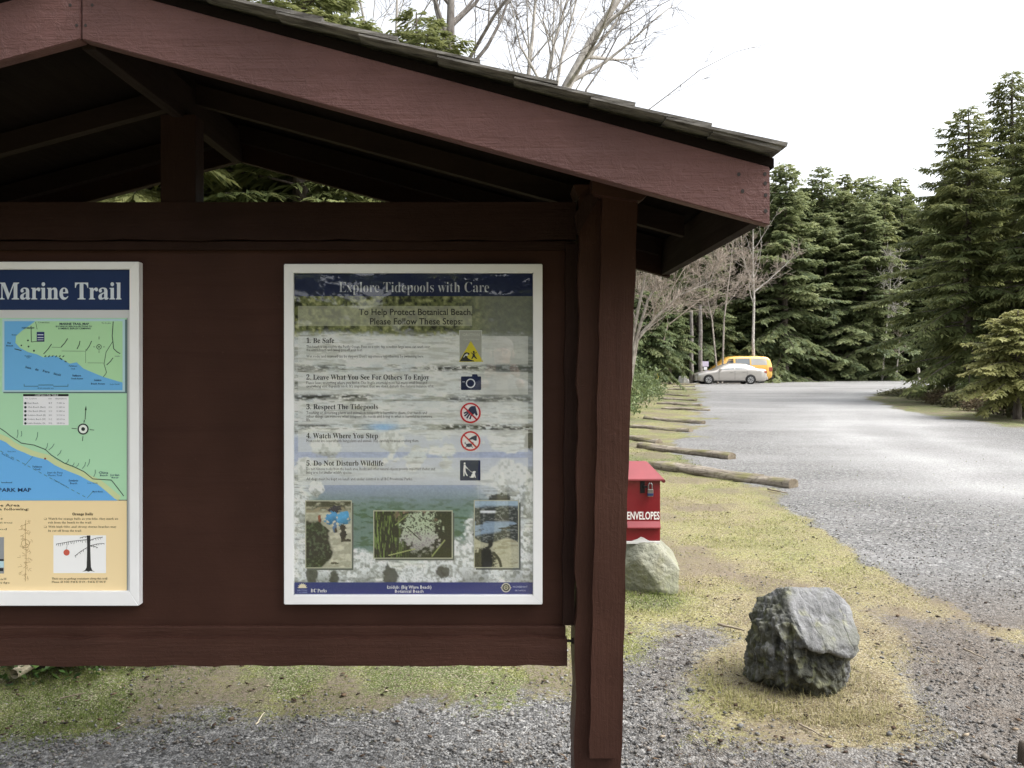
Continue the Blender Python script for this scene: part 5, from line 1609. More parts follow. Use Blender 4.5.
def photo_tidepool(x, y):
    """the printed backdrop: forest, pale shelf rock, a tide pool and barnacled boulders"""
    n1 = fbm(x / 3.2, y / 3.2, 1, 4); n2 = fbm(x / 14, y / 5, 2, 5); n3 = fbm(x / 1.2, y / 1.2, 3, 3)
    hz = fbm(x / 22, y / 2.6, 4, 5); hz2 = fbm(x / 9, y / 1.2, 8, 4); bl = fbm(x / 16, y / 16, 5, 4)
    c = np.zeros((len(x), 3)) + L3(206, 211, 212)
    # shelf rock with horizontal cracks
    c = mixc(c, L3(232, 234, 228), sstep(0.45, 0.65, n2))
    c = mixc(c, L3(150, 152, 142), sstep(0.52, 0.70, hz) * 0.8)
    c = mixc(c, L3(70, 70, 62), sstep(0.60, 0.76, hz2) * 0.55)
    for yc, w, x0, x1, a in ((367.5, 3.2, 286, 345, .6), (368.5, 3.0, 425, 545, .95), (397, 3.2, 294, 372, .95), (399, 3.0, 445, 545, .8), (427, 3.0, 286, 330, .8), (427.5, 3.4, 440, 545, .95), (348, 3, 500, 545, .5), (385, 2, 286, 300, .5)):
        m = np.exp(-((y - yc - 5 * (hz - 0.5)) / w) ** 2) * sstep(x0 - 6, x0 + 6, x) * sstep(x1 + 6, x1 - 6, x) * a
        c = mixc(c, L3(46, 46, 40), m * sstep(0.30, 0.55, fbm(x / 4, y / 1.6, 12, 3)))
    # forest along the top
    f = sstep(338, 330, y + 8 * (n1 - 0.5) + 4 * (bl - .5))
    fc = mixc(np.zeros((len(x), 3)) + L3(112, 118, 78), L3(40, 44, 30), sstep(0.5, 0.72, n1))
    fc = mixc(fc, L3(172, 174, 128), sstep(0.55, 0.75, 1 - n1) * 0.8)
    fc = mixc(fc, L3(150, 155, 138), sstep(440, 500, x) * 0.65)
    c = mixc(c, fc, f)
    c = mixc(c, L3(112, 116, 112), 0.62 * sstep(468, 496, x + 18 * (bl - .5)) * sstep(412, 392, y))
    # water
    wy = sstep(462, 488, y) * sstep(303, 322, x + 16 * (bl - .5)) * sstep(496, 470, x + 26 * (bl - .5)) * sstep(562, 545, y + 22 * (bl - .5) - sstep(330, 300, x) * 20)
    wc = mixc(np.zeros((len(x), 3)) + L3(158, 168, 194), L3(112, 136, 130), sstep(478, 512, y))
    wc = mixc(wc, L3(82, 108, 86), sstep(0.48, 0.68, fbm(x / 7, y / 2.5, 30, 4)) * sstep(490, 515, y))
    c = mixc(c, wc, wy)
    wy2 = sstep(430, 440, y) * sstep(478, 462, y) * sstep(0.42, 0.52, bl + 0.1 * sstep(330, 360, x) - 0.35 * sstep(470, 510, x) * sstep(455, 445, y))
    c = mixc(c, L3(168, 178, 205), wy2 * 0.85)
    pool = np.exp(-(((x - 383) / 14) ** 2 + ((y - 427) / 5) ** 2))
    c = mixc(c, L3(150, 190, 232), pool * 0.9)
    # boulders
    for (bx, by, rx, ry) in ((304, 468, 9, 12), (316, 489, 9, 9), (302, 508, 11, 16), (391, 441, 15, 11), (326, 446, 18, 13), (510, 475, 22, 18), (528, 500, 14, 20), (318, 566, 26, 22), (365, 568, 30, 17), (468, 560, 46, 28), (520, 560, 26, 34), (420, 578, 36, 13), (485, 530, 24, 22)):
        d = np.hypot((x - bx) / rx, (y - by) / ry) + 0.5 * (bl - 0.5) + 0.35 * (n1 - .5)
        bc = mixc(np.zeros((len(x), 3)) + L3(222, 226, 228), L3(164, 168, 164), sstep(0.45, 0.68, n1))
        bc = mixc(bc, L3(110, 112, 100), sstep(by, by + ry, y) * 0.75 * sstep(0.4, 0.6, bl + .1))
        c = mixc(c, bc, sstep(1.0, 0.80, d + 0.5 * (n2 - .5)))
    # dark weedy gaps
    for (bx, by, rx, ry) in ((312, 573, 6, 14), (334, 580, 5, 12), (390, 577, 9, 13), (443, 572, 8, 7), (500, 500, 12, 8), (478, 526, 6, 20), (530, 440, 6, 10)):
        d = np.hypot((x - bx) / rx, (y - by) / ry) + 0.9 * (n1 - 0.5)
        c = mixc(c, L3(58, 58, 50), sstep(1.0, 0.75, d) * 0.9)
    sp = sstep(0.56, 0.70, n3) * 0.42
    c = mixc(c, L3(90, 92, 84), sp * sstep(486, 500, y) * sstep(0.3, 0, wy))
    return np.clip(c * (0.85 + 0.3 * n3)[:, None] * 1.18, 0, 0.86) ** 1.10


def band_print(x, y):
    return mixc(photo_tidepool(x, y), L3(234, 236, 232), np.full(len(x), 0.50))


NAVY, INK = lin(24, 36, 74), lin(24, 24, 26)
BPL = lin(196, 200, 206)
pm = vcol_print('printed_photo')
P1 = (S(413, 434).x, 2.862, S(413, 434).z)
sign1 = thing('rules_sign', 'white framed tidepool rules poster with five numbered steps on the kiosk wall', 'sign', P1)
white_frame = flat('white_powder_coat', (0.87, 0.87, 0.88), 0.42, 0, 0.5, 0.1, 0.03, 0.0, 6)


def sign_frame(x0, y0, x1, y1, wx, wt, wb, root, place, wl=None):
    o = Vector(place)
    def wp(px, py): return ((px - CX) * 2.84 / F, EYE - (py - CY) * 2.84 / F)
    wl = wx if wl is None else wl
    # four mitred bars with a raised outer rib
    co = [wp(x0, y0), wp(x1, y0), wp(x1, y1), wp(x0, y1)]
    ci = [wp(x0 + wl, y0 + wt), wp(x1 - wx, y0 + wt), wp(x1 - wx, y1 - wb), wp(x0 + wl, y1 - wb)]
    for a in range(4):
        b = (a + 1) % 4
        bm = bmesh.new()
        g = 0.0004
        pts = [co[a], co[b], ci[b], ci[a]]
        c = (sum(p[0] for p in pts) / 4, sum(p[1] for p in pts) / 4)
        add_prism(bm, [(p[0], p[1]) for p in pts], 'y', 2.838, 2.8715)
        for v in bm.verts: v.co -= o
        bmesh.ops.bevel(bm, geom=[e for e in bm.edges], offset=0.0022, segments=2, affect='EDGES')
        link('frame_bar', bm_mesh('frame_bar', bm), white_frame, root)


def backing(x0, y0, x1, y1, root, place, col):
    bm = bmesh.new(); a, b = S(x0, y0), S(x1, y1)
    add_box(bm, a.x, b.x, SY + 0.0006, 2.870, b.z, a.z)
    for v in bm.verts: v.co -= Vector(place)
    link('backing_board', bm_mesh('backing', bm), flat('sign_backing', col, 0.5), root)


def glazing(x0, y0, x1, y1, root, place):
    if 'clear_sheet' not in MATS:
        k = NT('clear_sheet')
        ge = k.n('ShaderNodeNewGeometry'); dt = k.n('ShaderNodeVectorMath', operation='DOT_PRODUCT')
        k.l(ge.outputs['Normal'], dt.inputs[0]); k.l(ge.outputs['Incoming'], dt.inputs[1])
        fr = k.math('ADD', k.math('MULTIPLY', k.math('POWER', k.math('SUBTRACT', 1.0, k.math('ABSOLUTE', dt.outputs['Value'])), 5.0), 0.9), 0.048)   # reflectance of a clear sheet
        g = k.n('ShaderNodeBsdfGlossy'); g.inputs['Roughness'].default_value = 0.015; g.inputs['Color'].default_value = (1, 1, 1, 1)
        t = k.n('ShaderNodeBsdfTransparent'); t.inputs[0].default_value = (0.99, 0.99, 0.99, 1)
        mx = k.n('ShaderNodeMixShader'); k.l(fr, mx.inputs[0]); k.l(t.outputs[0], mx.inputs[1]); k.l(g.outputs[0], mx.inputs[2])
        MATS['clear_sheet'] = k.done(mx.outputs[0])
    bm = bmesh.new(); a, b = S(x0, y0), S(x1, y1)
    add_box(bm, a.x, b.x, 2.8405, 2.8435, b.z, a.z)
    for v in bm.verts: v.co -= Vector(place)
    link('clear_cover', bm_mesh('cover', bm), MATS['clear_sheet'], root)


sign_frame(284, 264, 542.5, 604.5, 9.5, 9.0, 9.5, sign1, P1)
backing(292, 272, 536, 596, sign1, P1, (0.7, 0.7, 0.7))
glazing(293, 272.5, 534.6, 595.5, sign1, P1)
picture('printed_photo', 292, 296, 536, 583, 0.9, 0, photo_tidepool, sign1, P1, pm)
hb = Print(1).rect(292, 271, 536, 296.2).done('title_band', NAVY, sign1, P1)
lettering('title_lettering', [('Explore Tidepools with Care', 339, 489, 292.2, 10.2, True, -0.012)], BPL, hb, (0, 0, 0), 2).location = -Vector(P1)
ib = picture('text_panel', 298, 306, 472, 326, 0.9, 1, lambda x, y: mixc(photo_tidepool(x, y), L3(206, 208, 188), np.full(len(x), 0.45)), sign1, P1, pm)
lettering('lettering', [('To Help Protect Botanical Beach,', 359, 472.5, 315.0, 6.2, False, 0.012), ('Please Follow These Steps:', 370, 462.5, 324.4, 6.2, False, 0.012)], INK, ib, P1, 2)
STEPS = [(336, 364.5, ('1. Be Safe', 306.4, 334.2, 343.0), [('This beach is exposed to the Pacific Ocean. Even on a calm day, a sudden large wave can wash over', 430, 347.9), ('the entire beach and sweep you off your feet.', 362.5, 351.0), ("Wet rocks and seaweed can be slippery. Don't experience hypothermia by swimming here.", 424, 357.4)]),
         (371.8, 394.5, ('2. Leave What You See For Others To Enjoy', 306.4, 429.2, 379.6), [('Please leave everything where you find it. This fragile intertidal zone has many small lives and', 427, 383.9), ("everything else depends on it. It's important that we don't disturb the natural balance of it.", 434, 387.3)]),
         (402.3, 424, ('3. Respect The Tidepools', 306.4, 378, 409.2), [('Touching or disturbing plants and animals in tidepools is harmful to them. Our hands and', 427, 413.9), ('other things can remove what tidepool life needs and bring in what is harmful to remove', 432, 417.5), ('life.', 310.5, 420.9)]),
         (430, 452, ('4. Watch Where You Step', 306.4, 378, 438.2), [('Most rocks are covered with living plants and animals. Step carefully to avoid crushing them.', 419, 441.9)]),
         (457.6, 485, ('5. Do Not Disturb Wildlife', 306.4, 383.5, 465.6), [('Do not remove rocks from the beach area. Rocks and other natural objects provide important shelter and', 435, 470.0), ('living area for smaller wildlife species.', 352, 473.6), ('All dogs must be kept on leash and under control in all BC Provincial Parks.', 412.5, 480.1)])]
panels = []
for (y0, y1, hd, body) in STEPS:
    pp = picture('text_panel', 298, y0, 528, y1, 0.9, 1, band_print, sign1, P1, pm)
    panels.append(pp)
    lettering('heading', [(hd[0], hd[1], hd[2], hd[3], 5.0, True, 0.004)], lin(26, 27, 34), pp, P1, 2)
    lettering('body_text', [(t, 306.4, x1, by + 0.2, 2.9, False, 0.0) for (t, x1, by) in body], lin(38, 38, 42), pp, P1, 2)
# pictograms
def sub(pr, name, col, par): return pr.done(name, col, par, P1)
WH, RED = lin(238, 238, 238), lin(200, 32, 48)
p = panels[0]
sub(Print(2).rect(459.3, 330.5, 481.9, 362.4), 'warning_ground', lin(172, 174, 166), p)
sub(Print(3).frame(459.2, 330.4, 482, 362.5, 0.45), 'warning_outline', lin(222, 226, 220), p)
lettering('warning_lettering', [('CAUTION', 462.5, 479.5, 336.0, 2.6, False, 0.01), ('CAUTION', 463, 478.5, 340.3, 1.5, False, 0.0)], lin(206, 208, 200), p, P1, 3)
sub(Print(3).poly([(470.8, 340.8), (483.2, 361.8), (458.8, 361.8)]), 'warning_triangle', lin(214, 200, 52), p)
wv = Print(4).poly([(459.6, 361.4), (462.4, 356.6), (464.2, 353.2), (466.4, 352.2), (469, 352.9), (470, 354.3), (468.6, 354.6), (467.4, 355.5), (467.2, 357), (468.4, 358.4), (470.6, 359.6), (473.6, 360.4), (474.4, 361.4)])
wv.disc(473.8, 352.0, 1.1, 10).poly([(472.6, 353.3), (474.6, 353.4), (475.2, 356.0), (477.2, 358.6), (476.4, 359.2), (473.8, 357.0), (472.2, 359.2), (471.3, 358.7), (472.6, 355.9)]).line([(471, 352.6), (473.2, 354.4), (476.6, 352.4)], 0.7)
sub(wv, 'wave_symbol', lin(36, 38, 40), p)
sub(Print(5).disc(466.6, 355.0, 1.5, 12, 1.0).line([(463.6, 357.5), (465.2, 355), (467.4, 353.6)], 0.7), 'wave_foam', lin(226, 230, 226), p)
p = panels[1]
cmr = Print(2).poly([(461.6, 376.4), (480.6, 376.4), (481.2, 377.0), (481.2, 389.4), (480.6, 390.0), (461.6, 390.0), (461.0, 389.4), (461.0, 377.0)])
cmr.poly([(472.4, 374.2), (477.2, 374.2), (477.8, 376.39), (471.8, 376.39)]); sub(cmr, 'camera_symbol', NAVY, p)
sub(Print(3).ring(470.6, 383.3, 4.7, 1.1).rect(462.4, 381.6, 465, 382.1), 'camera_lens', lin(226, 230, 236), p)
for (p, cx_, cy_, r_) in ((panels[2], 470.5, 412.9, 10.3), (panels[3], 470.5, 441.0, 10.0)):
    sub(Print(2).disc(cx_, cy_, r_ - 0.9, 32), 'symbol_ground', lin(236, 232, 232), p)
    k_ = Print(3)
    if p is panels[2]:
        k_.poly([(cx_ + 1.2, cy_ - 6.8), (cx_ + 5.0, cy_ - 7.0), (cx_ + 6.0, cy_ - 2.5), (cx_ + 7.2, cy_ + 1.8), (cx_ + 5.8, cy_ + 3.0), (cx_ + 4.0, cy_ + 0.4), (cx_ + 2.6, cy_ + 2.0), (cx_ - 1.2, cy_ + 0.8), (cx_ - 3.0, cy_ - 2.0), (cx_ - 0.8, cy_ - 5.6)])
        for (a, b) in (((-2.2, -1.6), (-6.6, 0.4)), ((-1.8, -0.4), (-6.0, 3.2)), ((-0.4, 0.2), (-3.8, 5.4)), ((1.2, 0.8), (-0.6, 6.2))):
            k_.line([(cx_ + a[0], cy_ + a[1]), (cx_ + b[0], cy_ + b[1])], 1.5)
        sub(k_, 'hand_symbol', NAVY, p)
    else:
        k_.poly([(cx_ - 1.6, cy_ - 2.2), (cx_ + 1.6, cy_ - 4.4), (cx_ + 5.2, cy_ - 5.8), (cx_ + 6.4, cy_ - 5.4), (cx_ + 6.2, cy_ - 0.6), (cx_ + 4.6, cy_ - 0.2), (cx_ + 2.2, cy_ - 1.6), (cx_ - 1.0, cy_ - 1.2)])
        k_.disc(cx_ - 1.4, cy_ + 4.2, 3.0, 14, 1.9)
        for sx in (-1, 1):
            k_.line([(cx_ - 1.4 + sx * 2.4, cy_ + 3.4), (cx_ - 1.4 + sx * 4.4, cy_ + 2.0), (cx_ - 1.4 + sx * 3.6, cy_ + 1.0)], 0.8); k_.line([(cx_ - 1.4 + sx * 2.0, cy_ + 5.2), (cx_ - 1.4 + sx * 3.8, cy_ + 6.4)], 0.7)
        sub(k_, 'shoe_and_crab_symbol', NAVY, p)
    sub(Print(4).ring(cx_, cy_, r_, 1.7), 'red_ring', RED, p)
    sub(Print(4).line([(cx_ - r_ * 0.66, cy_ - r_ * 0.60), (cx_ + r_ * 0.62, cy_ + r_ * 0.66)], 1.6), 'red_bar', RED, p)
p = panels[4]
sub(Print(2).poly([(460.6, 460.2), (479.8, 460.2), (480.4, 460.8), (480.4, 479.9), (479.8, 480.5), (460.6, 480.5), (460.0, 479.9), (460.0, 460.8)]), 'symbol_ground', NAVY, p)
d_ = Print(3).disc(464.6, 463.4, 1.0, 10)
d_.poly([(463.8, 464.6), (465.4, 464.6), (466.2, 466.6), (467.9, 468.2), (467.4, 468.9), (465.5, 467.6), (465.6, 470.6), (466.4, 473.2), (467.8, 475.6), (466.9, 476.1), (465.2, 473.6), (464.6, 471.8), (464.5, 476.1), (463.5, 476.1), (463.3, 470.6)])
d_.line([(467.6, 468.5), (470.4, 471.2), (472.6, 472.6)], 0.35)
d_.poly([(470.6, 477.6), (471.6, 474.6), (472.8, 472.9), (472.4, 471.8), (474.0, 470.9), (476.0, 471.5), (475.6, 472.4), (474.9, 472.9), (475.2, 475.0), (475.8, 477.6), (474.8, 477.6), (474.3, 476.0), (473.6, 477.6)]).line([(470.7, 477.3), (469.6, 476.6)], 0.5)
sub(d_, 'dog_walker_symbol', WH, p)


# three inset photographs
def photo_walkers(x, y):
    u = (x - 305.2) / 46.7; v = (y - 500.3) / 68.0
    n1 = fbm(x / 2.2, y / 2.2, 60, 4); n2 = fbm(x / 6, y / 3, 61, 4)
    c = np.zeros((len(x), 3)) + L3(176, 174, 154)
    c = mixc(c, L3(208, 206, 186), sstep(0.45, 0.65, n2))
    c = mixc(c, L3(70, 68, 56), sstep(0.20, 0.10, v) * sstep(0.3, 0.6, n2 + .1))
    c = mixc(c, L3(150, 140, 118), sstep(0.08, 0.12, v) * sstep(0.2, 0.16, v) * sstep(.45, .6, n2))
    edge = 0.56 - 0.25 * sstep(0.46, 0.3, v) + 0.06 * np.sin(v * 9) - 0.22 * sstep(0.75, 1.0, v) + 0.09 * (n2 - .5)
    dk = sstep(edge + 0.03, edge - 0.03, u) * sstep(0.26, 0.34, v + .1 * (n2 - .5))
    dc = mixc(np.zeros((len(x), 3)) + L3(34, 38, 28), L3(74, 88, 66), sstep(0.5, 0.7, n1))
    c = mixc(c, dc, dk)
    def blob(cx, cy, rx, ry, col, a=1.0):
        nonlocal c
        d = np.hypot((u - cx) / rx, (v - cy) / ry) + 1.1 * (n1 - .5) + 0.8 * (n2 - .5)
        sh = 1 - 0.45 * sstep(-0.4, 0.9, (u - cx) / rx * 0.5 + (v - cy) / ry)
        c = c * (1 - (sstep(1.05, 0.9, d) * a))[:, None] + (L3(*col) * sh[:, None]) * (sstep(1.05, 0.9, d) * a)[:, None]
    blob(0.62, 0.14, 0.16, 0.06, (54, 46, 70)); blob(0.57, 0.25, 0.15, 0.09, (74, 158, 214)); blob(0.80, 0.27, 0.13, 0.10, (84, 172, 226))
    blob(0.31, 0.27, 0.04, 0.05, (150, 84, 66)); blob(0.64, 0.38, 0.05, 0.09, (96, 130, 170)); blob(0.81, 0.47, 0.07, 0.14, (48, 44, 44)); blob(0.66, 0.44, 0.025, 0.04, (66, 52, 46)); blob(0.90, 0.59, 0.12, 0.02, (60, 56, 48)); blob(0.62, 0.92, 0.08, 0.02, (104, 98, 78))
    return c * (0.8 + 0.4 * n1)[:, None]


def photo_anemone(x, y):
    u = (x - 373.3) / 79.4; v = (y - 510.3) / 48.3
    n1 = fbm(x / 1.3, y / 1.3, 70, 3); n2 = fbm(x / 1.1, y / 7, 71, 3); n3 = fbm(x / 4, y / 4, 72, 4)
    c = np.zeros((len(x), 3)) + L3(30, 34, 22)
    c = mixc(c, L3(116, 140, 74), sstep(0.5, 0.7, n2) * sstep(0.5, 0.2, u))
    c = mixc(c, L3(150, 124, 108), sstep(0.55, 0.72, n3) * sstep(0.35, 0.1, v) * sstep(0.2, 0.35, u) * .7)
    d = np.hypot((u - 0.60) / 0.25, (v - 0.42) / 0.48) + 1.1 * (n3 - .5) + 0.3 * (n1 - .5)
    ac = mixc(np.zeros((len(x), 3)) + L3(190, 204, 176), L3(70, 74, 60), sstep(0.50, 0.64, n1))
    ac = mixc(ac, L3(196, 182, 196), sstep(0.35, 0.65, v) * .5)
    c = mixc(c, ac, sstep(1.0, 0.75, d) * (1 - .5 * sstep(.55, .95, v)))
    for (a, b, w_, col) in (((0.2, 0.93), (0.52, 0.80), 0.014, (168, 176, 120)), ((0.74, 0.95), (0.90, 0.62), 0.012, (150, 160, 104)), ((0.28, 0.3), (0.44, 0.08), 0.012, (136, 150, 96)), ((0.42, 0.35), (0.6, 0.62), 0.010, (40, 44, 30)), ((0.6, .15), (.86, .3), .01, (46, 50, 36))):
        ax, ay = a; bx, by = b
        t = np.clip(((u - ax) * (bx - ax) + (v - ay) * (by - ay)) / ((bx - ax) ** 2 + (by - ay) ** 2), 0, 1)
        dd = np.hypot(u - ax - t * (bx - ax), v - ay - t * (by - ay))
        c = mixc(c, L3(*col), sstep(w_, w_ * 0.5, dd))
    return c * (0.7 + 0.6 * n1)[:, None]


def photo_shore(x, y):
    u = (x - 473.8) / 45.2; v = (y - 500) / 68.0
    n1 = fbm(x / 2, y / 1.2, 80, 4); n2 = fbm(x / 8, y / 2.2, 81, 4); n3 = fbm(x / 1.3, y / 1.3, 82, 3)
    c = np.zeros((len(x), 3)) + L3(168, 190, 208)
    rock = mixc(np.zeros((len(x), 3)) + L3(66, 70, 68), L3(130, 134, 130), sstep(0.5, 0.7, n1))
    c = mixc(c, rock, sstep(0.07, 0.12, v + 0.05 * (n2 - .5)))
    c = mixc(c, L3(232, 236, 240), sstep(0.15, 0.16, v) * sstep(0.20, 0.18, v) * sstep(0.12, 0.16, u) * sstep(0.52, 0.45, u))
    c = mixc(c, L3(150, 170, 190), sstep(0.30, 0.33, v) * sstep(0.56, 0.5, v + 0.12 * u) * sstep(0.44, 0.54, n2 + 0.12 - 0.2 * np.abs(u - 0.5)))
    sand = np.zeros((len(x), 3)) + L3(190, 188, 164)
    sand = mixc(sand, L3(164, 160, 136), sstep(0.5, 0.7, n2))
    c = mixc(c, sand, sstep(0.585, 0.61, v - 0.10 * (u - 0.5) - 0.06 * np.sin(u * 6)))
    wd = np.hypot((u - 0.22) / 0.32, (v - 0.88) / 0.2) + 0.8 * (n1 - .5)
    c = mixc(c, L3(52, 52, 46), sstep(1.0, 0.75, wd))
    ln = np.abs(u - (0.28 + 0.55 * (0.70 - v) * 2.2 + 0.05 * np.sin(v * 30))); c = mixc(c, L3(52, 52, 46), sstep(0.07, 0.03, ln) * sstep(0.57, 0.6, v) * sstep(0.78, 0.74, v))
    ln2 = np.abs(np.hypot((u - 0.30) / 1, (v - 1.0) / 0.8) - 0.30); c = mixc(c, L3(56, 56, 48), sstep(0.04, 0.02, ln2) * sstep(.35, .45, u))
    return c * (0.8 + 0.4 * n3)[:, None]


for (x0, y0, x1, y1, fn, nm) in ((305.2, 500.3, 351.9, 568.3, photo_walkers, 'inset_photo'), (373.3, 510.3, 452.7, 558.6, photo_anemone, 'inset_photo'), (473.8, 500, 519, 568, photo_shore, 'inset_photo')):
    o = picture(nm, x0 + 1, y0 + 1, x1 - 1, y1 - 1, 0.55, 3, fn, sign1, P1, pm)
    Print(2).rect(x0, y0, x1, y1).done('photo_border', lin(188, 188, 168), o, P1)
    Print(1).rect(x0 + 2, y0 + 2.5, x1 + 1.6, y1 + 1.8).done('printed_shadow', lin(96, 100, 96), o, P1)
fb = Print(1).rect(292, 582.3, 536, 597).done('footer_band', lin(34, 46, 120), sign1, P1)
lettering('lettering', [('Łnidub: (Big Wave Beach)', 387, 431.5, 588.6, 3.2, False, 0.012), ('Botanical Beach', 395, 423.5, 592.6, 3.0, False, 0.012)], WH, fb, P1, 2)
lettering('park_lettering', [('BC', 310.8, 316.4, 592.2, 3.5, True, 0.0), ('Parks', 317.6, 326.8, 592.2, 3.3, True, 0.0)], WH, fb, P1, 2)
sn = Print(2).poly([(302.5 + 3.9 * math.cos(a), 588.0 - 4.0 * math.sin(a)) for a in np.linspace(0, math.pi, 14)])
for a in np.linspace(0.15, math.pi - 0.15, 8): sn.line([(302.5 + 3.9 * math.cos(a), 588 - 4.0 * math.sin(a)), (302.5 + 4.9 * math.cos(a), 588 - 5.0 * math.sin(a))], 0.5)
sub(sn, 'sun_emblem', lin(236, 226, 196), fb)
lettering('emblem_lettering', [('BRITISH', 297.6, 307, 591.0, 1.5, False, 0), ('COLUMBIA', 297.4, 307.4, 593.2, 1.5, False, 0)], lin(150, 160, 210), fb, P1, 2)
em = Print(2).disc(506, 587.6, 4.7, 24); em.poly([(500.4, 587.6), (502, 586.2), (502, 589)]).poly([(511.6, 587.6), (510, 586.2), (510, 589)]); sub(em, 'round_emblem', lin(206, 204, 190), fb)
sub(Print(3).disc(506, 587.6, 3.7, 24), 'round_emblem_field', lin(74, 74, 66), fb)
sub(Print(4).ring(506, 587.4, 2.3, 0.7, 16).line([(504.4, 588.6), (506, 586.6), (507.8, 588.8)], 0.7), 'emblem_figure', lin(190, 188, 160), fb)
lettering('nation_lettering', [('PACHEEDAHT', 513, 527.5, 587.6, 1.7, False, 0), ('FIRST NATION', 515, 525.5, 591.2, 1.4, False, 0)], lin(196, 204, 224), fb, P1, 2)

# ------------------------------------------------------------------ the map sign
P2 = (S(0, 434).x, 2.862, S(0, 434).z)
sign2 = thing('map_sign', 'white framed trail map board with a green and blue coast map at the left edge', 'sign', P2)
MX0 = -205
sign_frame(MX0, 261.8, 139, 605.8, 9.5, 7.5, 14.5, sign2, P2)
backing(MX0 + 6, 268, 131, 594, sign2, P2, (0.62, 0.62, 0.62))
Q = lambda lay: Print(lay)
def s2(pr, name, col, par=sign2): return pr.done(name, col, par, P2)
tb2 = s2(Q(1).rect(MX0 + 8, 268.6, 129.8, 310), 'title_band', lin(24, 46, 88))
lettering('title_lettering', [('Juan de Fuca Marine Trail', -133.5, 121.5, 299.3, 16.6, True, 0.006)], lin(212, 220, 230), tb2, P2, 2)
s2(Q(1).rect(MX0 + 8, 310, 129.8, 591), 'grey_margin', lin(206, 208, 210))
green = lin(176, 222, 184)
mp = s2(Q(2).rect(MX0 + 14, 318, 127.4, 500), 'park_map', green)
COAST = [(-190, 372), (-120, 400), (-70, 415), (-30, 428), (0, 439.4), (6, 442.6), (11.5, 446.6), (17, 449), (24, 452.5), (31.5, 456), (40, 458.5), (47.3, 460), (55, 464.5), (63, 468.8), (72, 473), (80, 476), (89, 480), (97.4, 484.6), (105, 490), (114.6, 498), (118, 500)]
rj = random.Random(2)
cj = [(x + rj.uniform(-.7, .7), y + rj.uniform(-.7, .7)) for x, y in COAST]
s2(Q(3).line([(x + 1.5, y - 2.2) for x, y in cj], 5.5), 'beach_strip', lin(204, 216, 164), mp)
s2(Q(4).poly([(MX0 + 14, 500), (MX0 + 14, 366)] + cj), 'sea', lin(108, 178, 236), mp)
rl = Q(5).line([(-190, 352), (-110, 385), (-60, 402), (0, 428), (6, 432), (10.7, 435.8), (21.5, 443), (34.4, 445), (45.8, 449.5), (51.6, 455), (64.5, 463), (75, 467), (84.5, 471.7), (93, 478.8), (111.7, 480), (118, 488), (124, 496)], 0.75)
s2(rl, 'road_line', lin(60, 74, 70), mp)
cr_ = Q(5)
for (a, b) in (((17.2, 438), (18, 429.6)), ((21.3, 436.5), (21.6, 431)), ((36, 440.5), (38, 432)), ((45.4, 450), (48, 443)), ((49, 450), (54.6, 443.6)), ((57.6, 455.6), (61.6, 450)), ((66, 463.5), (69, 459)), ((72, 466), (74.5, 462.5)), ((76.6, 466.5), (79, 463)), ((82.6, 468.5), (86, 462)), ((87.4, 466.5), (90, 459)), ((94, 476.6), (95.6, 469.6)), ((-30, 416), (-26, 404)), ((-80, 395), (-74, 380))):
    m_ = ((a[0] + b[0]) / 2 + 0.7, (a[1] + b[1]) / 2 + 0.3); cr_.line([a, m_, b], 0.55)
cr_.dash((-60, 424), (0, 450.5), 12, 0.5); cr_.dash((0, 450.5), (87.5, 498), 16, 0.5); cr_.line([(25, 465.5), (33, 456.5)], 0.4); cr_.line([(87.4, 498), (93, 491.5)], 0.4)
s2(cr_, 'creek_line_marking', lin(84, 118, 110), mp)
lettering('map_lettering', [('PROVINCIAL PARK MAP', -43, 31.8, 491.6, 3.6, False, 0.02), ('Parkinson', 33, 42.2, 467.5, 2.0, False, 0.01), ('Creek', 35, 41, 470, 1.7, False, 0.01), ('Sombrio', 69, 78.5, 481.4, 2.0, False, 0.01), ('Beach', 70.5, 77.5, 484, 1.7, False, 0.01),
                        ('China', 99, 108.5, 473.6, 2.2, False, 0.01), ('Beach', 100.5, 108, 476, 1.6, False, 0.01), ('Jordan', 110.5, 119.5, 475.8, 2.0, False, 0.01), ('River', 112, 119, 478.2, 1.6, False, 0.01), ('Mystic Beach', 93, 103, 492.2, 1.5, False, 0.01), ('Loss Creek', 88, 98, 483.6, 1.4, False, 0), ('Minute Creek', 8, 16, 452, 1.3, False, 0, 0),
                        ('Juan de Fuca', 47.5, 63, 473.3, 1.7, False, 0), ('Marine Trail', 48.5, 62, 476.0, 1.7, False, 0), ('Park Boundary', 54, 68.5, 480.2, 1.3, False, 0, 28), ('Park Boundary', 2, 15.5, 454, 1.2, False, 0, 27)], lin(34, 58, 96), mp, P2, 6)
s2(Q(6).disc(45.5, 458.6, 1.0, 10), 'camp_mark', lin(150, 60, 44), mp)
s2(Q(5).line([(2, 482.6), (12.4, 482.6)], 0.5).line([(2, 481.6), (2, 482.6)], .4).line([(7, 481.6), (7, 482.6)], .4).line([(12.2, 481.6), (12.2, 482.6)], .4), 'scale_bar', lin(40, 60, 90), mp)
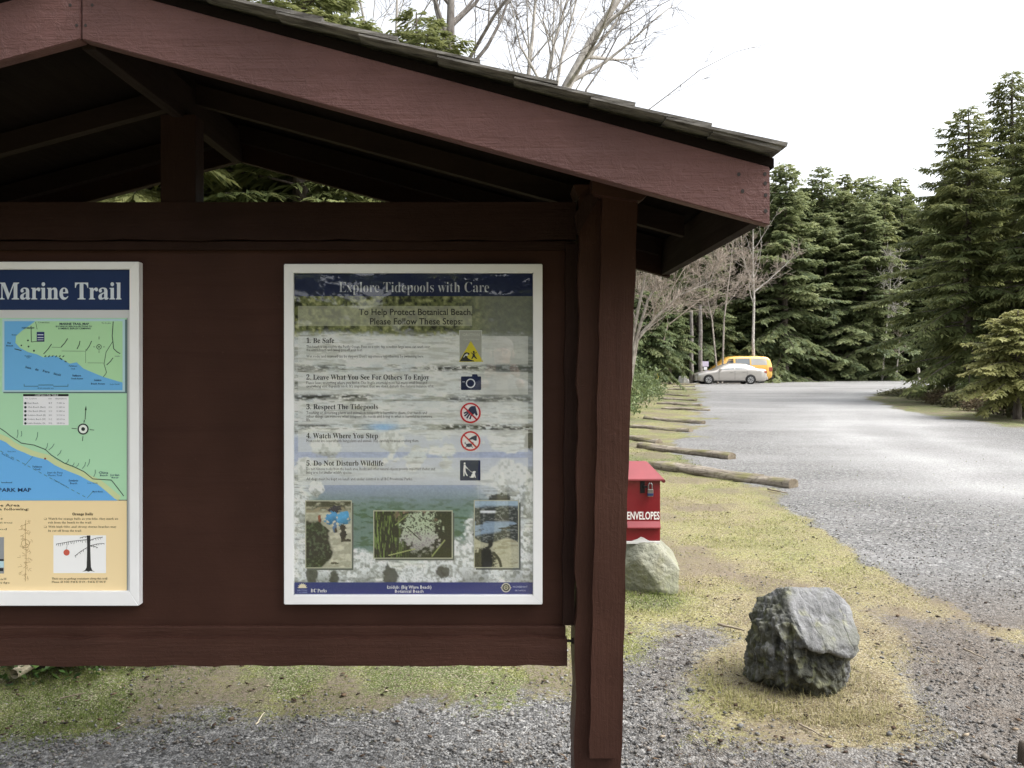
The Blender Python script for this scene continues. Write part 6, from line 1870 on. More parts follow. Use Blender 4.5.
# compass
cp = Q(5).ring(83.4, 429, 5.6, 1.3, 16).disc(83.4, 429, 1.9, 12).line([(85.4, 419.5), (86.1, 407.5)], 0.6).poly([(85.2, 410), (86.9, 410.2), (86.3, 405.6)]).line([(83.2, 436), (82.7, 441)], 0.5).line([(77, 428.6), (72, 428.3)], 0.5).line([(90, 429.6), (94.5, 430)], 0.5).line([(84.2, 422.5), (84.7, 420)], 0.9)
s2(cp, 'compass_rose', lin(40, 50, 48), mp)
cw = Q(4).disc(83.4, 429, 4.4, 16); s2(cw, 'compass_field', lin(232, 240, 232), mp)
# distance table
tbm = s2(Q(3).rect(23.4, 394, 68.8, 425.2), 'distance_table', lin(240, 240, 244))
s2(Q(4).rect(23.4, 394, 68.8, 396.2).rect(24, 404, 24.01, 404.01), 'table_header', lin(22, 22, 26), tbm)
rows = ['Trailhead', 'Mystic Beach', 'Bear Beach (Kate)', 'Chin Beach (East)', 'Sombrio Beach (E)', 'Sombrio Beach (W)', 'Little Kuitshe Ck']
lettering('table_lettering', [('CAMPGROUND TABLE', 35, 58.5, 395.9, 1.6, False, 0.01)], lin(220, 224, 224), tbm, P2, 5)
lettering('table_text', [('No.  Location', 25.5, 37, 399.2, 1.4, False, 0)] + [('km', 49, 52, 399.2, 1.3, False, 0), ('Elevation', 56, 67, 399.2, 1.3, False, 0)] +
          [(t, 28, 28 + min(18, len(t) * 1.05), 403.8 + 4.02 * i, 1.6, False, 0) for i, t in enumerate(('Bear Beach', 'Chin Beach (East)', 'Chin Beach (West)', 'Sombrio Beach (E)', 'Sombrio Beach (W)', 'Little Kuitshe Ck.'))] +
          [(t, 49, 52.4, 403.8 + 4.02 * i, 1.5, False, 0) for i, t in enumerate(('8.7', '20.6', '21.3', '28.0', '30.2', '33.2'))] +
          [(t, 57, 65, 403.8 + 4.02 * i, 1.5, False, 0) for i, t in enumerate(('7 050 m', '11 420 m', '12 430 m', '21 010 m', '22 010 m', '24 030 m'))], lin(96, 100, 112), tbm, P2, 5)
tm = Q(5)
for i in range(6): tm.disc(25.7, 403.2 + 4.02 * i, 1.3, 8)
s2(tm, 'table_marks', lin(40, 60, 60), tbm)
# inset map
s2(Q(3).rect(3.6, 319.6, 127, 393.2), 'inset_shadow', lin(96, 122, 124), mp)
im = s2(Q(4).rect(2.6, 318.8, 125.2, 391.8), 'inset_map', lin(182, 214, 222))
s2(Q(5).rect(4.8, 321.2, 122.8, 390.2), 'inset_land', lin(176, 220, 172), im)
ic = [(35.5, 321.2), (31.4, 324.4), (22.6, 330.5), (16.4, 336), (15.7, 342.8), (20.5, 347.6), (28.7, 351.7), (36.9, 354.4), (43.7, 357), (54.7, 355.8), (61.5, 358.5), (69.7, 364), (76.6, 362.6), (83.4, 368.8), (95.7, 373.6), (104, 377), (120.3, 381.8), (122.8, 382.4)]
ic = [(x + rj.uniform(-.5, .5) * (4 < i < 17), y + rj.uniform(-.5, .5) * (4 < i < 17)) for i, (x, y) in enumerate(ic)]
s2(Q(6).poly([(4.8, 390.2), (4.8, 321.2)] + ic + [(122.8, 390.2)]), 'inset_sea', lin(110, 178, 230), im)
il = Q(7).line([(36, 322), (37.6, 329.5)], 0.4).line([(31.5, 326), (31.8, 342)], 0.6).line([(31.8, 342), (44.5, 340.6)], 0.5).line([(113.6, 321.5), (112.6, 336), (114, 348.6), (117.5, 352), (120.6, 353.6)], 0.8).line([(113.4, 341), (106.5, 352), (104.4, 364), (107, 372.5), (103.6, 377)], 0.5)
for (a, b) in (((44, 354), (52, 344)), ((61.6, 347), (68, 338.5)), ((77.4, 349), (80.4, 341)), ((86.6, 350.6), (92, 341)), ((107, 365), (113.4, 357.8))): il.line([a, ((a[0] + b[0]) / 2 + .6, (a[1] + b[1]) / 2), b], 0.75)
il.line([(62, 351), (86, 351.2)], 0.25).line([(52, 347.2), (62, 347.4)], 0.25).line([(86, 349), (86, 363)], 0.25).line([(88, 362.8), (104, 363)], 0.25)
il.ring(99.4, 346.9, 2.6, 0.6, 14).disc(99.4, 346.9, 0.8, 8).line([(99.4, 339.5), (99.4, 336.5)], 0.4).line([(99.4, 350), (99.4, 353)], 0.4).line([(95.4, 346.9), (93.6, 346.9)], 0.4).line([(103.4, 346.9), (105.2, 346.9)], 0.4)
for i in range(6): il.line([(45 + i * 3.6, 356.6 + 0.5 * (i % 2)), (46.6 + i * 3.6, 355.6)], 0.9)
il.line([(60, 358), (62.6, 359.6)], 1.2).line([(65, 361), (67, 362)], 1.0).line([(15, 348.8), (22, 350.6)], 0.9).disc(28.4, 340.5, 0.9, 8).disc(29, 346.6, 0.9, 8).disc(34.4, 350.8, 1.0, 8).disc(21.8, 345.4, 0.8, 8)
il.line([(24.6, 386.2), (38.8, 386.2), (38.8, 385), (53.8, 385), (53.8, 386.2), (68.4, 386.2)], 0.5).line([(24.6, 384), (24.6, 386.4)], .4).line([(68.4, 384), (68.4, 386.4)], .4)
s2(il, 'inset_line_marking', lin(52, 70, 66), im)
s2(Q(7).rect(37.2, 332, 44.8, 341.7), 'legend_block', lin(40, 54, 110), im)
s2(Q(8).rect(38, 334.4, 44, 335.2).rect(38, 337.2, 44, 338).rect(38, 339.6, 44, 340.2), 'legend_lines', lin(206, 214, 226), im)
lettering('inset_lettering', [('MARINE TRAIL MAP', 60, 89.6, 324.9, 2.0, False, 0.02), ('BOTANICAL BEACH & SECTIONS TO', 56.4, 92.4, 327.2, 1.5, False, 0.015), ('SOMBRIO BEACH CAMPING', 58.6, 91, 329.3, 1.5, False, 0.015), ('PORT RENFREW', 22.4, 35, 328.8, 1.6, False, 0.02), ('Cowichan', 38.5, 50, 323.2, 1.3, False, 0), ('To Sooke', 102, 111, 323.8, 1.3, False, 0),
                          ('Botany', 12.4, 17.4, 335.4, 1.3, False, 0.01), ('Bay', 8, 11.6, 343.6, 1.5, False, 0.02), ('Beach', 7, 13.6, 346.4, 1.5, False, 0.02), ('Providence', 25.4, 32, 356.6, 1.4, False, 0.01), ('Cove', 27, 30.6, 358.2, 1.2, False, 0.01), ('Juan', 25.4, 31.6, 367.9, 2.2, True, 0, 12), ('de', 35.6, 39, 370.2, 2.2, True, 0, 12), ('Fuca', 43, 50, 371.8, 2.2, True, 0, 12), ('Strait', 54, 61.4, 374.6, 2.2, True, 0, 12),
                          ('Parkinson', 69.4, 77.6, 366.6, 1.5, False, 0.01), ('Creek', 71.5, 75.6, 369.4, 1.3, False, 0.01), ('Parkinson', 73, 81.4, 376.5, 1.9, False, 0.02), ('Creek Access', 71.4, 83.4, 379.2, 1.5, False, 0.02), ('Sombrio', 94.6, 102, 381, 1.9, False, 0.02), ('Beach Access', 91.6, 105.4, 384.4, 1.5, False, 0.02), ('Loss Creek', 110.6, 120, 384.8, 1.4, False, 0), ('Little', 115.4, 120.4, 356.8, 1.3, False, 0), ('Kilometres', 38.4, 54, 388.8, 1.4, False, 0)], lin(34, 50, 84), im, P2, 8)
# tan panel with advice
tp = s2(Q(2).rect(MX0 + 14, 500.2, 127.4, 591), 'advice_panel', lin(244, 220, 172))
s2(Q(3).rect(MX0 + 14, 499.7, 127.4, 500.5).rect(127.0, 318, 127.6, 591).rect(MX0 + 14, 590.4, 127.4, 591), 'panel_rule', lin(96, 110, 110))
lettering('advice_lettering', [('Wilderness Marine Area', -52, 20, 506.4, 2.7, False, 0.015), ('Please remember the following:', -54, 29.4, 510.2, 2.4, False, 0.015), ('Camp on the beaches', -56, 3, 519.4, 2.0, False, 0), ('on gravel or sand, not in the forest trees', -56, 12.6, 523.4, 2.0, False, 0), ('Carry fresh water and', -56, 7, 530, 2.0, False, 0),
                           ('Orange Balls', 72.6, 93.2, 515.2, 2.6, True, 0.01), ('Watch for orange balls as you hike, they mark an', 48.6, 118.4, 519.6, 2.1, True, -0.01), ('exit from the beach to the trail.', 48.4, 92, 523.4, 2.1, True, -0.01), ('With high tides and strong storms beaches may', 48.6, 116.6, 527.6, 2.1, True, -0.01), ('be cut off from the trail.', 48.4, 82, 531.6, 2.1, True, -0.01),
                           ('There are no garbage containers along this trail.', 52, 108, 579.4, 2.0, True, -0.004), ('Please: IF YOU PACK IT IN - PACK IT OUT!', 52, 106, 582.7, 2.0, True, -0.004), ('cook on a small', -40, 6.4, 579.8, 2.0, False, 0), ('stove - fires spoil the beach edge', -60, 10, 583.4, 2.0, False, 0)], lin(84, 72, 56), tp, P2, 4)
lettering('bullets', [('❑', 44.2, 46.8, 519.6, 1.8, False, 0), ('❑', 44.2, 46.8, 527.6, 1.8, False, 0)], lin(120, 100, 76), tp, P2, 4)
dw = s2(Q(3).rect(53.6, 535.2, 106.2, 573), 'tree_drawing', lin(246, 246, 246), tp)
td = Q(4).poly([(87.0, 535.4), (90.6, 535.4), (90.4, 545), (90.8, 558), (91.2, 567), (92.6, 570.4), (95.4, 571.6), (90.6, 570.8), (88.6, 571.6), (86.8, 570.8), (82.6, 571.6), (85.4, 570), (86.9, 567), (87.2, 556), (87.3, 545)])
def twig_row(a, b, n, dn):
    td.line([a, ((a[0] + b[0]) / 2, (a[1] + b[1]) / 2 - 0.6), b], 0.5)
    for i in range(n):
        t = (i + 0.6) / n; x_, y_ = a[0] + (b[0] - a[0]) * t, a[1] + (b[1] - a[1]) * t - 0.4
        td.line([(x_, y_), (x_ + rj.uniform(-0.9, 0.9), y_ + dn * rj.uniform(0.5, 1.2))], 0.4)
twig_row((87.2, 539.5), (56.5, 544), 16, 2.8); twig_row((87.2, 547.5), (75, 556), 6, 2.4); twig_row((90.4, 540), (103, 537), 6, 2.0); twig_row((90.4, 545.5), (104.6, 543.4), 6, 1.8); twig_row((87.2, 536.6), (80, 538), 3, 1.5); twig_row((90.5, 546), (98, 547.5), 3, 1.2)
s2(td, 'tree_ink', lin(52, 52, 52), dw)
s2(Q(4).disc(66.8, 552.4, 3.1, 20), 'orange_ball', lin(206, 96, 78), dw)
s2(Q(5).line([(66.8, 549.4), (67.4, 545)], 0.3), 'ball_string', lin(80, 70, 66), dw)
sk = Q(3)
for i in range(46):
    y_ = 520 + i * 1.3; x_ = 25.5 + 3.5 * math.sin(i * 0.9) + rj.uniform(-3, 3)
    sk.line([(x_, y_), (x_ + rj.uniform(-3, 3), y_ + rj.uniform(0.6, 2.4)), (x_ + rj.uniform(-4, 4), y_ + rj.uniform(1, 3.4))], 0.35)
sk.ring(25.6, 543.4, 4.2, 0.4, 18).line([(26, 520), (25.4, 533), (26.4, 556), (25.6, 580)], 0.4)
s2(sk, 'plant_sketch', lin(172, 138, 92), tp)
s2(Q(3).rect(-50, 537, 4.2, 573.4), 'stove_photo', lin(150, 152, 156), tp)
s2(Q(4).rect(-50, 559, 4.1, 561).rect(-20, 568, 3.6, 571), 'stove_photo_lines', lin(40, 46, 52), tp)
s2(Q(4).rect(-50, 561, 4.1, 567.5), 'stove_photo_field', lin(186, 214, 222), tp)

# lettering on the red box
lettering('lettering', [('ENVELOPES', 627.2, 659.6, 519.3, 7.4, False, 0.02)], lin(240, 236, 232), box, (0, 0, 0), 0,
          tofun=lambda px, py: ((px - 643.5) * u, -0.0012, EYE - (py - CY) * u))
# ================================================================== the silver car and the orange van


def interp(xs, ys, x): return float(np.interp(x, xs, ys))


def smooth_interp(tab):
    xs = [t[0] for t in tab]; ys = [t[1] for t in tab]
    return lambda x: float(np.interp(x, xs, ys))


class Body:
    """car shell lofted along x (nose at 0, tail at L); each section runs floor - sill - waist - belt - roof edge - roof middle"""
    def __init__(s, L, W, belt, roof, width, roofw, sill=0.22, n=72, nose=0.30):
        s.L, s.W = L, W
        s.belt, s.roof, s.width, s.roofw, s.sill = belt, roof, width, roofw, sill
        s.n = n
    def section(s, x):
        w = s.W / 2 * s.width(x); b = s.belt(x); r = max(b, s.roof(x)); sl = s.sill
        end = min(1.0, min(x, s.L - x) / 0.28)
        sl2 = sl + 0.10 * (1 - end)
        rw = s.W / 2 * s.roofw(x)
        hi = (r - b)
        k = min(1.0, hi / 0.12)
        belt_w = w * 0.975
        re_w = belt_w * (1 - k) * 0.80 + rw * k
        pts = [(0, sl2), (w * 0.90, sl2), (w * 0.97, sl2 + 0.07), (w, (sl2 + b) * 0.47), (w * 0.995, b - 0.16), (belt_w, b)]
        m = [(belt_w + (re_w - belt_w) * t, b + (r - b) * (t ** 0.96)) for t in (0.33, 0.66)] if k > 0.02 else [(belt_w * 0.97, b + 0.008), (belt_w * 0.9, b + 0.018)]
        top = r if k > 0.02 else b + 0.03
        pts += m + [(re_w, top - 0.035 * k), (re_w * 0.86, top + 0.0), (re_w * 0.5, top + 0.028), (0, top + 0.036)]
        return pts
    def mesh(s, name):
        V, Q = [], []
        xs = 0.5 - 0.5 * np.cos(np.linspace(0, math.pi, s.n)); xs = (0.6 * np.linspace(0, 1, s.n) + 0.4 * xs) * s.L
        for x in xs:
            p = s.section(x); full = [(-y, z) for y, z in p[::-1]] + [(y, z) for y, z in p[1:]]
            V += [(x, y, z) for y, z in full]
        m = len(p) * 2 - 1
        for i in range(s.n - 1):
            for j in range(m - 1): Q.append((i * m + j, (i + 1) * m + j, (i + 1) * m + j + 1, i * m + j + 1))
        tot = [4] * len(Q); loops = [v for q in Q for v in q]
        for e in (0, s.n - 1):
            loops += [e * m + j for j in (range(m) if e == 0 else range(m - 1, -1, -1))]; tot.append(m)
        return np_mesh(name, V, tot, loops, None, True)
    def pane(s, name, x0, x1, t0, t1, side, n=10, rake0=0.0, rake1=0.0, off=0.006):
        """a window lying on the side between belt (0) and roof edge (1)"""
        V, Q = [], []
        for i in range(n + 1):
            for j in range(5):
                t = t0 + (t1 - t0) * j / 4
                a = x0 + rake0 * (t - t0); b = x1 + rake1 * (t - t0)
                x = a + (b - a) * i / n
                p = s.section(x); bw, bz = p[5]; rw, rz = p[8]
                y = bw + (rw - bw) * t; z = bz + (rz - bz) * (t ** 0.98)
                V.append((x, side * (y + off), z + 0.002))
        for i in range(n):
            for j in range(4):
                q = (i * 5 + j, (i + 1) * 5 + j, (i + 1) * 5 + j + 1, i * 5 + j + 1)
                Q.append(q if side < 0 else q[::-1])
        return np_mesh(name, V, 4, [v for q in Q for v in q], None, True)


def wheel(root, x, y, r, w, side, rubber, rim_m):
    bm = bmesh.new()
    prof = [(r * 0.62, -w / 2), (r * 0.93, -w / 2), (r, -w * 0.36), (r, w * 0.36), (r * 0.93, w / 2), (r * 0.62, w / 2)]
    n = 28; rings = []
    for a in range(n):
        t = 2 * math.pi * a / n
        rings.append([bm.verts.new((x + q * math.cos(t), y + yy, r + q * math.sin(t) - 0.01)) for q, yy in prof])
    for a in range(n):
        for b in range(len(prof)):
            bm.faces.new((rings[a][b], rings[(a + 1) % n][b], rings[(a + 1) % n][(b + 1) % len(prof)], rings[a][(b + 1) % len(prof)]))
    tyre_ = link('wheel', bm_mesh('tyre', bm, True), rubber, root)
    bm = bmesh.new(); yo = y + side * (w / 2 - 0.02)
    def spoke_disc(r0, r1, y0, y1, a0, a1):
        p = [(x + r0 * math.cos(a0), r - 0.01 + r0 * math.sin(a0)), (x + r1 * math.cos(a0 - 0.06), r - 0.01 + r1 * math.sin(a0 - 0.06)), (x + r1 * math.cos(a1 + 0.06), r - 0.01 + r1 * math.sin(a1 + 0.06)), (x + r0 * math.cos(a1), r - 0.01 + r0 * math.sin(a1))]
        add_prism(bm, p, 'y', y0, y1)
    for k_ in range(7):
        a = 2 * math.pi * k_ / 7
        spoke_disc(r * 0.12, r * 0.56, yo - 0.012, yo + 0.012, a - 0.20, a + 0.20)
    for k_ in range(24):
        a = 2 * math.pi * k_ / 24; b = 2 * math.pi * (k_ + 1) / 24
        p = [(x + q * math.cos(t), r - 0.01 + q * math.sin(t)) for q, t in ((r * 0.55, a), (r * 0.66, a), (r * 0.66, b), (r * 0.55, b))]
        add_prism(bm, p, 'y', yo - 0.02, yo + 0.015)
    link('rim', bm_mesh('rim', bm), rim_m, tyre_)


def bar(name, x0, x1, y0, y1, z0, z1, m, root, bev=0.012):
    bm = bmesh.new(); add_box(bm, x0, x1, y0, y1, z0, z1, bev); return link(name, bm_mesh(name, bm), m, root)


def arch_disc(root, x, y, r, side):
    bm = bmesh.new()
    add_prism(bm, [(x + r * math.cos(a), max(0.16, r * 0.86 + r * math.sin(a))) for a in np.linspace(-0.35, math.pi + 0.35, 22)], 'y', y - 0.003, y + 0.003)
    link('wheel_arch', bm_mesh('wheel_arch', bm), flat('arch_black', (0.012, 0.012, 0.012), 0.9), root)


rubber = flat('tyre_rubber', (0.018, 0.018, 0.018), 0.8)
alloy = flat('alloy_rim', (0.62, 0.62, 0.63), 0.3, 0.7)
silver = flat('silver_paint', (0.46, 0.435, 0.40), 0.30, 0.35, 0.5, 0.7)
orange = flat('orange_paint', (0.74, 0.42, 0.09), 0.35, 0.0, 0.5, 0.6)
glass = flat('car_glass', (0.13, 0.145, 0.15), 0.06, 0.0, 0.8, 1.0)
dark_glass = flat('dark_car_glass', (0.035, 0.035, 0.035), 0.06, 0.0, 0.7, 1.0)
pale_glass = flat('pale_van_glass', (0.42, 0.41, 0.385), 0.08, 0.0, 0.7, 1.0)  # pale tone for the rear side panes of the van
black_trim = flat('black_trim', (0.02, 0.02, 0.02), 0.5)
seam_m = flat('door_seam', (0.06, 0.055, 0.05), 0.7)

# --- silver saloon, nose to the left
L, W = 4.94, 1.80
cx0 = (697.2 - CX) * 55.9 / F
car = thing('parked_car', 'silver saloon car parked nose left in front of the orange van', 'car', (cx0, 56.8, ground_z(56.8)))
belt = smooth_interp([(0, 0.62), (0.12, 0.72), (0.45, 0.80), (1.25, 0.94), (2.2, 0.98), (3.6, 1.01), (4.3, 1.03), (4.7, 1.03), (4.86, 0.98), (4.94, 0.82)])
roof = smooth_interp([(0, 0), (1.15, 0.93), (1.3, 0.985), (1.6, 1.16), (1.95, 1.33), (2.25, 1.415), (2.7, 1.45), (3.1, 1.445), (3.5, 1.405), (3.9, 1.28), (4.25, 1.12), (4.5, 1.03), (4.94, 0)])
wid = smooth_interp([(0, 0.60), (0.08, 0.76), (0.25, 0.90), (0.6, 0.97), (1.2, 1.0), (3.8, 1.0), (4.5, 0.95), (4.8, 0.86), (4.9, 0.76), (4.94, 0.66)])
rfw = smooth_interp([(1.2, 0.80), (1.9, 0.74), (2.4, 0.70), (3.3, 0.69), (4.0, 0.72), (4.5, 0.78)])
B = Body(L, W, belt, roof, wid, rfw, 0.20)
body = link('body', B.mesh('car_body'), silver, car)
for (x, s_) in ((0.80, -1), (0.80, 1), (3.72, -1), (3.72, 1)):
    yy = s_ * 0.905
    arch_disc(car, x, yy * 0.9975, 0.365, s_); wheel(car, x, s_ * 0.825, 0.325, 0.20, s_, rubber, alloy)
for s_ in (-1, 1):
    for (x0, x1, r0, r1) in ((1.60, 2.60, 0.46, 0.0), (2.66, 3.42, 0.0, 0.0), (3.47, 4.02, 0.0, -0.30)):
        link('side_window', B.pane('side_window', x0, x1, 0.08, 0.90, s_, 12, r0, r1), glass, car)
    for x in (1.52, 2.63, 3.48):
        bar('door_seam', x - 0.006, x + 0.006, *sorted((s_ * 0.885, s_ * 0.9035)), 0.32, 0.93, seam_m, car, 0.001)
    for x in (2.42, 3.30): bar('door_handle', x - 0.09, x + 0.09, *sorted((s_ * 0.88, s_ * 0.918)), 0.855, 0.885, silver, car, 0.008)
    bar('wing_mirror', 1.52, 1.70, *sorted((s_ * 0.89, s_ * 1.02)), 0.97, 1.09, silver, car, 0.03)
    bar('headlight', 0.10, 0.42, *sorted((s_ * 0.62, s_ * 0.80)), 0.60, 0.735, flat('lamp_glass', (0.55, 0.56, 0.57), 0.1, 0, 0.6, 1.0), car, 0.03)
    bar('tail_light', 4.58, 4.90, *sorted((s_ * 0.60, s_ * 0.80)), 0.78, 0.93, flat('red_lamp', (0.38, 0.10, 0.07), 0.15, 0, 0.5, 1.0), car, 0.03)
    bar('sill_trim', 1.20, 3.32, *sorted((s_ * 0.86, s_ * 0.892)), 0.19, 0.25, black_trim, car, 0.008)
bar('rear_bumper', 4.70, 4.99, -0.74, 0.74, 0.30, 0.52, silver, car, 0.05)
bar('front_bumper', -0.03, 0.24, -0.62, 0.62, 0.26, 0.46, silver, car, 0.05)

# --- orange van behind it
LV, WV = 4.55, 1.86
vx0 = (710.5 - CX) * 59.2 / F
van = thing('parked_van', 'orange camper van with pale rear windows parked behind the silver car', 'van', (vx0, 60.1, ground_z(60.1)))
belt = smooth_interp([(0, 0.75), (0.1, 0.92), (0.3, 1.02), (0.8, 1.12), (1.1, 1.20), (4.3, 1.22), (4.55, 1.15)])
roof = smooth_interp([(0, 0), (0.30, 1.02), (0.62, 1.30), (0.95, 1.60), (1.2, 1.80), (1.45, 1.90), (2.0, 1.955), (3.4, 1.96), (4.0, 1.94), (4.25, 1.90), (4.42, 1.78), (4.55, 1.45)])
wid = smooth_interp([(0, 0.72), (0.1, 0.86), (0.4, 0.96), (0.9, 1.0), (4.2, 1.0), (4.48, 0.97), (4.55, 0.93)])
rfw = smooth_interp([(0.5, 0.86), (1.4, 0.80), (2.4, 0.80), (4.1, 0.80), (4.55, 0.80)])
B2 = Body(LV, WV, belt, roof, wid, rfw, 0.26)
link('body', B2.mesh('van_body'), orange, van)
for (x, s_) in ((0.86, -1), (0.86, 1), (3.62, -1), (3.62, 1)):
    arch_disc(van, x, s_ * 0.934, 0.38, s_); wheel(van, x, s_ * 0.86, 0.33, 0.2, s_, rubber, alloy)
for s_ in (-1, 1):
    link('side_window', B2.pane('van_window', 1.06, 1.72, 0.10, 0.84, s_, 10, 0.38, 0.0), dark_glass, van)
    link('side_window', B2.pane('van_window', 1.86, 2.92, 0.14, 0.82, s_, 10), glass, van)
    link('side_window', B2.pane('van_window', 3.02, 4.18, 0.14, 0.82, s_, 10, 0.0, -0.06), pale_glass, van)
    bar('tail_light', 4.30, 4.56, *sorted((s_ * 0.80, s_ * 0.925)), 0.85, 1.16, flat('red_lamp', (0.38, 0.10, 0.07), 0.15, 0, 0.5, 1.0), van, 0.02)
    for x in (1.78, 2.97): bar('door_seam', x - 0.006, x + 0.006, *sorted((s_ * 0.915, s_ * 0.934)), 0.36, 1.15, seam_m, van, 0.001)
    bar('wing_mirror', 0.92, 1.06, *sorted((s_ * 0.93, s_ * 1.08)), 1.16, 1.36, black_trim, van, 0.03)
    bar('headlight', 0.02, 0.22, *sorted((s_ * 0.52, s_ * 0.74)), 0.68, 0.86, flat('lamp_glass', (0.55, 0.56, 0.57), 0.1, 0, 0.6, 1.0), van, 0.03)
bar('rear_bumper', 4.40, 4.62, -0.86, 0.86, 0.30, 0.50, black_trim, van, 0.04)
bar('front_bumper', -0.06, 0.2, -0.80, 0.80, 0.30, 0.50, black_trim, van, 0.04)
# ================================================================== the photographer, whose reflection shows in the clear cover of the rules poster
skin_m = flat('skin', (0.66, 0.42, 0.33), 0.5, 0, 0.4, 0, 0.06)
jacket_m = flat('grey_jacket', (0.36, 0.36, 0.34), 0.8, var=0.15)
shirt_m = flat('pale_shirt', (0.78, 0.74, 0.64), 0.8)
trouser_m = flat('dark_trousers', (0.04, 0.045, 0.06), 0.85)
hair_m = flat('grey_hair', (0.30, 0.27, 0.24), 0.8, var=0.3, vscale=60)


def skinned(name, joints, edges, root, mats, sub=2, matfun=None):
    """grow one continuous surface over a skeleton of joints (place, radius)"""
    me = bpy.data.meshes.new(name)
    me.from_pydata([j[0] for j in joints], edges, [])
    o = bpy.data.objects.new(name, me)
    m = o.modifiers.new('skin', 'SKIN'); m.use_smooth_shade = True
    sv = me.skin_vertices[0].data
    for i, j in enumerate(joints):
        r = j[1]; sv[i].radius = (r, r) if not isinstance(r, tuple) else r
        sv[i].use_root = (i == root)
    s = o.modifiers.new('sub', 'SUBSURF'); s.levels = sub; s.render_levels = sub
    out = baked(o)
    out.name = name; out.materials.clear()
    for mm in mats: out.materials.append(mm)
    for p in out.polygons:
        p.use_smooth = True
        if matfun: p.material_index = matfun(p.center)
    return out


PY = -0.46
person = thing('person', 'person in a grey jacket holding up a phone, mirrored in the rules poster', 'person', (0.0, PY, 0))
# facing +Y, both forearms raised to hold the phone in front of the face
J = [((0, 0, 0.96), (0.165, 0.12)), ((0, 0.0, 1.12), (0.155, 0.11)), ((0, -0.01, 1.30), (0.175, 0.12)), ((0, -0.01, 1.44), (0.15, 0.10)), ((0, 0.0, 1.53), 0.062), ((0, 0.012, 1.60), 0.056),
     ((0.0, 0.03, 1.69), (0.074, 0.092)), ((0.0, 0.025, 1.755), (0.074, 0.09)),
     ((-0.19, 0, 1.44), 0.062), ((-0.245, 0.07, 1.24), 0.05), ((-0.11, 0.27, 1.50), 0.034), ((0.19, 0, 1.44), 0.062), ((0.255, 0.07, 1.25), 0.05), ((0.115, 0.27, 1.50), 0.034),
     ((-0.10, 0, 0.86), 0.10), ((-0.11, 0.015, 0.50), 0.064), ((-0.115, -0.01, 0.09), 0.045), ((-0.125, 0.15, 0.035), 0.036), ((0.10, 0, 0.86), 0.10), ((0.11, 0.015, 0.50), 0.064), ((0.115, -0.01, 0.09), 0.045), ((0.125, 0.15, 0.035), 0.036)]
E_ = [(0, 1), (1, 2), (2, 3), (3, 4), (4, 5), (5, 6), (6, 7), (3, 8), (8, 9), (9, 10), (3, 11), (11, 12), (12, 13), (0, 14), (14, 15), (15, 16), (16, 17), (0, 18), (18, 19), (19, 20), (20, 21)]


def body_mat(c):
    if c.z > 1.535 and abs(c.x) < 0.10 and c.y < 0.16: return 0
    if c.z > 1.26 and c.z < 1.535 and c.y > 0.05 and abs(c.x) < (c.z - 1.26) * 0.24 and c.y < 0.16: return 2
    if c.y > 0.262 and c.z > 1.4: return 0
    if c.z < 0.95: return 3
    return 1


body_me = skinned('person_body', J, E_, 0, [skin_m, jacket_m, shirt_m, trouser_m], 2, body_mat)
link('body', body_me, None, person)
# face: nose, brow, ears, mouth; one mesh each kind
bm = bmesh.new()
def ell(c, r, mi=0):
    q = bmesh.ops.create_uvsphere(bm, u_segments=12, v_segments=8, radius=1.0)
    for v in q['verts']: v.co = Vector((c[0] + v.co.x * r[0], c[1] + v.co.y * r[1], c[2] + v.co.z * r[2]))
ell((0, 0.128, 1.682), (0.013, 0.020, 0.024)); ell((0, 0.118, 1.70), (0.010, 0.012, 0.03))
for s in (-1, 1): ell((s * 0.084, 0.022, 1.69), (0.010, 0.018, 0.032)); ell((s * 0.032, 0.110, 1.716), (0.022, 0.012, 0.008))
ell((0, 0.098, 1.622), (0.034, 0.028, 0.026))
link('face', bm_mesh('face', bm, True), skin_m, person)
bm = bmesh.new()
for s in (-1, 1): ell((s * 0.032, 0.113, 1.700), (0.012, 0.007, 0.006))
link('eyes', bm_mesh('eyes', bm, True), flat('eye_dark', (0.03, 0.025, 0.02), 0.3), person)
bm = bmesh.new(); ell((0, 0.121, 1.648), (0.022, 0.006, 0.005)); link('mouth', bm_mesh('mouth', bm, True), flat('lips', (0.33, 0.13, 0.11), 0.5), person)
bm = bmesh.new(); ell((0, -0.002, 1.745), (0.090, 0.100, 0.078)); link('hair', bm_mesh('hair', bm, True), hair_m, person)
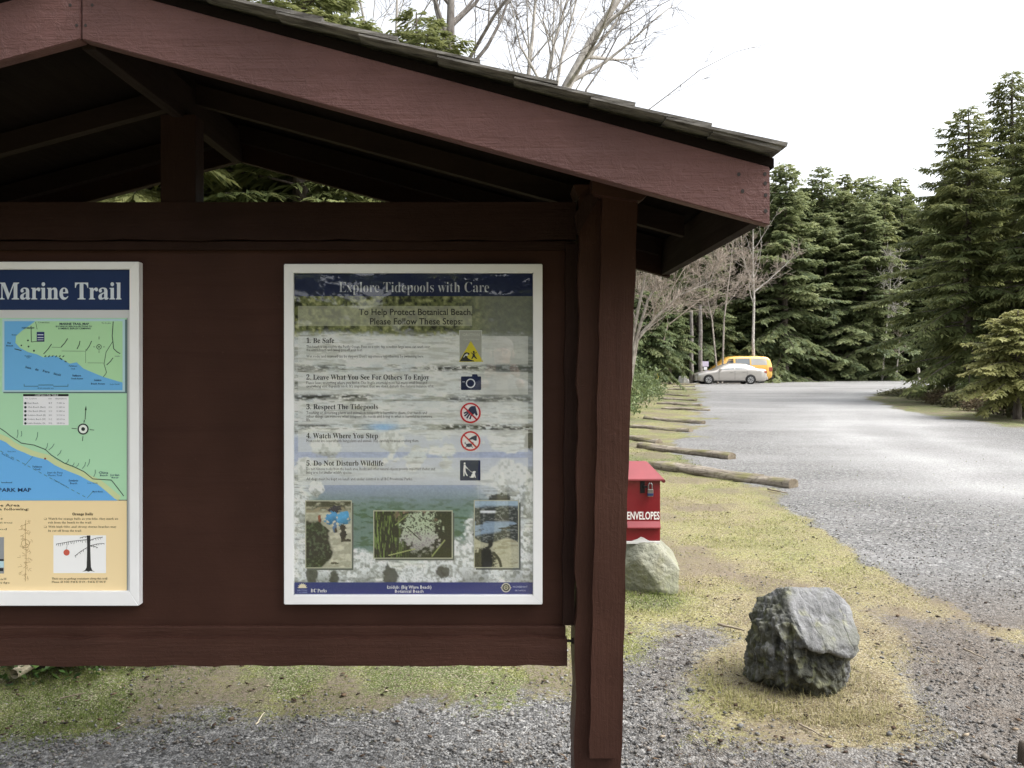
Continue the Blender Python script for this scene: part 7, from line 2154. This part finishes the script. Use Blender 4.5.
# hands curled round the ends of the phone: palm, four fingers and a thumb each
for s in (-1, 1):
    for k in range(4):
        z = 1.545 + 0.018 * k
        ln = (0.9, 1.0, 1.06, 0.95)[k]
        j = [((s * 0.105, 0.285, 1.53 + 0.016 * k), 0.011), ((s * 0.102, 0.335, z + 0.004), 0.0095), ((s * 0.085, 0.372 + 0.006 * ln, z + 0.006), 0.0088), ((s * 0.055 * (2 - ln), 0.385, z + 0.006), 0.0078)]
        link('finger', skinned('finger', j, [(0, 1), (1, 2), (2, 3)], 0, [skin_m], 2), None, person)
    j = [((s * 0.108, 0.268, 1.515), 0.03), ((s * 0.106, 0.292, 1.552), 0.026), ((s * 0.104, 0.30, 1.585), 0.019)]
    link('palm', skinned('palm', j, [(0, 1), (1, 2)], 0, [skin_m], 2), None, person)
    j = [((s * 0.10, 0.29, 1.535), 0.013), ((s * 0.080, 0.315, 1.548), 0.011), ((s * 0.055, 0.338, 1.566), 0.009)]
    link('thumb', skinned('thumb', j, [(0, 1), (1, 2)], 0, [skin_m], 2), None, person)
phone = thing('phone', 'dark phone held sideways between both hands, mirrored in the rules poster', 'phone', (0.03, PY + 0.36, 1.583))
bm = bmesh.new(); add_box(bm, -0.074, 0.074, -0.004, 0.004, -0.036, 0.036, 0.003); link('phone_body', bm_mesh('phone_body', bm), flat('phone_black', (0.015, 0.015, 0.017), 0.25), phone)
bm = bmesh.new(); add_prism(bm, [(-0.058 + 0.007 * math.cos(a), 0.022 + 0.007 * math.sin(a)) for a in np.linspace(0, 2 * math.pi, 15)[:-1]], 'y', 0.0041, 0.006); link('lens', bm_mesh('lens', bm), flat('lens_glass', (0.01, 0.01, 0.02), 0.05), phone)

# the wood behind the photographer, mirrored in the same cover
rs = random.Random(77)
MIR = 'dark conifer behind the photographer, seen only as a reflection in the poster cover'
for i in range(15):
    x = -21 + i * 3.0 + rs.uniform(-1, 1); y = -17 - rs.uniform(0, 5)
    dup(protod[rs.choice((0, 1, 2))], (x, y, 0), rs.uniform(0, 6), (0.8, 0.8, rs.uniform(0.48, 0.66)), MIR, 'conifers mirrored in the poster cover')

bpy.data.scenes.remove(bench)
